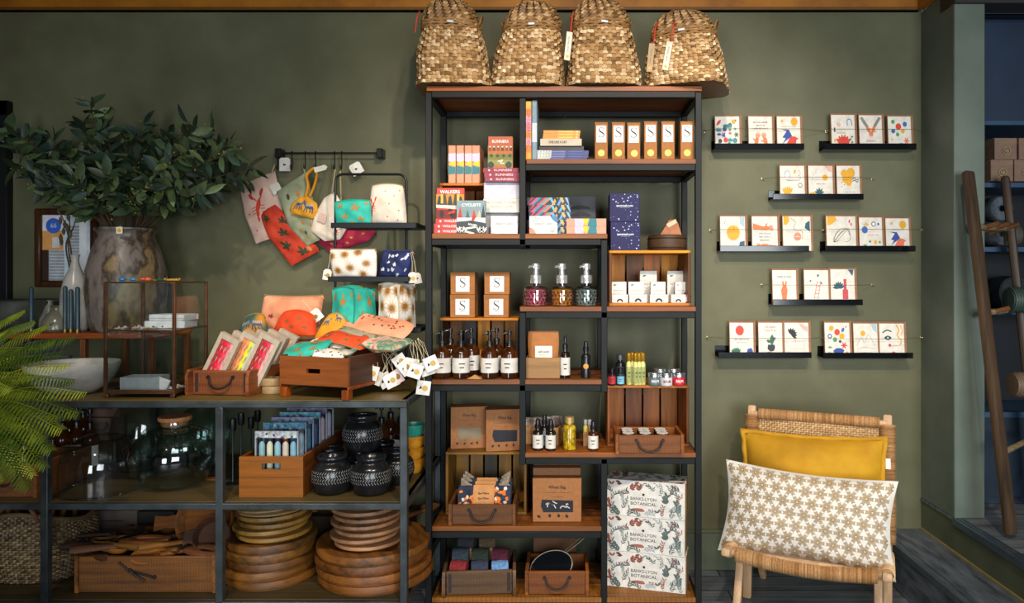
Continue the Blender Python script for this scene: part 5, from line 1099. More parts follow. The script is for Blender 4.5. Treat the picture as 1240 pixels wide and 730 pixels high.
rack('card rack on its own in the fourth row', 936, 1045, 362.5, 369.5, (922, 1056, 345), [
  ('orange_vase', 936.5, 965, 327, 'greeting card with orange figure-shaped vase under teal lettering'), ('ladder_card', 975, 1004, 327, 'greeting card with a thin red ladder and small blue birds'), ('red_vase', 1006.5, 1036, 326, 'greeting card with red vase and teal palm leaf')], B)
rack('card rack at left of the bottom row', 870, 983, 426.5, 433.5, (856, 998, 409.5), [
  ('red_sun', 884.5, 913, 391, 'greeting card with a round red sun at its top'), ('cactus_hand', 919.5, 948, 391, 'greeting card with a potted cactus held on a hand'), ('palm_lines', 950.5, 980, 391, 'greeting card with black palm line drawing and pink wash')], B)
rack('card rack at right of the bottom row', 997, 1106, 427, 434, (996, 1115, 410), [
  ('bright_blobs', 1000, 1030, 391, 'greeting card covered with bright blobs, left in the bottom right rack'), ('mountains', 1035, 1064, 392, 'greeting card with thin mountain outlines and small ochre sun'), ('eye_squiggle', 1066.5, 1096, 392, 'greeting card with eye, teal brow and yellow squiggles')], B)

# ---------------------------------------------------------------- chair and cushions
def chair():
    rz = -24; org = Vector((.848, 2.585, 0)); t = thing('lounge_chair', 'beech lounge chair with woven cord seat and back', 'chair', org, rz)
    bw = wood('e6bea0', 'd0a484', 2, .8, .5, .2, 'd8ae90'); bw1 = wood('e6bea0', 'd0a484', 1, .8, .5, .2, 'd8ae90'); cord = strand('deb480', 'c09258', c3='ecca98'); und = pm('6a4826', .9)
    h = .275; W = .55
    def beam(a, b, w, d, nm, mat=bw, bev=.008):
        a, b = Vector(a), Vector(b); mb = MB(); v = b-a; q = v.to_track_quat('Z', 'X').to_matrix().to_4x4(); mb.box((a+b)/2, (d, w, v.length), mat, q, bev=bev, seg=2); mb.build(nm, t)
    for s in (-1, 1):
        beam((s*h, .415, .0), (s*h, .545, .805), .036, .026, 'back_post')
        beam((s*h, -.035, .352), (s*h, .50, .25), .034, .03, 'seat_rail', bw1)
        beam((s*(h-.03), -.03, .002), (s*(h-.03), .13, .34), .03, .03, 'front_leg')
        beam((s*(h-.03), .44, .28), (s*(h-.03), .66, .003), .03, .03, 'rear_leg')
    mb = MB(); mb.tube([(-h, .02, .335), (h, .02, .335)], .015, bw, 12); mb.build('front_rail', t)
    mb = MB(); mb.tube([(-h, .532, .77), (h, .532, .77)], .013, bw, 12); mb.build('top_rail', t)
    mb = MB(); mb.tube([(-h, .46, .28), (h, .46, .28)], .013, bw, 12); mb.build('rear_rail', t)
    # cord wrapped along a bar: closely packed rings
    def wrap(a, b, r, n, nm, sag=0):
        a, b = Vector(a), Vector(b); mb = MB(); d = (b-a).normalized(); X_ = d.cross(Vector((0, 0, 1))) if abs(d.z) < .9 else d.cross(Vector((0, 1, 0))); X_.normalize(); Y_ = d.cross(X_)
        for i in range(n):
            f = (i+.5)/n; c = a.lerp(b, f)-Vector((0, 0, sag*math.sin(PI*f))); L = (b-a).length/n
            vs = []; seg = 10
            for k in range(3):
                rr = r*(.86 if k != 1 else 1.08)
                for j in range(seg): an = 2*PI*j/seg; vs.append(c+d*(L*(k-1)*.55)+X_*math.cos(an)*rr+Y_*math.sin(an)*rr)
            mb.add(vs, [(k*seg+j, k*seg+(j+1) % seg, (k+1)*seg+(j+1) % seg, (k+1)*seg+j) for k in range(2) for j in range(seg)], cord, None, True, max(.05, R.random()))
        mb.build(nm, t)
    for s in (-1, 1): wrap((s*h, .462, .30), (s*h, .538, .765), .031, 110, 'cord_wrapping')
    wrap((-h+.03, .532, .772), (h-.03, .532, .772), .023, 130, 'cord_wrapping')
    wrap((-h+.03, .01, .335), (h-.03, .01, .335), .026, 130, 'cord_wrapping', .018)
    for s in (-1, 1): wrap((s*h, .03, .336), (s*h, .42, .265), .024, 80, 'cord_wrapping')
    def back(u, v): x = -h+.02+(2*h-.04)*u; return (x, .472+.068*v-.018*math.sin(PI*u), .30+.46*v)
    mb = MB(); weave(mb, back, 46, 52, cord, .0028, closeu=False, over=.75, wid=.34); mb.build('woven_back', t)
    def seat(u, v): x = -h+.02+(2*h-.04)*u; return (x, .02+.42*v, .345-.075*v-.022*math.sin(PI*u))
    mb = MB(); weave(mb, seat, 44, 44, cord, .0028, closeu=False, over=.75, wid=.34); mb.build('woven_seat', t)
    return org, rz
org, crz = chair()
def cushion_mesh(W, Hh, T, nu=36, nv=26, pinch=.045, wob=0, seed=0):
    rr = random.Random(seed); ph = [rr.uniform(0, 6) for _ in range(4)]
    def S(u, v, s=1):
        a = 2*u-1; b = 2*v-1
        x = a*W/2*(1-pinch*math.cos(b*PI/2)); z = b*Hh/2*(1-pinch*1.4*math.cos(a*PI/2))
        e = (max(0, 1-abs(a)**2.6)**.62)*(max(0, 1-abs(b)**2.6)**.62)
        y = -s*T/2*e+wob*math.sin(a*5+ph[0]+b*3)*math.cos(b*4+ph[1])*(e**.5)
        y -= 0; return Vector((x, y, z))
    return S
def place(o, p, rx, rz_, ry=0): o.location = p; o.rotation_euler = Euler((math.radians(rx), math.radians(ry), math.radians(rz_)))
ca, sa = math.cos(math.radians(crz)), math.sin(math.radians(crz))
def ch(x, y, z): return Vector((org.x+ca*x-sa*y, org.y+sa*x+ca*y, z))
def cushions():
    t = thing('cushion', 'plain mustard yellow cushion with flanged edge on the woven chair', 'cushion'); W, Hh, T = .585, .37, .17
    mu = mottled(['ae7c06', 'be8a0a', 'c89610'], 6, .8, .15, detail=3); S = cushion_mesh(W*.93, Hh*.9, T, wob=.008, seed=2, pinch=.05)
    mb = MB()
    for s in (1, -1): mb.grid(lambda u, v, s=s: S(u, v, s), 30, 22, mu)
    mb.build('cover', t)
    mb = MB(); S2 = cushion_mesh(W, Hh, .0, pinch=.055)
    n = 100; vs = []; 
    for k in range(n):
        q = k/n*4; e = int(q); f = q-e; u, v = [(f, 0), (1, f), (1-f, 1), (0, 1-f)][e]
        a = S2(u, v); b = S(u, v, 1); w_ = .004*math.sin(k*1.3); vs += [a+Vector((0, w_, 0)), b]
    mb.add(vs, [(2*k, (2*k+2) % (2*n), (2*k+3) % (2*n), 2*k+1) for k in range(n)], mu, None, True); mb.build('flange', t, solid=.005)
    mb = MB(); mb.bx(W/2-.012, W/2+.006, -.003, -.001, .06, .1, pm('e8e4dc'), 0); mb.build('care_label', t)
    place(t, ch(-.01, .385, .55), -14, crz, -1.5)
    t = thing('cushion', 'white rectangular cushion printed with gold wheat stars', 'cushion'); W, Hh, T = .64, .352, .16
    S = cushion_mesh(W, Hh, T, 44, 30, pinch=.075, wob=.009, seed=7); wh = pm('e6e0d6', .85, 0, .03, 50)
    mb = MB()
    for s in (1, -1): mb.grid(lambda u, v, s=s: S(u, v, s), 40, 26, wh)
    gd = pm('93701a', .8); px_ = .056
    def put(x, z, a, b):      # short bar from polar pieces in cushion plane
        pts = []
        for (dx, dz) in (a, b):
            pts.append((x+dx, z+dz))
        (x0, z0), (x1, z1) = pts; L = math.hypot(x1-x0, z1-z0) or 1; nx, nz = -(z1-z0)/L*.00135, (x1-x0)/L*.00135
        vs = []
        for (p, q) in ((x0+nx, z0+nz), (x1+nx, z1+nz), (x1-nx, z1-nz), (x0-nx, z0-nz)):
            u, v = p/W+.5, q/Hh+.5
            if not (.012 < u < .988 and .02 < v < .98): return
            vs.append(S(u, v)+Vector((0, -.0012, 0)))
        mb.add(vs, [(0, 1, 2, 3)], gd)
    r32 = px_*.866
    j = -5
    while j <= 5:
        i = -8
        while i <= 8:
            cx = i*px_+(px_/2 if j % 2 else 0); cz = j*r32
            for k in range(6):
                a = PI/3*k+PI/6*0; d = (math.cos(a), math.sin(a)); n_ = (-d[1], d[0])
                for m_ in range(4):
                    r0 = px_*(.07+.10*m_); w_ = .0066 if m_ else .0045
                    for sg in (-1, 1): put(cx, cz, (d[0]*r0, d[1]*r0), (d[0]*(r0+.0045)+n_[0]*w_*sg, d[1]*(r0+.0045)+n_[1]*w_*sg))
            i += 1
        j += 1
    mb.build('cover', t)
    place(t, ch(-.012, .178, .456), -20, crz, 1.5)
cushions()
# ---------------------------------------------------------------- steel display table on the left
TY0, TY1 = 2.63, 3.33
def tz(y): return HC-(y-VPY)*TY0/FPX
def tx(x): return (x-VPX)*TY0/FPX
ZT, ZM, ZL = tz(484.5), tz(607.5), .192
def table():
    t = thing('display_table', 'long black steel display table with two lower shelves along the left wall', 'table')
    fm = pm('3e4446', .4, .4, .2, 14); h = .0135; xl = tx(-190)
    for px in (-158, 56, 267, 489.5):
        for y in (TY0, TY1-h):
            mb = MB(); mb.bx(tx(px)-h, tx(px)+h, y-h, y+h, 0, ZT-.0245, fm, .002); mb.build('post', t)
    top = wood('75623c', '54442a', 0, .6, .45, .3, c3='86704a')
    for z, nm in ((ZT, 'table_top'), (ZM, 'shelf_board'), (ZL, 'shelf_board')):
        mb = MB(); mb.bx(xl, tx(489.5)+.004, TY0+.006, TY1-.002, z-.012, z, top if z == ZT else wood('5a4a30', '3c3220', 0, .6, .55), .001); mb.build(nm, t)
        for y in (TY0, TY1-h):
            mb = MB(); mb.bx(xl, tx(489.5)+h-.0008, y-h+.0008, y+h if y > 3 else y+.004, z-.026, z-.003 if y < 3 else z-.013, fm, .002); mb.build('rail', t)
        for px in (-158, 56, 267, 489.5):
            mb = MB(); mb.bx(tx(px)-h, tx(px)+h, TY0+h, TY1-2*h, z-.026, z-(.0125 if px < 400 else .0), fm, .001); mb.build('rail', t)
table()
zt0, zm0, zl0 = ZT+.0006, ZM+.0006, ZL+.0006
# ------------------------------------------------ riser bench with vases
def riser():
    x0, x1 = X(-40, 3.0), X(187.5, 3.0); z1 = Z(403, 3.0); t = thing('riser_bench', 'low wooden bench with orange-brown top holding the vases', 'bench', ((x0+x1)/2, 2.98, zt0)); W = x1-x0
    rw = wood('a8562e', '7a3c20', 0, 1, .5); zz = z1-zt0
    mb = MB(); mb.bx(-W/2, W/2, 0, .32, zz-.024, zz, rw, .003); mb.build('bench_top', t)
    for x in (-W/2+.02, 0.1, W/2-.012):
        for y in (.0, .28): mb = MB(); mb.bx(x-.011, x+.011, y+.004, y+.03, 0, zz-.024, wood('8a5432', '5e3820', 2), .002); mb.build('leg', t)
    return z1+.0006
zr = riser()
def vase_of(name, lab, px, Y, z, prof, mat, rims=None, cat='vase', seg=36):
    q = Y/FPX; t = MB(); pr = [(r*q, h_*q) for r, h_ in prof]; inner = [(r*.93, h_) for r, h_ in pr[::-1] if h_ > pr[-1][1]*.4]+[(.002, pr[-1][1]*.42)]
    t.lathe(pr+inner, mat, seg, cap=False); t.lathe([(.001, 0), (pr[0][0], 0)], mat, seg, cap=False)
    return solo(t, name, lab, cat, (X(px, Y), Y, z))
bigm = mottled(['2a221a', '6a5f58', '7a7068', '3a2e22', '8a7450', '3e3630'], 6, .38, .5, (1, 1, .45), dist=.01)
VX, VYv = X(153.5, 3.13), 3.13
vase_of('urn', 'large dark mottled glazed urn holding the eucalyptus', 153.5, VYv, zr, [(35, 0), (38, 4), (42, 30), (44, 52), (43, 72), (37, 96), (32, 108), (30, 114), (31, 118), (34, 121), (34, 123), (32, 124)], bigm)
m = MB(); m.bx(-.013, .013, -.001, .001, 0, .028, pm('e2dcd0'), 0); m.flat(disc(.009, 14, 0, .014), pm('e0a020'), mv(0, -.0015, 0) @ FRONT); m.tube([(0, 0, .028), (0, .008, .034)], .0012, STRING, 5)
solo(m, 'swing_tag', 'small white tag with yellow dot at the rim of the big urn', 'tag', (X(146, 3.0), 2.992, Z(283, 3.0)))
whv = mottled(['8f8c86', 'b4b0a8', 'a09c94'], 9, .25, .1)
vase_of('slender_vase', 'slender pale grey bottle vase with a dried branch', 91, 3.11, zr, [(12, 0), (14, 3), (16, 25), (15.5, 45), (12, 62), (6, 76), (4, 84), (4.5, 90), (5.5, 92)], whv)
vase_of('bud_vase', 'squat olive-green glazed bud vase on the bench', 69, 3.08, zr, [(13, 0), (16, 3), (16, 11), (11, 20), (6, 26), (5.5, 29), (7, 31)], mottled(['4a5042', '6a6a58', '7f7c6c'], 10, .2, .1, (1, 1, .6)))
vase_of('bud_vase', 'pale grey bud vase tucked behind the olive one', 60, 3.17, zr, [(9, 0), (11, 3), (11, 12), (7, 24), (3.5, 32), (4.5, 36)], mottled(['77756c', '908c82'], 9, .3, .1))
vase_of('planter_bowl', 'wide dark green rimmed planter bowl at the far left', 26, 3.2, zr, [(28, 0), (34, 4), (40, 18), (41, 28), (43, 34), (41, 36)], mottled(['3a3a34', '54544a', '33372c'], 6, .4, .2))
cd = pm('2c4450', .35, 0, .1)
for i, (px, y0, Y) in enumerate(((38, 347, 3.0), (79, 346, 3.0), (86, 350, 3.02), (94, 347, 2.995))):
    t = thing('taper_candle', 'slate blue taper candle in a brass holder, '+['standing alone at the left', 'left of the three by the vases', 'middle of the three by the vases', 'right, before the slender vase'][i], 'candle', (X(px, Y), Y, zr), 0, 'slate blue taper candles')
    Hh = Z(y0, Y)-zr; r = 2.5*Y/FPX*1.05
    m = MB(); m.lathe([(r, .012), (r*.95, Hh*.96), (r*.6, Hh*.99), (r*.15, Hh)], cd, 14); m.build('candle_stick', t)
    m = MB(); m.lathe([(r*1.5, 0), (r*1.5, .002), (r*1.2, .004), (r*1.2, .016), (r*1.02, .016)], pm('7a6434', .35, .8), 16); m.build('holder', t)
# dried branch
t = thing('dried_branch', 'bare brown branch with a few dry leaves in the slender vase', 'branch', (X(91, 3.11), 3.11, zr+.31)); br = pm('4a3626', .8); m = MB()
for q in range(3):
    m.tube(bez([(0, 0, -.12), (-.02-.01*q, 0, .05), (-.05+.02*q, .01, .15), (-.08+.05*q, 0, .23+.02*q)], 5), [.003]*10+[.002]*6, br, 6)
m.build('twig', t)
m = MB(); lf = mottled(['3a3a2a', '5a4a34'], 20, .7)
for q in range(12): a = R.uniform(0, 6.28); p = Vector((-.07+.02*(q % 3)+.02*math.cos(a), .01*math.sin(a), .06+.015*q)); m.grid(lambda u, v: p+Vector(((u-.5)*.018*math.sin(PI*min(.98, v+.04)), .006*math.sin(u*PI), v*.034)), 2, 4, lf)
m.build('dry_leaves', t, solid=.0006)
# framed mirror on the wall, its bright street reflection painted on the panel
t = thing('framed_mirror', 'small brown-framed mirror with a painted bright street reflection, hanging behind the vases', 'picture', (X(80, 3.36), YW-.001, Z(300, 3.36))); w_, h_ = 75*3.36/FPX, 95*3.36/FPX; fb = wood('5a3420', '3a2014', 2, 1, .4)
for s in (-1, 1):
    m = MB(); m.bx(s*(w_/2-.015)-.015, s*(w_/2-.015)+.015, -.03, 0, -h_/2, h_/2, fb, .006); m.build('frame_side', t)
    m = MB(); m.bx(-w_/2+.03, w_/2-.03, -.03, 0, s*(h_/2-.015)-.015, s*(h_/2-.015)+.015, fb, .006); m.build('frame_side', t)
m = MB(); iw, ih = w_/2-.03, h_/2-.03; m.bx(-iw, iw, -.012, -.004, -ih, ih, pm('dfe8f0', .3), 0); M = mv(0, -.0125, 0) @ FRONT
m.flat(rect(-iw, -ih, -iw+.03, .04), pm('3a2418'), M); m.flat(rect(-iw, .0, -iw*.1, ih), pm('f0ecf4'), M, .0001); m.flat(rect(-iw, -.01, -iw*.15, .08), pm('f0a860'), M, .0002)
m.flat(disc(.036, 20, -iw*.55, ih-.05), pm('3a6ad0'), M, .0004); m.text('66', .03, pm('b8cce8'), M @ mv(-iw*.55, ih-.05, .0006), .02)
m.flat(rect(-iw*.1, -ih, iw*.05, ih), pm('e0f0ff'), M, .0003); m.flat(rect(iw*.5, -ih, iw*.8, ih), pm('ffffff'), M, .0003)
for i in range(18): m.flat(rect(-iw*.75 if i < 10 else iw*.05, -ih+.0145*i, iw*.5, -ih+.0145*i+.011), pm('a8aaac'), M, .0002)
m.flat(rect(-iw*.6, 0.0, -iw*.3, .05), pm('e8e4e0'), M, .0005); m.build('painted_reflection', t)
# grey slatted rack
t = thing('plate_rack', 'dark grey rack of leaning slats half hidden by the fern', 'rack', (X(20, 2.95), 2.952, zt0)); m = MB(); gs = pm('3a4046', .5)
for i in range(13):
    x = -.14+.026*i; m2 = MB(); m2.tube([(x, 0, .125), (x+.03, .01, .19)], .0062, gs, 6); m2.build('slat', t)
m.bx(-.16, .22, -.012, .012, .114, .128, gs, .003); m.bx(-.16, -.14, -.012, .012, 0, .12, gs); m.bx(.16, .18, -.012, .012, 0, .12, gs); m.build('rack_base', t)
# marble bowl
q = 2.78/FPX; m = MB(); R_ = 50.5*q; hb = 37*q; mm = mottled(['8f8d88', 'b8b5ae', 'c4c2bc', 'a4a19a'], 5, .45, .1)
m.lathe([(R_*.42, 0), (R_*.5, .003), (R_*.78, hb*.3), (R_*.94, hb*.68), (R_, hb*.96), (R_*.99, hb), (R_*.94, hb*.98), (R_*.88, hb*.7), (R_*.7, hb*.38), (R_*.3, hb*.2), (.001, hb*.18)], mm, 44, cap=False); m.lathe([(.001, 0), (R_*.42, 0)], mm, 44, cap=False)
solo(m, 'stone_bowl', 'large shallow pale stone bowl on the table beside the glass cabinet', 'bowl', (X(84, 2.78), 2.80, zt0))

# ------------------------------------------------ glass jewellery cabinet
def cabinet():
    xa, xb = X(128, 2.68), X(211, 2.68); W = xb-xa; D = .235; ya = 2.68; Hh = Z(341, 2.68)-zt0
    t = thing('glass_cabinet', 'bronze-edged glass jewellery cabinet with a middle shelf', 'cabinet', ((xa+xb)/2, ya, zt0)); bz = pm('6a4a36', .35, .7, .15, 20); e = .0055
    for x in (-W/2, W/2):
        for y in (0, D): m = MB(); m.bx(x-e, x+e, y-e, y+e, 0, Hh, bz, .001); m.build('corner_post', t)
    zs = Z(400, 2.68)-zt0
    for z, hh in ((.022, .008), (Hh-.003, .003), (zs, .002)):
        for y in (0, D): m = MB(); m.bx(-W/2+e, W/2-e, y-e*.8, y+e*.8, z-hh, z+hh, bz, .001); m.build('frame_bar', t)
        for x in (-W/2, W/2): m = MB(); m.bx(x-e*.8, x+e*.8, e, D-e, z-hh, z+hh, bz, .001); m.build('frame_bar', t)
    for x in (-W/2, W/2):
        for y in (0, D): m = MB(); m.bx(x-.013 if x > 0 else x-e, x+e if x > 0 else x+.013, y-e-.001, y+e+.001, 0, .013, bz, .001); m.build('foot', t)
    gl = glass('f2f7f6', thin=True, name='cabinet_glass')
    for x in (-W/2, W/2): m = MB(); m.add([(x, e, .03), (x, D-e, .03), (x, D-e, Hh-.006), (x, e, Hh-.006)], [(0, 1, 2, 3)], gl); m.build('glass_pane', t)
    for y in (0, D): m = MB(); m.add([(-W/2+e, y, .03), (W/2-e, y, .03), (W/2-e, y, Hh-.006), (-W/2+e, y, Hh-.006)], [(0, 1, 2, 3)], gl); m.build('glass_pane', t)
    m = MB(); m.add([(-W/2, 0, Hh), (W/2, 0, Hh), (W/2, D, Hh), (-W/2, D, Hh)], [(0, 1, 2, 3)], gl); m.build('glass_top', t)
    m = MB(); m.add([(-W/2, 0, zs+.002), (W/2, 0, zs+.002), (W/2, D, zs+.002), (-W/2, D, zs+.002)], [(0, 1, 2, 3)], gl); m.build('glass_shelf', t)
    m = MB(); m.bx(-W/2+e, W/2-e, e, D-e, .016, .02, pm('2a2622', .4), 0); m.build('base_board', t)
    cx = (xa+xb)/2; zsh = zt0+zs+.0025; zbt = zt0+.0205; ztp = zt0+Hh+.001
    wb = pm('dcdce0', .5)
    m = MB(); m.box((0, 0, .014), (.15, .11, .028), wb, bev=.002); solo(m, 'jewellery_box', 'white lidded box on the cabinet shelf, lower of two', 'box', (cx+.045, ya+.13, zsh), 4)
    m = MB(); m.box((0, 0, .012), (.14, .1, .024), wb, bev=.002); m.bx(-.07, .07, -.051, -.0505, .008, .01, pm('a8a8ac'), 0); solo(m, 'jewellery_box', 'white lidded box on the cabinet shelf, upper of two', 'box', (cx+.056, ya+.13, zsh+.0285), -3)
    rr = random.Random(9)
    def trinket(name, lab, x, y, z, c, k, grp):
        m = MB(); mt = pm(c, .25, .3 if c in ('c9a24a', '9a9ca0') else 0)
        if k == 0: m.tube([(.009*math.cos(a), .009*math.sin(a), .003) for a in [PI*i/8 for i in range(16)]], .0022, mt, 6, closed=True); m.sphere((.009, 0, .006), .004, pm('c8b8b0', .2))
        elif k == 1: m.box((0, 0, .002), (.024, .016, .004), pm('d8d0c8', .5), bev=.001); m.sphere((0, 0, .006), .005, mt); m.sphere((.006, .0, .006), .003, mt)
        else: m.tube(bez([(-.016, 0, .003), (-.005, .008, .004), (.006, -.006, .004), (.016, .003, .003)], 4), .002, mt, 6); m.sphere((.016, .003, .006), .0055, mt)
        solo(m, name, lab, 'jewellery', (x, y, z), rr.uniform(0, 360), grp)
    cs = ['9a9ca0', 'c9a24a', 'c8b8b0', '2c6a5a', '8a4a4a', 'd8d4d0']
    for i in range(14): trinket('ring_card' if i % 3 == 1 else 'ring', 'small silver and stone piece laid out on the glass cabinet shelf', cx-W/2+.02+.0115*i, ya+.03+.03*(i % 3)+rr.uniform(0, .02), zsh, cs[rr.randrange(6)], i % 3, 'jewellery on the cabinet shelf')
    m = MB(); gl2 = glass('c8ccd0', .05, thin=True); m.bx(-.07, .07, -.045, .045, 0, .003, pm('8a9098', .2), 0)
    for a in ((-.07, -.068, -.045, .045), (.068, .07, -.045, .045)): m.bx(*a, .003, .05, pm('9aa0a6', .15), 0)
    m.bx(-.068, .068, -.045, -.043, .003, .05, pm('868c92', .15), 0); m.bx(-.068, .068, .043, .045, .003, .05, pm('7a8086', .15), 0); m.bx(-.068, .068, -.043, .043, .003, .03, pm('4a4c50', .6), 0)
    solo(m, 'display_tray', 'grey acrylic tray of gold jewellery in the cabinet bottom', 'tray', (cx-.03, ya+.085, zbt), 3)
    for i in range(10): trinket('earring', 'gold piece lying in the acrylic tray in the cabinet', cx-.085+.0115*i, ya+.07+rr.uniform(-.01, .03), zbt+.0305, 'c9a24a', i % 3, 'gold jewellery in the tray')
    m = MB(); m.box((0, 0, .02), (.05, .012, .045), pm('c8c8cc', .3), rot(0, 20, 0), bev=.002); solo(m, 'price_block', 'white upright block between trays in the cabinet bottom', 'block', (cx+.05, ya+.06, zbt+.002))
    for i in range(8): trinket('bangle', 'small silver or coloured piece at the right of the cabinet bottom', cx+.06+.009*(i % 6), ya+.08+.018*(i//2), zbt, cs[rr.randrange(6)], i % 3, 'trinkets at the right of the cabinet bottom')
    tc = [('2a7ab0', 'bright blue'), ('3a8ac0', 'sky blue'), ('c05a48', 'coral'), ('d8603a', 'orange-red'), ('2c5a44', 'dark green'), ('1f7a5a', 'emerald'), ('c89a40', 'gold')]
    for i, (c, nm) in enumerate(tc):
        m = MB(); mt = pm(c, .2)
        if i < 4: m.sphere((0, 0, .008), .013, mt, 14, 8, (1.1, .8, .6)); m.tube([(.012, 0, .006), (.024, .006, .004), (.034, .004, .004)], .002, GOLD, 6)
        else: m.tube([(-.03, 0, .005), (-.01, .003, .006), (.03, 0, .005)], [.003, .005, .003], mt, 8); m.sphere((.03, 0, .008), .005, GOLD, 8, 5); m.tube([(-.03, 0, .005), (-.036, .004, .016)], .0012, GOLD, 5)
        solo(m, 'hair_clip', '%s hair clip lying on top of the glass cabinet' % nm, 'hair clip', (cx-.09+.032*i, ya+.04+.012*(i % 3), ztp), rr.uniform(-20, 20))
cabinet()

# ------------------------------------------------ eucalyptus
def eucalyptus():
    global R
    keep = R; R = random.Random(21)
    t = thing('eucalyptus_arrangement', 'wide spray of dark eucalyptus branches standing in the big urn', 'plant', (VX, VYv, zr+.42))
    gs = [mottled([a, b], 12, .5, .1) for a, b in (('1e2a1a', '30422a'), ('28381f', '42563a'), ('3a4a30', '586c46'), ('202e28', '38503e'), ('42522c', '687848'))]
    st = pm('4a3624', .8); by = pm('8a8a34', .6)
    targets = []
    for (px, py) in ((8, 150), (5, 175), (15, 200), (35, 170), (45, 195), (60, 165), (30, 212), (70, 190), (85, 175), (100, 150), (112, 118), (125, 135), (118, 165), (135, 185), (150, 165), (160, 200), (178, 152), (190, 160), (170, 190), (195, 190), (210, 165), (222, 148), (235, 155), (250, 165), (262, 160), (275, 175), (290, 185), (303, 200), (296, 215), (275, 210), (255, 205), (240, 190), (225, 185), (215, 210), (205, 230), (250, 235), (265, 225), (60, 225), (45, 218), (85, 220), (100, 205), (110, 225), (145, 212), (130, 210), (180, 218), (75, 236), (228, 236), (20, 160), (90, 226)):
        targets.append((px+R.uniform(-5, 5), py+R.uniform(-5, 5), R.uniform(2.78, 3.3)))
    for k, (px, py, Y) in enumerate(targets):
        tip = P(px, py, Y)-Vector((VX, VYv, zr+.42)); a0 = math.atan2(tip.y, tip.x); b = Vector((.06*math.cos(a0), .05*math.sin(a0), .0)); L = tip.length
        mid = b.lerp(tip, .45)+Vector((0, 0, .10*min(1, L)))+Vector((R.uniform(-.02, .02), R.uniform(-.02, .02), 0))
        pts = [Vector(p) for p in bez([tuple(b-Vector((b.x*.5, b.y*.5, .12))), tuple(b), tuple(mid), tuple(tip)], 9)]
        m = MB(); n = len(pts); m.tube(pts, [.0035*(1-.6*i/n) for i in range(n)], st, 5)
        for i in range(n//3+6, n):
            for s in range(2):
                if i == n-1 and s: continue
                p = pts[i]; d = (pts[i]-pts[i-1]).normalized(); side = Vector((R.uniform(-1, 1), R.uniform(-.8, .8), R.uniform(-1, 1)))
                side = (side-d*side.dot(d)).normalized(); ld = (d*R.uniform(.2, .8)+side*R.uniform(.6, 1)+Vector((0, 0, -.15))).normalized()
                ln = R.uniform(.055, .095); wd = ln*R.uniform(.15, .23); up = ld.cross(Vector((R.uniform(-1, 1), R.uniform(-1, 1), R.uniform(-1, 1)))).normalized(); cu = ld.cross(up)
                vs = []; q = 5
                for j in range(q+1):
                    f = j/q; c = p+ld*(ln*f)+cu*(-.16*ln*f*f); w_ = wd*math.sin(PI*(f*.93+.05))**.75
                    vs += [c-up*w_+cu*w_*.25, c, c+up*w_+cu*w_*.25]
                m.add(vs, [(3*j+e, 3*j+e+1, 3*j+e+4, 3*j+e+3) for j in range(q) for e in (0, 1)], gs[R.randrange(5)], None, True)
        if k % 2 == 0:
            for _ in range(16):
                p = pts[R.randrange(n//2, n)]+Vector((R.uniform(-.03, .03), R.uniform(-.02, .02), R.uniform(-.03, .03))); m.sphere(p, .0035, by, 5, 4)
        m.build('branch', t)
    R = keep
eucalyptus()
# ---------------------------------------------------------------- pouches, crates and tags on the table
def swing(t, p, L, a=0, w=.034, hh=.045, c='ece8e0', mark='gold', cord=None, rz=0, nm='swing_tag'):
    """string and hanging card as two parts of thing t, from local point p"""
    p = Vector(p); q = p+Vector((math.sin(math.radians(a))*L, -.002, -math.cos(math.radians(a))*L))
    m = MB(); m.tube([p, p.lerp(q, .5)+Vector((.003, 0, 0)), q], .0011, STRING, 5); m.build('string', t)
    m = MB(); m.T = mv(*q) @ rot(0, -a, rz); m.add([(-w/2, 0, -.008), (-w/2+.008, 0, 0), (w/2-.008, 0, 0), (w/2, 0, -.008), (w/2, 0, -hh), (-w/2, 0, -hh), (-w/2, .001, -.008), (-w/2+.008, .001, 0), (w/2-.008, .001, 0), (w/2, .001, -.008), (w/2, .001, -hh), (-w/2, .001, -hh)], [(0, 5, 4, 3, 2, 1), (6, 7, 8, 9, 10, 11), (0, 1, 7, 6), (2, 3, 9, 8), (3, 4, 10, 9), (4, 5, 11, 10), (5, 0, 6, 11)], pm(c, .6))
    M = mv(0, -.0008, -hh*.58) @ FRONT
    if mark == 'gold': m.flat(disc(.009, 14, .003, 0), GOLD, M); m.flat(leafpoly(-.006, -.002, .007, 150, .002), INK, M)
    elif mark == 'bird': m.flat(leafpoly(-.007, 0, .014, 20, .003), INK, M); m.flat(leafpoly(-.002, -.002, .012, 110, .003), INK, M)
    m.build(nm, t)
def motif_sun(mb, fn, u, v, r, c1='b8862e', c2='94601e', n=22):
    ctr = Vector(fn(u, v)); mt = pm(c1, .6); m2 = pm(c2, .6)
    mb.add([fn(u, v)]+[fn(u+r[0]*.42*math.cos(a), v+r[1]*.42*math.sin(a)) for a in [2*PI*i/12 for i in range(12)]], [(0, i+1, (i+1) % 12+1) for i in range(12)], m2)
    for i in range(n):
        a = 2*PI*i/n; d = .10; k = 1.35 if i % 2 else .95
        mb.add([fn(u+r[0]*.45*math.cos(a-d*1.3), v+r[1]*.45*math.sin(a-d*1.3)), fn(u+r[0]*k*math.cos(a), v+r[1]*k*math.sin(a)), fn(u+r[0]*.45*math.cos(a+d*1.3), v+r[1]*.45*math.sin(a+d*1.3))], [(0, 1, 2)], mt)
def motif_blob(mb, fn, pts, c):
    mb.add([fn(sum(p[0] for p in pts)/len(pts), sum(p[1] for p in pts)/len(pts))]+[fn(*p) for p in pts], [(0, i+1, (i+1) % len(pts)+1) for i in range(len(pts))], pm(c, .7))
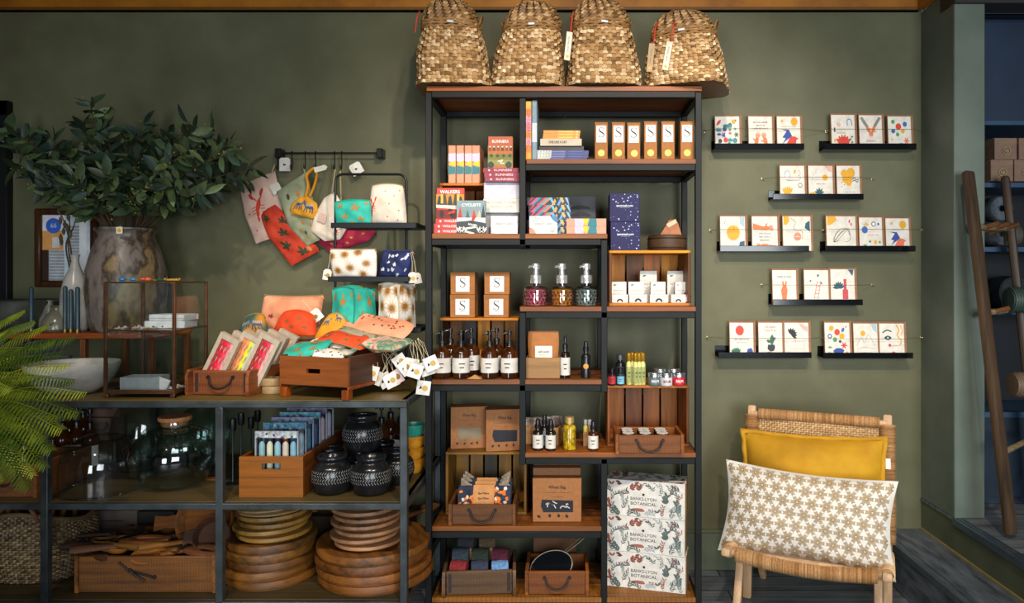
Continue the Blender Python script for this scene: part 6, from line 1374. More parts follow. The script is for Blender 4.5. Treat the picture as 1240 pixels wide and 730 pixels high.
def lobster(u, v, s, ay=1.0, f=1):
    """lobster silhouette pieces in uv"""
    out = []
    def el(cx, cy, a, b, an, n=9):
        an = math.radians(an); return [(u+f*s*(cx+a*math.cos(t_)*math.cos(an)-b*math.sin(t_)*math.sin(an)), v+s*ay*(cy+a*math.cos(t_)*math.sin(an)+b*math.sin(t_)*math.cos(an))) for t_ in [2*PI*i/n for i in range(n)]]
    out += [el(0, 0, .5, .17, 70), el(-.12, -.6, .3, .12, 80), el(-.16, -1.0, .2, .09, 95), el(-.45, .75, .28, .12, 120), el(.42, .85, .28, .12, 60), el(-.2, .5, .25, .05, 130), el(.28, .5, .25, .05, 50)]
    for i in range(3): out += [el(-.35, -.1-.22*i, .2, .03, 200), el(.3, -.05-.22*i, .2, .03, -10)]
    return out
def leafy(u, v, s, ay, a0=90):
    return [[(u+s*(l*math.cos(math.radians(a))*t_-math.sin(math.radians(a))*w_*l), v+s*ay*(l*math.sin(math.radians(a))*t_+math.cos(math.radians(a))*w_*l)) for t_, w_ in ((0, 0), (.35, .18), (.75, .16), (1, 0), (.75, -.16), (.35, -.18))] for a, l in ((a0, 1), (a0+50, .8), (a0-50, .8), (a0+95, .6), (a0-95, .6))]
def bird_m(u, v, s, ay, f=1):
    P_ = lambda L: [(u+f*s*a, v+s*ay*b) for a, b in L]
    return [P_([(-.5, .1), (-.1, .15), (.3, .1), (.55, .2), (.35, -.05), (0, -.12), (-.35, -.3)]), P_([(-.1, .1), (-.3, .6), (.0, .5), (.15, .1)]), P_([(.0, -.05), (.1, -.5), (.25, -.1)])]
def zebra_m(u, v, s, ay, f=1):
    P_ = lambda L: [(u+f*s*a, v+s*ay*b) for a, b in L]
    return [P_([(-.45, .0), (-.4, .28), (0, .22), (.35, .3), (.42, .02), (0, -.04)]), P_([(.3, .2), (.5, .62), (.7, .5), (.62, .35), (.42, .1)]), P_([(-.42, .05), (-.5, -.5), (-.4, -.5), (-.3, .05)]), P_([(-.2, .03), (-.22, -.45), (-.12, -.45), (-.08, .05)]), P_([(.15, .05), (.1, -.45), (.2, -.48), (.27, .05)]), P_([(.3, .05), (.42, -.42), (.52, -.4), (.42, .1)])]
def soft_bag(lab, outline, T, mat, loc, motifs=None, name='pouch', group=None, zip_=True, rx=0, rz=0, ry=0, scale=1, cat='pouch', wob=.004, sd=0, zc='8a7a5a'):
    """filled fabric pouch: outline given as left/right/bottom/top functions -> surface grid, front and back"""
    t = thing(name, lab, cat, loc, 0, group); place(t, loc, rx, rz, ry)
    rr = random.Random(sd); ph = [rr.uniform(0, 6) for _ in range(3)]
    def S(u, v, s=1):
        u = min(1, max(0, u)); v = min(1, max(0, v)); x, z = outline(u, v)
        e = (max(0, math.sin(PI*u))**.45)*(max(0, math.sin(PI*v))**.42)
        return Vector((x, -s*T/2*e+wob*math.sin(u*9+ph[0]+v*4)*math.cos(v*7+ph[1]+u*3)*e, z))
    mb = MB()
    for s in (1, -1): mb.grid(lambda u, v, s=s: S(u, v, s), 26, 20, mat)
    if motifs:
        k_ = [0]
        def fn(u, v, d=1): k_[0] += 1; return S(u, v)+Vector((0, -.0016-.000004*k_[0], 0))
        motifs(mb, fn)
    mb.build('fabric_body', t)
    if zip_:
        mb = MB(); mb.tube([S(u/12, 1.0)+Vector((0, 0, .001)) for u in range(13)], .0032, pm(zc, .5), 6); mb.tube([S(.96, 1), S(1, .97)+Vector((.006, -.006, -.012))], .0028, GOLD, 6); mb.build('zip', t)
    return t, S
def quadf(W, Hh, tl=0, tr=0, bl=0, br=0, dome=0, sagt=0, round_=0):
    def f(u, v):
        l = (-W/2+bl)*(1-v)+(-W/2+tl)*v; r = (W/2-br)*(1-v)+(W/2-tr)*v
        x = l+(r-l)*u; z = Hh*v+(dome*math.sin(PI*u)-sagt*math.sin(PI*u))*v
        if round_:
            c = 1-round_*(abs(2*u-1)**3)*(abs(2*v-1)**3); x *= c; z = Hh/2+(z-Hh/2)*c
        return x, z
    return f
def pts_outline(left, right):
    """outline from two pixel polylines (bottom to top), already local metres"""
    def at(L, v):
        n = len(L)-1; k = min(n-1, int(v*n)); f = v*n-k; return (L[k][0]*(1-f)+L[k+1][0]*f, L[k][1]*(1-f)+L[k+1][1]*f)
    return lambda u, v: tuple(a*(1-u)+b*u for a, b in zip(at(left, v), at(right, v)))
TEAL = mottled(['1f9c8a', '2cb39e', '3cc4ae'], 12, .75, .2, detail=2); CREAM = mottled(['d8c8b4', 'e6d8c4', 'efe4d4'], 14, .8, .2, detail=2)
NAVY = mottled(['141c44', '1f2a5c', '2c3870'], 14, .8, .2, detail=2); CORAL = mottled(['d88a64', 'e89c74', 'f2ac86'], 10, .8, .2, detail=2)
ORNG = mottled(['cc3c10', 'e04818', 'ea5420'], 10, .8, .2, detail=2); MUST = mottled(['d08a14', 'e09a1c', 'eaa626'], 10, .8, .2, detail=2)
RED = mottled(['a82c14', 'c4361a', 'd24224'], 10, .8, .2, detail=2); SAGE = mottled(['7c8464', '949a7a', 'a8ac8c'], 10, .8, .2, detail=2)
PINK = mottled(['b8988a', 'ccaa9a', 'd8b8a8'], 10, .8, .2, detail=2); MAG = mottled(['8a1434', 'a81c40', 'bc2850'], 10, .8, .2, detail=2)
WHITEF = mottled(['dcd4c8', 'eae4da', 'f4efe6'], 10, .8, .2, detail=2)
def suns(rows, r, seed=0):
    def f(mb, fn):
        for u, v in rows: motif_sun(mb, fn, u, v, (r[0]*1.35, r[1]*1.35))
    return f
# ------------------------------------------------ wire stand
SY = 3.02
def stand():
    x0, x1 = X(406, SY), X(492, SY); t = thing('wire_display_stand', 'black metal three-tier stand with arched frame behind the tagged crate', 'display stand', ((x0+x1)/2, SY, zt0)); W = x1-x0; bk = pm('1c1e20', .4, .5)
    dy = .14; ax0, ax1 = X(406, SY+dy)-(x0+x1)/2, X(492, SY+dy)-(x0+x1)/2; H1 = Z(211, SY+dy)-zt0; r = .035; m = MB()
    pts = [(ax0, dy, 0), (ax0, dy, H1-r)]+[(ax0+r-r*math.cos(a), dy, H1-r+r*math.sin(a)) for a in [PI/2*i/6 for i in range(1, 7)]]+[(ax1-r+r*math.sin(a), dy, H1-r+r*math.cos(a)) for a in [PI/2*i/6 for i in range(0, 7)]]+[(ax1, dy, 0)]
    m.tube(pts, .0055, bk, 8); m.build('frame_arch', t)
    for a in (ax0, ax1): m = MB(); m.tube([(a, .02, .0055), (a, .26, .0055)], .0055, bk, 8); m.build('foot_bar', t)
    zz = []
    for px0, px1, y, dp in ((401, 507, 272, .18), (391, 498, 337, .19), (398, 512, 399, .2)):
        z = Z(y, SY-.03)-zt0; a, b = X(px0, SY-.03)-(x0+x1)/2, X(px1, SY-.03)-(x0+x1)/2; a = max(a, -W/2-.02)
        m = MB(); m.bx(a, b-.01, -.035, -.03, z-.014, z+.008, bk, .001); m.bx(a, b-.01, -.03, dp, z-.004, z, pm('2a2c2e', .45, .4), .0005); m.bx(a, b-.01, dp, dp+.004, z-.01, z+.008, bk, .001)
        m.bx(b-.012, b-.008, -.03, dp, z-.01, z+.008, bk, .001); m.build('shelf', t); zz.append(zt0+z+.0006)
    return zz
z_a, z_b, z_c = stand()
def wobble_t(): pass
def teal_birds(mb, fn):
    for u, v, s, f in ((.62, .66, .27, 1), (.3, .32, .22, -1), (.76, .2, .2, 1), (.2, .78, .18, 1), (.9, .85, .14, -1), (.5, .08, .12, 1)):
        for b_ in bird_m(u, v, s, 1.2, f): motif_blob(mb, fn, b_, 'b07a34')
soft_bag('teal pouch with bronze birds on the top tier of the stand', quadf(.158, .098, tl=.004, tr=-.002, bl=.01, dome=.006, round_=.04), .05, TEAL, (X(424.5, 3.0), 3.03, z_a+.002), teal_birds, ry=-3, sd=1, zc='1c8a78')
def wash_cream(mb, fn):
    for b_ in lobster(.16, .45, .16, 1.3): motif_blob(mb, fn, b_, 'c8342a')
    for u, v in ((.5, .8), (.75, .7), (.62, .5), (.85, .35), (.55, .2), (.8, .12), (.9, .85)): motif_blob(mb, fn, [(u+.02*math.cos(a), v+.02*math.sin(a)) for a in [PI*i/4 for i in range(8)]], 'b08a5a')
t, S = soft_bag('cream wash bag with a red lobster on the top tier of the stand', quadf(.168, .172, tl=.012, tr=.016, bl=0, br=0, dome=.006, round_=.05), .1, CREAM, (X(466.5, 3.03), 3.075, z_a+.002), wash_cream, sd=2, name='wash_bag', cat='wash bag')
swing(t, (-.13, -.09, .08), .0, 0) if 0 else None
t, S = soft_bag('white pouch printed with gold suns on the second tier', quadf(.196, .122, tl=-.006, tr=.002, bl=.008, br=.002, dome=-.004, round_=.04), .06, WHITEF, (X(426.5, 3.0), 3.025, z_b+.002), suns([(.17, .25), (.45, .35), (.8, .5), (.35, .82), (.63, .9), (.72, .12), (.05, .75)], (.085, .13)), sd=3)
swing(t, (-.09, -.03, .1), .065, -8, c='e6e0d4'); 
def navy_m(mb, fn):
    rr = random.Random(2)
    for i in range(16): u, v = rr.uniform(.1, .9), rr.uniform(.1, .9); motif_blob(mb, fn, [(u+.05*math.cos(a)*rr.uniform(.3, 1.4), v+.07*math.sin(a)*rr.uniform(.3, 1.4)) for a in [PI*q/4 for q in range(8)]], 'c8ccd8')
t, S = soft_bag('navy pouch with white animals on the second tier', quadf(.145, .118, tl=.02, tr=-.008, bl=.0, br=.014, dome=-.006, round_=.06), .07, NAVY, (X(476.5, 3.02), 3.05, z_b+.002), navy_m, sd=4, wob=.007, zc='2a3460')
swing(t, (.075, -.04, .108), .085, 4, c='dcd6cc'); swing(t, (.078, -.035, .108), .09, 12, c='c8c0b4', mark='bird')
def cube_bag(lab, W, D, Hh, mat, loc, rz, motifs, sd=0, piping='8a7a5a'):
    t = thing('wash_bag', lab, 'wash bag', loc, rz); mb = MB(); rr = random.Random(sd)
    def F(i):       # face param functions front(0) right(1) left(2) top(3)
        def g(u, v):
            bx_, by_ = math.sin(PI*min(1, max(0, u))), math.sin(PI*min(1, max(0, v))); e = .012*bx_*by_+.003*math.sin(u*7+v*5+sd)
            k = 1-.05*v
            if i == 0: return Vector((-W/2*k+W*k*u, -D/2*k-e, Hh*v+.008*math.sin(PI*u)*v))
            if i == 1: return Vector((W/2*k+e, -D/2*k+D*k*u, Hh*v))
            if i == 2: return Vector((-W/2*k-e, D/2*k-D*k*u, Hh*v))
            if i == 3: return Vector((-W/2*.95+W*.95*u, -D/2*.95+D*.95*v, Hh+.014*bx_*by_+.008*math.sin(PI*u)*(1-v)))
            return Vector((W/2*k-W*k*u, D/2*k+e, Hh*v))
        return g
    for i in range(5): mb.grid(F(i), 12, 12, mat)
    mb.add([(-W/2, -D/2, 0), (W/2, -D/2, 0), (W/2, D/2, 0), (-W/2, D/2, 0)], [(0, 3, 2, 1)], mat)
    k_ = [0]
    for i in (0, 1):
        def fn(u, v, i=i): k_[0] += 1; p = F(i)(min(.99, max(.01, u)), min(.99, max(.01, v))); return p+(Vector((0, -.0016-.000004*k_[0], 0)) if i == 0 else Vector((.0016+.000004*k_[0], 0, 0)))
        motifs(mb, fn)
    mb.build('fabric_body', t)
    mb = MB(); mb.tube([F(0)(1, v/8) for v in range(9)], .0028, pm(piping, .7), 6); mb.tube([F(0)(u/8, 1) for u in range(9)], .0028, pm(piping, .7), 6); mb.build('piping', t)
    mb = MB(); mb.tube([F(3)(.02+.96*u/8, .5)+Vector((0, 0, .002)) for u in range(9)], .0035, pm('9a7a3a', .4, .6), 6); mb.build('zip', t)
    return t
t = cube_bag('boxy teal wash bag with bronze birds at the foot of the stand', .125, .13, .166, TEAL, (X(427, 3.0), 3.02, z_c+.002), -28, teal_birds, 1, '1c8a78')
t = cube_bag('boxy white wash bag with gold suns at the foot of the stand', .105, .12, .185, WHITEF, (X(478, 3.03), 3.07, z_c+.002), -24, suns([(.5, .82), (.25, .5), (.75, .45), (.5, .15), (.1, .9), (.95, .85)], (.17, .12)), 2, 'c8b89a')

# ------------------------------------------------ rail with hanging bags
RY = 3.33
def rail():
    t = thing('hook_rail', 'black wall rail with hooks carrying printed bags', 'hook rail', (X(398.5, RY), RY, Z(185.5, RY))); W = X(461, RY)-X(338, RY); bk = pm('101113', .35)
    m = MB(); m.tube([(-W/2, 0, 0), (W/2, 0, 0)], .0048, bk, 10); m.build('bar', t)
    for s in (-1, 1): m = MB(); m.box((s*W/2, .02, 0), (.028, .058, .044), bk, bev=.003); m.build('bracket', t)
    for px in (336.5, 354, 370, 382.5, 405.5, 414):
        x = X(px, RY)-X(398.5, RY); m = MB(); m.tube([(x, .004, .006), (x, -.004, .008), (x, -.007, 0), (x+.002, -.007, -.04), (x+.002, -.008, -.065), (x+.002, -.016, -.078), (x+.002, -.026, -.072), (x+.002, -.03, -.058)], .0026, bk, 6); m.build('hook', t)
rail()
def hang(lab, left, right, T, mat, Y, motifs, strap=None, ry=0, sd=0, wob=.006, tags=(), name='zip_bag', zc='8a7a5a', straps_mat=None, cat='bag'):
    """bag hanging flat near the wall: pixel polylines bottom -> top for left and right edges"""
    o = Vector((X(left[0][0], Y), Y, Z(left[0][1], Y))); tolocal = lambda L: [(X(a, Y)-o.x, Z(b, Y)-o.z) for a, b in L]
    f = pts_outline(tolocal(left), tolocal(right)); t, S = soft_bag(lab, f, T, mat, o, motifs, name=name, zip_=False, sd=sd, wob=wob, cat=cat)
    if strap:
        m = MB(); m.tube([(X(a, Y)-o.x, dy-Y if dy else 0, Z(b, Y)-o.z) for a, b, dy in strap], .0035 if not straps_mat else .0, straps_mat or pm('a89a70', .8), 6) if not straps_mat else None
        if straps_mat:
            pts = [(X(a, Y)-o.x, (dy-Y) if dy else -.005, Z(b, Y)-o.z) for a, b, dy in strap]; m.tube(bez(pts, 4), .012, straps_mat, 8, flat=.4)
        m.build('strap', t)
    for a, b, L, an, w_, h_, c, mk in tags: swing(t, (X(a, Y-.02)-o.x, -.02, Z(b, Y-.02)-o.z), L, an, w_, h_, c, mk)
    return t
def lob_big(u, v, s, c='c23a20', ay=1.0, f=1):
    return lambda mb, fn: [motif_blob(mb, fn, b_, c) for b_ in lobster(u, v, s, ay, f)]
def pink_m(mb, fn):
    for b_ in lobster(.42, .60, .34, .62): motif_blob(mb, fn, b_, 'b82c14')
    for u, v in ((.2, .2), (.5, .12), (.15, .5), (.75, .25), (.35, .35)): motif_blob(mb, fn, [(u+.02*math.cos(a), v+.02*math.sin(a)) for a in [PI*i/3 for i in range(6)]], 'a05a3a')
hang('dusty pink bag with a red lobster, hanging leftmost on the rail', [(310, 295), (297, 262), (290, 225)], [(345, 283), (342, 250), (333, 207)], .03, PINK, 3.345, pink_m, [(332, 209, 3.32), (336, 200, 3.318)], sd=5, tags=[(345, 191, .0, 0, .05, .062, 'd8d4cc', 'bird'), (331, 222, .0, 28, .046, .05, 'd8d0c4', None)])
def red_m(mb, fn):
    for u, v, a in ((.3, .85, 100), (.5, .5, 80), (.35, .3, 120), (.6, .12, 90), (.75, .7, 60)):
        for b_ in leafy(u, v-.05, .24, .6, a): motif_blob(mb, fn, b_, '2c3a1c')
    for u, v in ((.85, .25), (.9, .4), (.8, .1)): motif_blob(mb, fn, [(u+.06*math.cos(a), v+.05*math.sin(a)) for a in [PI*i/4 for i in range(8)]], 'c87a2a')
hang('long red bag printed with dark leaves hanging diagonally', [(353, 322), (325, 287), (314, 260)], [(388, 303), (362, 275), (332, 246)], .045, RED, 3.335, red_m, sd=6)
def sage_m(mb, fn):
    for u, v in ((.3, .3), (.6, .15), (.5, .45), (.35, .65), (.6, .8), (.75, .35), (.2, .1)):
        for b_ in leafy(u, v, .09, 1, 60): motif_blob(mb, fn, b_, 'b8742c')
    for u, v in ((.45, .25), (.6, .6), (.3, .85)): motif_blob(mb, fn, [(u+.05*math.cos(a), v+.04*math.sin(a)) for a in [PI*i/4 for i in range(8)]], '3a4434')
hang('sage green bag with ochre flowers hanging behind the wristlet', [(372, 298), (350, 275), (335, 232)], [(388, 290), (384, 262), (371, 208)], .035, SAGE, 3.318, sage_m, [(370, 210, 3.31), (368, 201, 3.31)], sd=7)
def zeb(mb, fn):
    for u, v, f in ((.3, .5, 1), (.72, .4, -1)):
        for b_ in zebra_m(u, v, .34, 1.2, f): motif_blob(mb, fn, b_, '3c506c')
    rr = random.Random(4)
    for u0, f in ((.3, 1), (.72, -1)):
        for i in range(7): u = u0-.14+.045*i; mb.add([fn(u, .48), fn(u+.015, .48), fn(u+.03, .62), fn(u+.015, .62)], [(0, 1, 2, 3)], pm('b8c4cc'))
hang('mustard wristlet pouch with two zebras and a wide strap', [(353, 259), (351, 252), (357, 243), (366, 237)], [(379, 265), (385, 256), (384, 246), (372, 237)], .03, MUST, 3.29, zeb, [(371, 238, 3.285), (374, 225, 3.284), (372, 212, 3.288), (381, 203, 3.30), (384, 212, 3.288), (381, 226, 3.284), (376, 238, 3.285)], sd=8, straps_mat=MUST, name='wristlet_pouch')
hang('small cream bag with red lobster hanging beside the stand', [(393, 292), (376, 280), (380, 262), (392, 240)], [(412, 290), (419, 278), (420, 255), (405, 232)], .035, CREAM, 3.30, lambda mb, fn: [motif_blob(mb, fn, b_, 'c23a28') for b_ in lobster(.75, .25, .25, .8)], [(403, 234, 3.29), (405, 205, 3.31)], sd=9, tags=[(404, 261, 0, 24, .05, .066, 'e8e4dc', 'bird'), (392, 259, 0, -20, .04, .04, 'd8b8a8', None), (396, 202, 0, -75, .024, .06, 'e0d8c8', None)])
def mag_m(mb, fn):
    for u, v in ((.2, .3), (.4, .6), (.6, .4), (.8, .5), (.5, .2), (.3, .8), (.9, .75)): motif_sun(mb, fn, u, v, (.05, .09), 'c88a3c', 'd8a050', 10)
hang('magenta bag with gold flowers hanging behind the stand', [(400, 306), (384, 292), (386, 270)], [(446, 292), (455, 281), (450, 262)], .03, MAG, 3.345, mag_m, [(414, 270, 3.32), (415, 240, 3.32), (414, 208, 3.32)], sd=10, tags=[(428, 198, 0, 30, .055, .055, 'e6e2da', 'bird')])

# ------------------------------------------------ candle drawer, crate, piles
t0 = brick_crate('reclaimed wood drawer box with iron handle holding packs of twisted candles', (X(272, 2.74)-.012, 2.735, zt0), .255, .3, .094, -6, '9c5a3c', curved=True, worn='6a3a28', group=None)
def candle_pack(lab, x, y, z, cols, rz, n=4, lean=27):
    t = thing('twisted_candle_pack', lab, 'candles', (x, y, z), 0, 'packs of twisted candles'); t.rotation_euler = (0, math.radians(lean), math.radians(rz))
    W, Hh, D = .085, .235, .024; cd_ = pm('b8a894', .7)
    m = MB(); m.bx(-W/2, W/2, .004, D, 0, Hh, cd_, .001); m.bx(-W/2, -W/2+.016, 0, .004, 0, Hh, cd_, 0); m.bx(W/2-.016, W/2, 0, .004, 0, Hh, cd_, 0); m.bx(-W/2+.016, W/2-.016, 0, .004, 0, .018, cd_, 0); m.bx(-W/2+.016, W/2-.016, 0, .004, Hh-.02, Hh, cd_, 0)
    m.build('card_pack', t)
    for i, c in enumerate(cols):
        m = MB(); x0 = -W/2+.021+i*(W-.042)/(len(cols)-1); cc = pm(c, .4)
        vs = []; seg = 8; nz = 30
        for j in range(nz+1):
            tw = j*.9; z_ = .018+(Hh-.04)*j/nz
            for k in range(seg): a = 2*PI*k/seg; r = .0058*(1+.32*math.cos(2*a-tw*1.0)); vs.append((x0+r*math.cos(a), .003+r*math.sin(a)*.8, z_))
        m.add(vs, [(j*seg+k, j*seg+(k+1) % seg, (j+1)*seg+(k+1) % seg, (j+1)*seg+k) for j in range(nz) for k in range(seg)], cc, None, True); m.build('twisted_candle', t)
zq = zt0+.012
import itertools
cx_ = X(262, 2.75)
candle_pack('pack of red and pink twisted candles, front left in the drawer box', cx_-.055, 2.765, zq, ['a83838', 'd81f3c', 'e84a5c', 'e8a0a0'], -6)
candle_pack('pack of orange and yellow twisted candles, front middle in the drawer box', cx_+.022, 2.785, zq+.002, ['d87a4a', 'e89a60', 'e8e030', 'c8d8b0'], -6)
candle_pack('pack of red twisted candles, front right in the drawer box', cx_+.10, 2.765, zq, ['9a3a34', 'c82838', 'e0455a', 'e8b0a8'], -6)
for i in range(5): candle_pack('pack of twisted candles standing behind the front packs in the drawer box', cx_-.03+.033*i, 2.82+.03*(i), zq+.001, ['b85a4a', 'd8a040', 'c84860', 'd8c8a0'], -6)
for i, (px, Y, zz_) in enumerate(((329, 2.80, 0), (327, 2.80, .0305), (336, 2.92, 0))):
    m = MB(); r = 12.5*Y/FPX; m.lathe([(r*.98, 0), (r, .002), (r, .026), (r*.97, .0285), (r*.82, .0285), (r*.8, .02), (.001, .02)], wood('b89a78', '8f7456', 0, 1, .6), 28, cap=False); m.lathe([(.001, 0), (r*.98, 0)], wood('b89a78', '8f7456', 0, 1, .6), 28, cap=False)
    solo(m, 'wooden_coaster_ring', 'round pale wooden dish between the crates, '+['at the bottom in front', 'stacked on the front one', 'farther back'][i], 'dish', (X(px, Y)+.005, Y-.0, zt0+zz_))
def legged_crate():
    Yf = 2.665; W = .30; x0 = (X(337, 2.71)+X(423, 2.62)-W)/2; x1 = x0+W; D = .33; zl = .048; Hh = .153
    t = thing('legged_crate', 'low red-brown crate on short legs piled with folded pouches', 'crate', ((x0+x1)/2, Yf, zt0), -18); w1 = wood('9a5a3c', '5a2c1c', 0, 1, .5, c3='a05a38'); w2 = wood('5e3424', '2e1c16', 1, 1, .5); w3 = wood('a8542c', '7a3a1e', 2, 1, .5)
    m = MB(); hz, hw, hh = (zl+Hh)/2, .03, .009      # front with hand hole
    for b in ((-W/2, -hw, zl, Hh), (hw, W/2, zl, Hh), (-hw, hw, zl, hz-hh), (-hw, hw, hz+hh, Hh)): m.bx(b[0], b[1], 0, .012, b[2], b[3], w1, 0)
    m.build('front_board', t)
    m = MB(); m.bx(-W/2, W/2, D-.012, D, zl, Hh, w1, .001); m.build('back_board', t)
    for s in (-1, 1):
        m = MB(); m.bx(s*(W/2-.006)-.006, s*(W/2-.006)+.006, .012, D-.012, zl, Hh+.004, w2, .001); m.build('side_board', t)
        m = MB(); m.bx(s*(W/2)-.004, s*(W/2)+.004, .0, D, zl-.012, zl, w3, .001); m.build('bottom_batten', t)
        for y in (.0, D-.03): m = MB(); m.bx(s*(W/2-.014)-.014, s*(W/2-.014)+.014, y, y+.03, 0, zl-.0122, w3, .001); m.build('leg', t)
    m = MB(); m.bx(-W/2+.012, W/2-.012, .012, D-.012, zl-.004, zl+.006, w1, 0); m.build('bottom_board', t)
    return Hh, zl
LH, LZ = legged_crate()
# folded pouches: rounded slabs
def folded(lab, p, W, D, T, mat, rz, motifs=None, rx=0, ry=0, tags=0, sd=0, seedtag=0):
    t = thing('folded_pouch', lab, 'pouch', p, 0); place(t, p, rx, rz, ry); rr = random.Random(sd); ph = rr.uniform(0, 6)
    def S(u, v, s=1):
        u = min(1, max(0, u)); v = min(1, max(0, v)); e = (max(0, math.sin(PI*u))**.28)*(max(0, math.sin(PI*v))**.28)
        a, b = 2*u-1, 2*v-1; return Vector((a*W/2*(1-.07*b*b*abs(a)), b*D/2*(1-.10*a*a*abs(b)), s*T/2*e+.004*math.sin(u*8+ph+v*5)*e+.006*math.cos(u*5+ph)))
    mb = MB()
    for s in (1, -1): mb.grid(lambda u, v, s=s: S(u, v, s), 22, 14, mat)
    if motifs:
        k_ = [0]
        def fn(u, v): k_[0] += 1; return S(u, v)+Vector((0, 0, .0016+.000004*k_[0]))
        motifs(mb, fn)
    mb.build('fabric_body', t)
    mb = MB(); mb.tube([S(u/12, 0.0) for u in range(13)], .0028, pm('a8946a', .4, .5), 6); mb.build('zip', t); return t
def berries(mb, fn):
    rr = random.Random(6)
    for i in range(20): u, v = rr.uniform(.08, .92), rr.uniform(.1, .9); motif_blob(mb, fn, [(u+.018*math.cos(a), v+.04*math.sin(a)) for a in [PI*q/3 for q in range(6)]], 'a83a3a' if i % 3 else '5a2c34')
def dots(mb, fn):
    rr = random.Random(7)
    for i in range(14): u, v = rr.uniform(.08, .92), rr.uniform(.1, .9); motif_blob(mb, fn, [(u+.03*math.cos(a), v+.05*math.sin(a)) for a in [PI*q/3 for q in range(6)]], ['b07a44', '3a7a5a', '8a5a3a'][i % 3])
zb = zt0+LH+.002
# contents of the front of the legged crate
folded('folded teal pouch at the front left of the legged crate', (X(372, 2.78), 2.79, zb+.014), .17, .14, .04, TEAL, -8, teal_birds, 18, -6, sd=1)
folded('folded white and brown pouch at the front of the legged crate', (X(400, 2.74), 2.735, zb+.0), .12, .09, .035, WHITEF, 6, dots, 12, 0, sd=2)
folded('small green and white pouch at the front right of the legged crate', (X(418, 2.78), 2.76, zb+.004), .08, .09, .03, mottled(['1f7a5a', 'd8d0c0'], 18, .8, .2), -10, None, 8, 6, sd=3)
folded('cream folded pouch in the middle of the legged crate', (X(405, 2.9), 2.90, zb+.03), .17, .14, .035, CREAM, -20, dots, 10, 8, sd=4)
# long pile to the right, overhanging
pile = [(ORNG, 'orange', .0, 0), (mottled(['8a8a70', 'aaa488'], 12, .8, .2), 'grey-green', .022, 0), (CORAL, 'peach', .046, 0)]
folded('orange pouch with gold motif lying on the pile by the tags', (X(424, 2.9), 2.88, zb+.048), .23, .15, .036, ORNG, -20, dots, 14, 8, sd=5)
folded('grey-green patterned pouch in the middle of the pile', (X(440, 2.9), 2.92, zb+.066), .25, .12, .032, mottled(['8a8a70', 'aaa488'], 12, .8, .2), -22, dots, 14, 9, sd=6)
folded('long peach pouch with red berries on top of the pile', (X(458, 2.93), 2.93, zb+.098), .30, .11, .036, CORAL, -16, berries, 34, 11, sd=7)
folded('multicoloured striped pouch under the peach one at the right', (X(470, 2.84), 2.83, zb+.034), .16, .15, .04, mottled(['c83a34', 'e8c8b0', '3a8a6a', 'd8b8a0'], 16, .8, .2), -22, None, 12, 10, sd=8)
# tags hanging from the pile: (attach px,py) (tag centre px,py) tilt colour
tl = [(448, 430, 452, 452, -14, 'dcd8d0'), (452, 432, 458, 458, -22, 'c8c2b8'), (462, 425, 470, 462, 25, 'f0ece6'), (466, 425, 476, 458, 30, 'e8c8c4'), (470, 424, 486, 447, 38, 'eceae4'), (475, 424, 480, 440, 34, 'e0dcd4'), (480, 422, 462, 462, 30, 'd0cac0'), (497, 414, 500, 443, -12, 'e8e4dc'), (500, 414, 506, 450, -20, 'efebe4'), (505, 410, 519, 441, 22, 'efebe4'), (506, 409, 514, 447, 18, 'dcd6cc'), (503, 412, 514, 470, -8, 'e4e0d8')]
for i, (ax, ay, bx_, by_, tilt, c) in enumerate(tl):
    Y = 2.80+.01*(i % 4)-(.06 if i > 6 else .03); a = P(ax, ay, Y+.05); b = P(bx_, by_-9, Y)
    t = thing('price_tag', ['square white swing tag with gold disc hanging on string over the table edge' if c != 'e8c8c4' else 'pink swing tag with gold disc among the white ones'][0], 'tag', a, 0, 'swing tags hanging off the pouch pile' if c != 'e8c8c4' else None)
    d = b-a; m = MB(); m.tube([(0, 0, 0), tuple(d*.4+Vector((.008, 0, .012))), tuple(d)], .0008, STRING, 5); m.tube([(0, 0, 0), tuple(d*.5+Vector((-.006, 0, .008))), tuple(d)], .0008, STRING, 5); m.build('string', t)
    m = MB(); m.T = mv(*d) @ rot(0, -tilt, R.uniform(-15, 15)); s = .052; m.bx(-s/2, s/2, 0, .001, -s*1.05, 0, pm(c, .6), 0); M = mv(0, -.0006, -s*.55) @ FRONT
    m.flat(disc(.011, 16, .006, 0), GOLD, M); m.flat(leafpoly(-.016, -.004, .012, 40, .003), INK, M); m.flat(leafpoly(-.008, -.004, .012, 110, .003), INK, M); m.build('card', t)
# pile behind the candle drawer
def under2():
    t = thing('wooden_riser', 'wooden riser crate under the coral and orange pouches', 'crate', (-1.172, 2.97, zt0)); w1 = wood('8a5a30', '5a3820', 0, 1, .5); W, D, Hh = .30, .26, .205
    m = MB(); m.bx(-W/2, W/2, 0, D, Hh-.014, Hh, w1, .002); m.build('top_board', t)
    for s in (-1, 1): m = MB(); m.bx(s*(W/2-.008)-.008, s*(W/2-.008)+.008, 0, D, 0, Hh-.014, w1, .001); m.build('end_board', t)
    m = MB(); m.bx(-W/2+.016, W/2-.016, .01, .02, Hh*.5, Hh-.014, w1, .001); m.build('front_board', t); return zt0+Hh+.0006
zr2 = under2()
def coral_m(mb, fn):
    rr = random.Random(8)
    for u, v in ((.55, .4), (.6, .55), (.5, .55), (.62, .3), (.22, .45)):
        for b_ in leafy(u, v, .08, 1.4, rr.uniform(60, 120)): motif_blob(mb, fn, b_, '8a2c3c')
    for u in (.3, .12, .5): mb.add([fn(u, .1), fn(u+.012, .1), fn(u+.06, .95), fn(u+.045, .95)], [(0, 1, 2, 3)], pm('c8744c', .8))
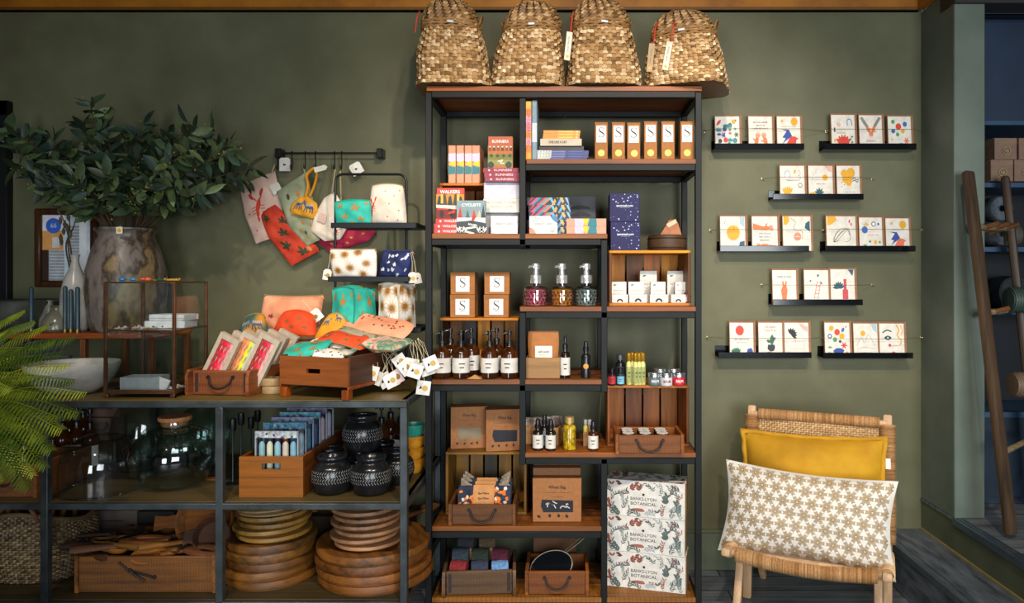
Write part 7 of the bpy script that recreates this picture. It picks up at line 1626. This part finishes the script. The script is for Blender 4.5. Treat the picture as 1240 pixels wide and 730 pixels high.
t, S = soft_bag('large coral gathered pouch with plum flowers, top of the pile', quadf(.265, .165, tl=.03, tr=-.025, bl=.0, br=.0, dome=-.006), .09, CORAL, (X(343, 3.08), 3.13, zr2+.0), coral_m, sd=11, wob=.01)
swing(t, (.085, -.055, .145), .06, 38, .062, .052)
def zeb3(mb, fn):
    for u, v, f in ((.22, .62, 1), (.62, .78, -1), (.65, .25, 1)):
        for b_ in zebra_m(u, v, .22, 1.1, f): motif_blob(mb, fn, b_, '3c506c')
    for u0, v0 in ((.22, .66), (.62, .82), (.65, .29)):
        for i in range(6): u = u0-.1+.04*i; mb.add([fn(u, v0-.02), fn(u+.012, v0-.02), fn(u+.024, v0+.08), fn(u+.012, v0+.08)], [(0, 1, 2, 3)], pm('c0ccd0'))
soft_bag('mustard zebra pouch with navy zebras leaning on the riser', quadf(.165, .11, tl=.035, tr=.04, bl=.0, br=.01, dome=.012, round_=.08), .06, MUST, (X(403, 2.93), 2.93, zt0+.185), zeb3, rx=-18, sd=12, ry=8)
soft_bag('rounded orange-red makeup bag beside the mustard zebra one', quadf(.235, .10, tl=.045, tr=.045, bl=.02, br=.02, dome=.014, round_=.1), .075, ORNG, (X(353, 3.0), 3.03, zr2-.008), lambda mb, fn: [motif_blob(mb, fn, b_, '8a5a24') for q in ((.3, .5), (.6, .65), (.75, .35), (.45, .3)) for b_ in leafy(q[0], q[1], .09, 1.3, 70)], rx=-14, sd=13, zc='c84a20', ry=6)
soft_bag('small green and yellow zebra pouch at the left of the pile', quadf(.145, .085, tl=.04, tr=.02, dome=.01, round_=.06), .06, mottled(['2c4a38', '3a5a44', 'c8861c', 'd89a24'], 7, .8, .2, detail=1), (X(303, 3.0), 3.025, zr2-.004), zeb, rx=-16, sd=14, ry=-8)
# ---------------------------------------------------------------- table middle shelf
CLG = glass('f4f8f8', thin=True, ior=1.9, name='clear_glass'); TLG = glass('e2f0ed', thin=True, ior=2.2, name='teal_glass')
def shell(m, prof, mat, seg=40, wall=.0035, M=None):
    """blown glass skin"""
    m.lathe(prof, mat, seg, M, cap=False)
def cloche(lab, px, Y, wpx, hpx, z):
    q = Y/FPX; r = wpx/2*q; Hh = hpx*q; t = thing('glass_cloche', lab, 'glass dome', (X(px, Y), Y, z)); m = MB(); kn = .14*Hh
    h1 = Hh-kn*1.2
    prof = [(r*1.03, .001), (r*1.03, .005), (r, .009), (r, h1*.42)]+[(r*math.cos(a)**.8 if a < 1.5 else .016, h1*(.42+.58*math.sin(a))) for a in [PI/2*i/9 for i in range(1, 9)]]+[(.016, h1)]
    shell(m, prof, CLG); m.build('dome', t)
    m = MB(); m.lathe([(.012, h1), (.010, h1+kn*.2), (.024, h1+kn*.5), (.027, h1+kn*.8), (.02, h1+kn*1.1), (.002, h1+kn*1.2)], glass('e8f0f0', thin=True, ior=2.2), 24); m.build('knob', t)
    m = MB(); m.tube([(r*1.02*math.cos(a), r*1.02*math.sin(a), .004) for a in [2*PI*i/40 for i in range(40)]], .0032, glass('e8f0f0', thin=True, ior=2.2), 6, closed=True); m.build('rim', t)
cloche('clear glass cake dome with knob at the front of the middle shelf', 122, 2.78, 87, 82, zm0)
cloche('taller glass dome standing behind the wide bottle', 174, 3.14, 72, 104, zm0)
def demi(lab, px, Y, wpx, hpx, z, neck, cork=True, mat=None, nm='glass_demijohn'):
    q = Y/FPX; r = wpx/2*q; Hh = hpx*q; nr = neck/2*q; t = thing(nm, lab, 'glass jar', (X(px, Y), Y, z)); m = MB(); hb = Hh*.8
    prof = [(.002, .004), (r*.55, .001), (r*.72, hb*.07)]+[(max(nr, r*(math.sin(a))**.75), hb*(.5-.5*math.cos(a))) for a in [PI*(.24+.66*i/12) for i in range(13)]]+[(nr, hb*.99), (nr*1.02, hb*1.04), (nr*1.12, hb*1.06), (nr*1.1, hb*1.1), (nr*1.02, hb*1.11)]
    shell(m, prof, mat or TLG, 48, .004); m.build('jar_body', t)
    if cork: m = MB(); m.lathe([(nr*.9, hb*1.02), (nr*.95, hb*1.11), (nr*1.12, hb*1.112), (nr*1.14, hb*1.16), (nr*1.1, hb*1.175)], mottled(['a8683e', 'b87a4a', 'c88a58'], 60, .8, .3), 30); m.build('cork_lid', t)
demi('wide round green-tinted glass jar with a broad cork lid', 212, 2.85, 100, 88, zm0, 33)
demi('green glass cork-stoppered jar behind the post', 248, 3.14, 66, 92, zm0, 22)
m = MB(); k = pm('7a6052', .75)
m.box((0, .05, .05), (.13, .1, .1), k, bev=.001); m.flat(rect(-.04, .04, .04, .05), pm('5a4438'), mv(0, -.0008, 0) @ FRONT); solo(m, 'cardboard_box', 'plain brown cardboard box, lower, behind the glass dome', 'box', (X(116, 3.17), 3.17, zm0+.10))
m = MB(); m.box((0, .05, .04), (.15, .1, .075), k, bev=.001); m.flat(rect(-.045, .035, .045, .045), pm('5a4438'), mv(0, -.0008, 0) @ FRONT); solo(m, 'cardboard_box', 'plain brown cardboard box, upper, just beneath the table top', 'box', (X(124, 3.18), 3.18, zm0+.2006))
m = MB(); m.box((0, .06, .05), (.17, .12, .099), pm('2a2420', .8), bev=.001); solo(m, 'cardboard_box', 'dark box at the base of the stacked brown boxes', 'box', (X(116, 3.16), 3.165, zm0))
for i, (px, Y) in enumerate(((76, 3.02), (84, 3.1), (93, 3.04), (101, 3.12), (109, 3.02), (62, 3.06))):
    amber_bottle('dark amber pump bottle on the middle table shelf behind the glass dome', px, Y, zm0, 19, 88 if i % 2 else 78)['group'] = 'dark pump bottles behind the glass dome'
brick_crate('weathered wood crate at the far left under the fern', (X(8, 2.68), 2.68, zm0), .23, .3, .12, 0, '8a5638', worn='5a3424')
for i, (px, Y, c) in enumerate(((-5, 2.78, '26201c'), (15, 2.8, '302820'), (30, 2.84, '3a2c20'))):
    bottle('glass_bottle', 'dark bottle in the left crate, half hidden by the fern', px, Y, zm0+.0085, 9, 40, 6, 8, pm(c, .1), BK, None, None, 'flat', 'dark bottles in the left crate')
# wire candlesticks
for i, (px, y0, Y) in enumerate(((282, 507, 2.86), (292, 500, 2.95), (304, 505, 3.05), (312, 497, 3.12))):
    t = thing('candlestick', 'thin black metal candlestick beside the crate of candle packs', 'candlestick', (X(px, Y), Y, zm0), 0, 'black candlesticks'); Hh = Z(y0, Y)-zm0
    m = MB(); m.lathe([(.034, 0), (.034, .003), (.006, .007), (.0035, .012), (.0035, Hh-.05), (.011, Hh-.048), (.014, Hh-.03), (.013, Hh), (.011, Hh)], pm('101113', .35), 18); m.build('stem', t)
# deep crate with candle packs
def deep_crate():
    Yf = 2.68; x0, x1 = X(289.5, Yf), X(367, Yf); W = x1-x0; D = .48; Hh = Z(553, Yf)-zm0
    t = thing('deep_crate', 'varnished orange-brown crate with oval hand hole full of wrapped candles', 'crate', ((x0+x1)/2, Yf, zm0)); w1 = wood('9a5e2c', '5f3818', 0, 1, .4, c3='a86a30'); w2 = wood('8a4c24', '5a3018', 1, 1, .5)
    hw, hh, hz = .035, .012, Hh*.76; m = MB()
    for b in ((-W/2, -hw, .0, Hh), (hw, W/2, .0, Hh), (-hw, hw, .0, hz-hh), (-hw, hw, hz+hh, Hh)): m.bx(b[0], b[1], 0, .013, b[2], b[3], w1, 0)
    m.build('front_board', t)
    m = MB(); m.bx(-W/2-.0006, W/2+.0006, -.0008, 0, Hh*.49, Hh*.5, pm('3a2010'), 0); m.build('board_joint', t)
    m = MB(); m.bx(-W/2, W/2, D-.013, D, 0, Hh, w1, .001); m.build('back_board', t)
    for s in (-1, 1): m = MB(); m.bx(s*(W/2-.006)-.006, s*(W/2-.006)+.006, .013, D-.013, 0, Hh, w2, .001); m.build('side_board', t)
    m = MB(); m.bx(-W/2+.012, W/2-.012, .013, D-.013, 0, .008, w2, 0); m.build('bottom_board', t); return (x0+x1)/2, W, Hh
dcx, dcw, dch = deep_crate()
pc = [['8ab0b8', 'e0d8bc', '90bcc8', 'd8c0b0', '88b4c8'], ['2c6a8a', '8a3a6a', 'c85a3a', '3a8ab0', 'b8c8d0'], ['8a5a8a', '3a3a6a', '6ab0c8', 'c8a0b0', '4a7a9a'], ['a84a5a', '5a5a9a', 'd0a0b8', '7a9ac0', '3a4a7a'], ['6a3a6a', '9ab0d0', 'c05a7a', '4a6aa0', 'd0b0c0'], ['7a4a8a', '5a9ab8', 'b06a90', '3a5a90', 'c8c0d8']]
for i in range(6):
    t = thing('wax_candle_pack', 'film pack of pastel wax candles, %s in the deep crate' % ['frontmost', 'second from the front', 'third from the front', 'fourth from the front', 'second from the back', 'rearmost'][i], 'candles', (dcx+.008+.004*i, 2.71+.068*i, zm0+.009+.055), R.uniform(-2, 2), 'film-wrapped candle packs'); W, Hh = .165, dch+.055+.012*(i > 0)+.007*i-.03
    m = MB(); m.bx(-W/2, W/2, .0, .012, Hh-.026, Hh, pm(['c4c8cc', '5a8aa0', '8a8ca8', '6aa0b0', '7a7090', '9ab4c4'][i], .25, 0, .3, 60), .001); m.bx(-W/2, -W/2+.004, .0, .01, 0, Hh, pm('b0b8c0', .2), 0); m.bx(W/2-.004, W/2, .0, .01, 0, Hh, pm('b0b8c0', .2), 0)
    for k in range(9): m.flat(leafpoly(-W/2+.008+.017*k, .002+.004*(k % 3), .012+.004*(k % 2), 30*k, .004), pm(['5a4a6a', 'b8a0b0', '3a5a7a', 'd8c8a0'][(k+i) % 4], .3), mv(0, -.001, Hh-.026) @ FRONT)
    m.build('header_card', t)
    for k in range(5):
        m = MB(); x = -W/2+.022+.030*k; m.lathe([(.011, .004), (.0115, Hh-.055), (.008, Hh-.045), (.002, Hh-.04)], pm(pc[i][k], .5), 12, mv(x, .012, 0)); m.build('wax_candle', t)
    m = MB(); m.add([(-W/2, -.002, 0), (W/2, -.002, 0), (W/2, -.002, Hh), (-W/2, -.002, Hh)], [(0, 1, 2, 3)], glass('f0f4f6', thin=True)); m.build('film', t)
# black pots
def pots():
    bp = mottled(['101113', '191a1c', '222427'], 25, .22, .2); q = 2.76/FPX
    t = thing('black_pot', 'black incised pottery jar, front right of the cluster', 'pot', (0, 0, 0), 0, 'black incised pots'); R0 = 24*q; Hh = 44.5*q
    def prof(v): return [(.58, 0), (.78, .06), (.97, .3), (1.0, .5), (.9, .7), (.72, .81), (.66, .85), (.7, .9), (.75, .95), (.73, 1.0)]
    pr = [(a*R0, b*Hh) for a, b in bez(prof(0), 4)]; inner = [(r-.006, z) for r, z in pr[::-1] if z > Hh*.25]+[(.002, Hh*.22)]
    m = MB(); m.lathe(pr+inner, bp, 44, cap=False); m.lathe([(.001, 0), (pr[0][0], 0)], bp, 44, cap=False); m.build('pot_body', t)
    m = MB(); mk = pm('c4c0b8', .7); rz_ = lambda z: next((pr[i][0]+(pr[i+1][0]-pr[i][0])*(z-pr[i][1])/max(1e-6, pr[i+1][1]-pr[i][1]) for i in range(len(pr)-1) if pr[i][1] <= z <= pr[i+1][1]), R0)
    for row in range(4):
        for k in range(46):
            a = 2*PI*k/46+row*.05; z0 = Hh*(.34+.085*row); z1 = z0+Hh*.06; d = .08*(1 if row % 2 else -1); w_ = .0075; r0, r1 = rz_(z0)+.0008, rz_(z1)+.0008
            m.add([(r0*math.cos(a-w_), r0*math.sin(a-w_), z0), (r0*math.cos(a+w_), r0*math.sin(a+w_), z0), (r1*math.cos(a+d+w_), r1*math.sin(a+d+w_), z1), (r1*math.cos(a+d-w_), r1*math.sin(a+d-w_), z1)], [(0, 1, 2, 3)], mk)
    m.build('incised_pattern', t)
    t.location = (X(451.5, 2.76), 2.74, zm0)
    d = 2*R0
    dup(t, (-.904, 2.75, zm0), 40, 'black incised pottery jar, front left of the cluster')
    dup(t, (-.968, 2.93, zm0), 80, 'black incised pottery jar behind the front left one', .91)
    dup(t, (-.83, 2.888, zm0), 120, 'black incised pottery jar in the middle row under the top one', .93)
    dup(t, (-.688, 2.878, zm0), 160, 'black incised pottery jar behind the table post at the right', .93)
    dup(t, (-.785, 3.035, zm0), 200, 'black incised pottery jar rearmost at the right', .9)
    dup(t, (X(440, 2.83), 2.82, zm0+Hh+.001), 20, 'black incised pottery jar perched on top of the others')
pots()
s_box('candle_box', 'kraft box with S label on the middle table shelf behind the black pots', 416, 449, 506, 556, 3.08, .12, zm0, None)
for i, (px, Y) in enumerate(((462, 3.14), (473, 3.23), (485, 3.15))):
    amber_bottle('dark pump bottle behind the black pots on the table shelf', px, Y, zm0, 20, 74)['group'] = 'dark pump bottles behind the pots'
och = mottled(['a8640f', 'c07c14', 'd89a2c'], 14, .3, .1)
for i in range(4):
    Y = 3.0; r = 13.5*Y/FPX; m = MB(); hh = .062; mt = och if i < 3 else mottled(['1f7a68', '2c8a78'], 14, .3, .1)
    m.lathe([(r*.6, 0), (r*.75, .008), (r*.95, hh*.6), (r, hh), (r*.96, hh), (r*.9, hh*.6), (r*.3, .012), (.001, .012)], mt, 30, cap=False); m.lathe([(.001, 0), (r*.6, 0)], mt, 30, cap=False)
    solo(m, 'ceramic_bowl', ['ochre glazed bowl at the bottom of the stack by the table end', 'ochre glazed bowl, second in the stack by the table end', 'speckled ochre bowl beneath the teal-rimmed one', 'teal bowl on top of the ochre stack'][i], 'bowl', (-.652, 3.03, zm0+i*.047), 0, None)
# ---------------------------------------------------------------- table bottom shelf
def board(lab, px, Y, z, rpx, T, c, rz=0, rim=False, grp=None, handle=False):
    r = rpx*Y/FPX; m = MB(); w_ = wood(c, dk_hex(c, .5), 0, .8, .5, .12); w2 = wood(dk_hex(c, 1.05), dk_hex(c, .7), 0, .7, .5)
    t = thing('wooden_tray' if rim else 'chopping_board', lab, 'tray' if rim else 'board', (X(px, Y), Y, z), rz, grp)
    n = 44; f = lambda a: 1+.012*math.sin(3*a+rz)
    if rim: prof = [(r*.97, 0), (r*.97, T*.3), (r, T*.3001), (r, T*.93), (r*.992, T), (r*.80, T*.97), (r*.785, T*.6), (.001, T*.55)]
    else: prof = [(r*.9, 0), (r*.985, T*.4), (r, T*.42), (r, T*.93), (r*.992, T), (.001, T)]
    m.lathe(prof, w_, n, cap=False); m.lathe([(.001, 0), (prof[0][0], 0)], w_, n, cap=False); m.build('wood_disc', t)
    if handle:
        m = MB(); m.prism([(r*.9, -.03), (r*1.12, -.024), (r*1.16, 0), (r*1.12, .024), (r*.9, .03)], T*.9, w2); m.build('handle', t)
Yb = 2.87
def stacks():
    z = zl0; names = ['bottom', 'second', 'third', 'fourth', 'fifth', 'sixth', 'seventh']
    for i in range(5):
        board('large dark-edged round wooden tray, %s from the base of the left pile' % names[i], 329+[2, -3, 2, -1, 1][i], Yb, z, 54-.6*i, .0325, ['7a4e2a', '85582f', '6f4626', '8a5e34', '7e5430'][i], i*37, True, 'large trays of the left pile'); z += .033
    for i in range(4):
        board('honey-coloured thick round board, %s of the four in the left pile' % ['lowest', 'second', 'third', 'topmost'][i], 331+[2, -3, 2, 0][i], Yb-.01, z, 43-i*.4, .0235, ['b0844e', 'b88c56', 'a87c4a', 'bc905a'][i], i*50, False, 'honey boards of the left pile'); z += .0255
    for i in range(4):
        board('thin greyish round board near the top of the left pile', 328+[3, -2, 1, -1][i], Yb-.01, z, 42-i*.3, .011, ['967a5c', 'a08466', '86705a', '7e6854'][i], i*70, False, 'thin boards of the left pile'); z += .0135
    z = zl0
    for i in range(4):
        board('large rimmed round wooden tray, %s from the base of the right pile' % names[i], 453+[3, 1, -2, 0][i], Yb, z, 67.5-[0, 0, 1, 1][i], .035, ['8a5630', '965e36', '84502c', '9a643a'][i], i*41, True, 'large trays of the right pile'); z += .0357
    z -= .0145
    for i in range(7):
        board('round board with pale pink edge in the right pile, %s from its bottom' % names[i], 445+[2, -3, 2, -2, 1, -2, 1][i], Yb, z, 40.5, .0205, 'd09a7c' if i < 6 else 'a88468', i*33, False, 'pink-edged boards of the right pile'); z += .0262
stacks()
def seagrass():
    global R
    keep = R; R = random.Random(31); Y = 2.88; t = thing('seagrass_basket', 'dark seagrass basket with leather trimmed handles at the far left of the bottom shelf', 'basket', (X(52, Y), Y, zl0)); sg = strand('6e583a', '34281a', c3='94805c'); bs = pm('241a10', .9)
    W, D, Hh = .36, .28, .27
    def S(u, v):
        c, s = math.cos(2*PI*u), math.sin(2*PI*u); k = .78+.26*math.sin(PI*(.15+.62*v)); q = (abs(c)**2.6+abs(s)**2.6)**(-1/2.6)
        return (W/2*c*q*k, D/2*s*q*k, .004+Hh*v*(1-.0*c)+.05*v*v*abs(c)**2*-1)
    m = MB(); weave(m, S, 84, 30, sg, .003, base=bs, over=.7, wid=.4); m.box((0, 0, .006), (W*.8, D*.8, .008), bs, bev=.003); m.build('basket_body', t)
    m = MB(); m.tube([S(u/48, .99) for u in range(48)], .009, sg, 8, closed=True, rnd=.5); m.build('rim', t)
    for s in (-1, 1):
        m = MB(); m.tube(bez([(-.08, s*D*.46, Hh-.03), (-.06, s*D*.5, Hh+.02), (0, s*D*.42, Hh+.05), (.06, s*D*.5, Hh+.02), (.08, s*D*.46, Hh-.03)], 5), .008, pm('5a3420', .5), 8); m.build('handle', t)
    wd = wood('8a5634', '5e3820', 2, 1, .5)
    for i in range(6):
        a = Vector((-.09+.035*i, R.uniform(-.05, .05), .08)); b = a+Vector((R.uniform(-.06, .09), -.02, .22+R.uniform(-.03, .01))); m = MB(); m.tube([a, b], [.009, .011], wd, 10); m.sphere(b, .013, pm('c02a22', .5) if i == 0 else wd, 10, 6)
        solo(m, 'walking_stick', 'wooden stick with red knob poking from the seagrass basket' if i == 0 else 'turned wooden stick standing in the seagrass basket', 'stick', tuple(Vector(t.location)), 0, None if i == 0 else 'sticks in the seagrass basket')
    R = keep
seagrass()
for i in range(3):
    m = MB(); m.box((0, .06, .042), (.19, .12, .082), mottled(['5a5048', '6a5e54'], 12, .8, .1), bev=.002); m.flat(rect(-.06, .036, .04, .042), pm('3a342e'), mv(0, -.0008, 0) @ FRONT)
    solo(m, 'storage_box', 'grey-brown cardboard box behind the basket, '+['bottom', 'middle', 'top'][i]+' of the stack', 'box', (X(141+[0, -2, 2][i], 3.12), 3.12, zl0+.0835*i), 0, 'grey-brown stacked boxes')
m = MB(); m.lathe([(.05, 0), (.09, .02), (.11, .07), (.105, .07), (.08, .025), (.001, .02)], pm('15161a', .15), 30, cap=False); m.lathe([(.001, 0), (.05, 0)], pm('15161a', .15), 30, cap=False)
m2 = MB(); m2.bx(-.08, .08, -.08, .08, 0, .17, pm('1c1a18', .7), .003); solo(m2, 'storage_box', 'black box at the back under the dark bowl', 'box', (X(200, 3.17), 3.18, zl0))
solo(m, 'dark_bowl', 'dark glazed bowl resting on the black box at the back', 'bowl', (X(200, 3.17), 3.17, zl0+.1706))
brick_crate('long rough-sawn wooden crate filled with carved spoons and scoops', (X(176.5, 2.69), 2.69, zl0), 171*2.69/FPX, .34, .135, 0, '8e5c34', handle=False, worn='4e3220')
t_ = bpy.data.objects  # iron latch on the long crate is its own small part
lc = [o for o in t_ if o.get('label', '').startswith('long rough-sawn')][0]
m = MB(); ir = pm('2a2624', .5, .6); m.tube([(-.10, -.004, .115), (-.04, -.006, .07), (.0, -.004, .045)], .004, ir, 6); m.tube([(-.06, -.005, .085), (.04, -.005, .058)], .004, ir, 6); m.sphere((-.055, -.004, .085), .007, ir); m.sphere((.035, -.004, .06), .007, ir); m.build('iron_latch', lc)
def spoon(lab, p, L, rz, tilt, c, kind=0, grp='carved wooden utensils in the long crate'):
    t = thing('wooden_spoon' if kind == 0 else 'wooden_scoop' if kind == 1 else 'wooden_tongs', lab, 'spoon' if kind == 0 else 'scoop' if kind == 1 else 'tongs', p, 0, grp); t.rotation_euler = Euler((math.radians(tilt), 0, math.radians(rz)), 'XYZ'); w_ = wood(c, dk_hex(c, .6), 0, 1, .7)
    m = MB()
    if kind == 2:
        for s in (-1, 1): m.tube(bez([(0, 0, 0), (L*.4, s*.022, .004), (L*.8, s*.016, 0), (L, s*.004, 0)], 4), [.015]*12+[.009], w_, 8, flat=.7)
    else:
        b = .036 if kind == 0 else .046; L *= 1.1
        m.tube(bez([(0, 0, 0), (-L*.4, .004, .004), (-L, 0, .012)], 5), [.014, .013, .012, .012, .012, .013, .014, .016, .018, .019, .016], w_, 10, flat=.7)
        m.lathe([(.001, -.018), (b*.6, -.014), (b, .004), (b*.92, .005), (b*.5, -.006), (.001, -.009)], w_, 24, mv(b*.85, 0, .004) @ Matrix.Diagonal((1.35, 1, 1, 1)), cap=False)
    m.build('carved_wood', t)
uc = ['6a4028', 'a87040', '3e2618', '8a5a36', 'c07c48', '33201a', '5e3c28', 'a06c40']
un = 0
for i in range(20):
    x = X(112+8.0*i*.95, 2.8); y = 2.75+.06*(i % 4); k = [0, 2, 1, 0, 0][i % 5]
    spoon('carved dark wooden utensil lying in the heap in the long crate', (x, y, zl0+.12+.018*(i % 3)), .13+.03*(i % 3), R.uniform(-50, 50)+(180 if i % 3 == 0 else 0), R.uniform(-26, 26), uc[i % 8], k)
spoon('pale orange carved tongs on top of the utensil heap', (X(140, 2.72), 2.75, zl0+.165), .17, 12, 6, 'b06a44', 2, None)
spoon('long light brown spoon angled over the front left of the crate', (X(126, 2.74), 2.76, zl0+.160), .17, 155, 10, 'a07040', 0, None)
# big pan-like wooden bowls
def panbowl(lab, p, r, c, rx, rz, ry=0, hl=.09):
    t = thing('wooden_pan', lab, 'wooden bowl', p); place(t, p, rx, rz, ry); w_ = wood(c, dk_hex(c, .6), 0, .8, .8, .2)
    m = MB(); m.lathe([(r*.6, 0), (r*.9, .012), (r, .05), (r*.98, .056), (r*.92, .05), (r*.82, .018), (.001, .012)], w_, 44, cap=False); m.lathe([(.001, 0), (r*.6, 0)], w_, 44, cap=False); m.build('bowl_body', t)
    m = MB(); m.prism([(-r*.95, -.026), (-r-.4*hl, -.022), (-r-hl, -.03), (-r-hl, .03), (-r-.4*hl, .022), (-r*.95, .026)], .018, w_, mv(0, 0, .034)); m.build('handle', t)
    m = MB(); m.prism([(-r*.95, -.026), (-r-.4*hl, -.022), (-r-hl*.3, -.03), (-r-hl*.3, .03), (-r-.4*hl, .022), (-r*.95, .026)], .018, w_, rot(0, 0, -95) @ mv(0, 0, .034)); m.build('handle', t)
panbowl('large orange-brown wooden pan leaning in the long crate behind the post', (X(247, 2.84), 2.90, zl0+.205), .122, '9a5c2c', 68, -6, -8)
panbowl('small dark wooden bowl leaning before the large pan', (X(255, 2.76), 2.80, zl0+.165), .07, '5a3420', 62, 8, 0, .03)
panbowl('dark wooden pan standing behind the post at the left pile', (X(283, 3.08), 3.12, zl0+.2), .13, '6a4028', 74, 0, 5)
for i, px in enumerate((386, 396, 503, 515)):
    spoon('wooden utensil lying on the shelf behind the board piles', (X(px, 3.15), 3.15, zl0+.16), .14, 20*i, 0, uc[i], 0, 'utensils behind the board piles')
m = MB(); m.bx(-.22, .22, -.08, .08, 0, .138, pm('3a2a1c', .8), .002); solo(m, 'storage_box', 'low brown box behind the round board piles', 'box', (X(440, 3.2), 3.21, zl0))

# ---------------------------------------------------------------- foreground fern
def fern():
    global R
    keep = R; R = random.Random(17); c = Vector((X(-85, 2.1), 2.1, .92)); t = thing('fern', 'bright green fern reaching in from the left foreground', 'fern', c)
    ms = [mottled([a, b], 20, .5, .1) for a, b in (('5c6e18', '84901f'), ('3a5014', '5a701a'), ('9aa82e', 'bcc03c'))]
    tips = [(92, 408, 1.9), (60, 392, 2.0), (40, 388, 2.2), (85, 440, 1.95), (105, 475, 1.8), (95, 500, 1.85), (75, 520, 1.9), (62, 545, 1.95), (55, 565, 2.05), (30, 375, 2.1), (20, 570, 2.0), (40, 575, 2.1), (90, 460, 2.05), (70, 480, 2.1), (50, 430, 2.2), (78, 425, 1.85), (10, 400, 1.9), (30, 420, 1.85), (25, 540, 1.8), (48, 500, 1.75), (62, 455, 1.75), (15, 470, 1.8), (35, 590, 1.9), (5, 580, 1.9), (72, 505, 1.7), (-20, 380, 2.0), (40, 455, 2.0), (30, 500, 2.0), (20, 430, 2.1), (55, 530, 1.8), (10, 540, 2.1), (66, 412, 2.1), (45, 475, 1.8), (14, 505, 1.9)]
    for k, (px, py, Y) in enumerate(tips):
        tip = P(px, py, Y)-c; b = Vector((R.uniform(-.02, .02), R.uniform(-.02, .02), R.uniform(-.1, -.02))); mid = b.lerp(tip, .5)+Vector((0, 0, .10)); pts = [Vector(p) for p in bez([tuple(b), tuple(mid), tuple(tip)], 11)]
        m = MB(); mt = ms[R.choice([0, 0, 1, 1, 2])]; n = len(pts); m.tube(pts, [.0022*(1-.7*i/n) for i in range(n)], mt, 5); L = (tip-b).length
        up0 = Vector((R.uniform(-.4, .4), -.5, 1)).normalized()
        for i in range(3, n):
            for h_ in (0, .5):
                p = pts[i].lerp(pts[i-1], h_); d = (pts[i]-pts[i-1]).normalized(); sd = d.cross(up0).normalized(); f = i/n; ln = (.038*math.sin(PI*min(1, f*.85+.12))**.6)*(.6+.6*min(1, L*2))
                for s in (-1, 1):
                    ld = (sd*s+d*.45+Vector((0, 0, -.25))).normalized(); vs = []
                    for j in range(4):
                        q = j/3; cpt = p+ld*(ln*q)+Vector((0, 0, -.25*ln*q*q)); wv_ = .0036*(math.sin(PI*(.15+.8*q)))*(1 if ln > .02 else .6); vs += [cpt-d*wv_, cpt+d*wv_]
                    m.add(vs, [(2*j, 2*j+1, 2*j+3, 2*j+2) for j in range(3)], mt, None, True)
        m.build('frond', t)
    # pot on a pedestal outside the frame carries it
    m = MB(); m.lathe([(.07, -.86), (.09, -.85), (.12, -.70), (.06, -.62), (.05, -.32), (.10, -.24), (.13, -.06), (.125, -.04), (.11, -.04), (.10, -.07), (.001, -.08)], pm('4a4038', .6), 28, cap=False); m.build('pot', t)
    R = keep
fern()
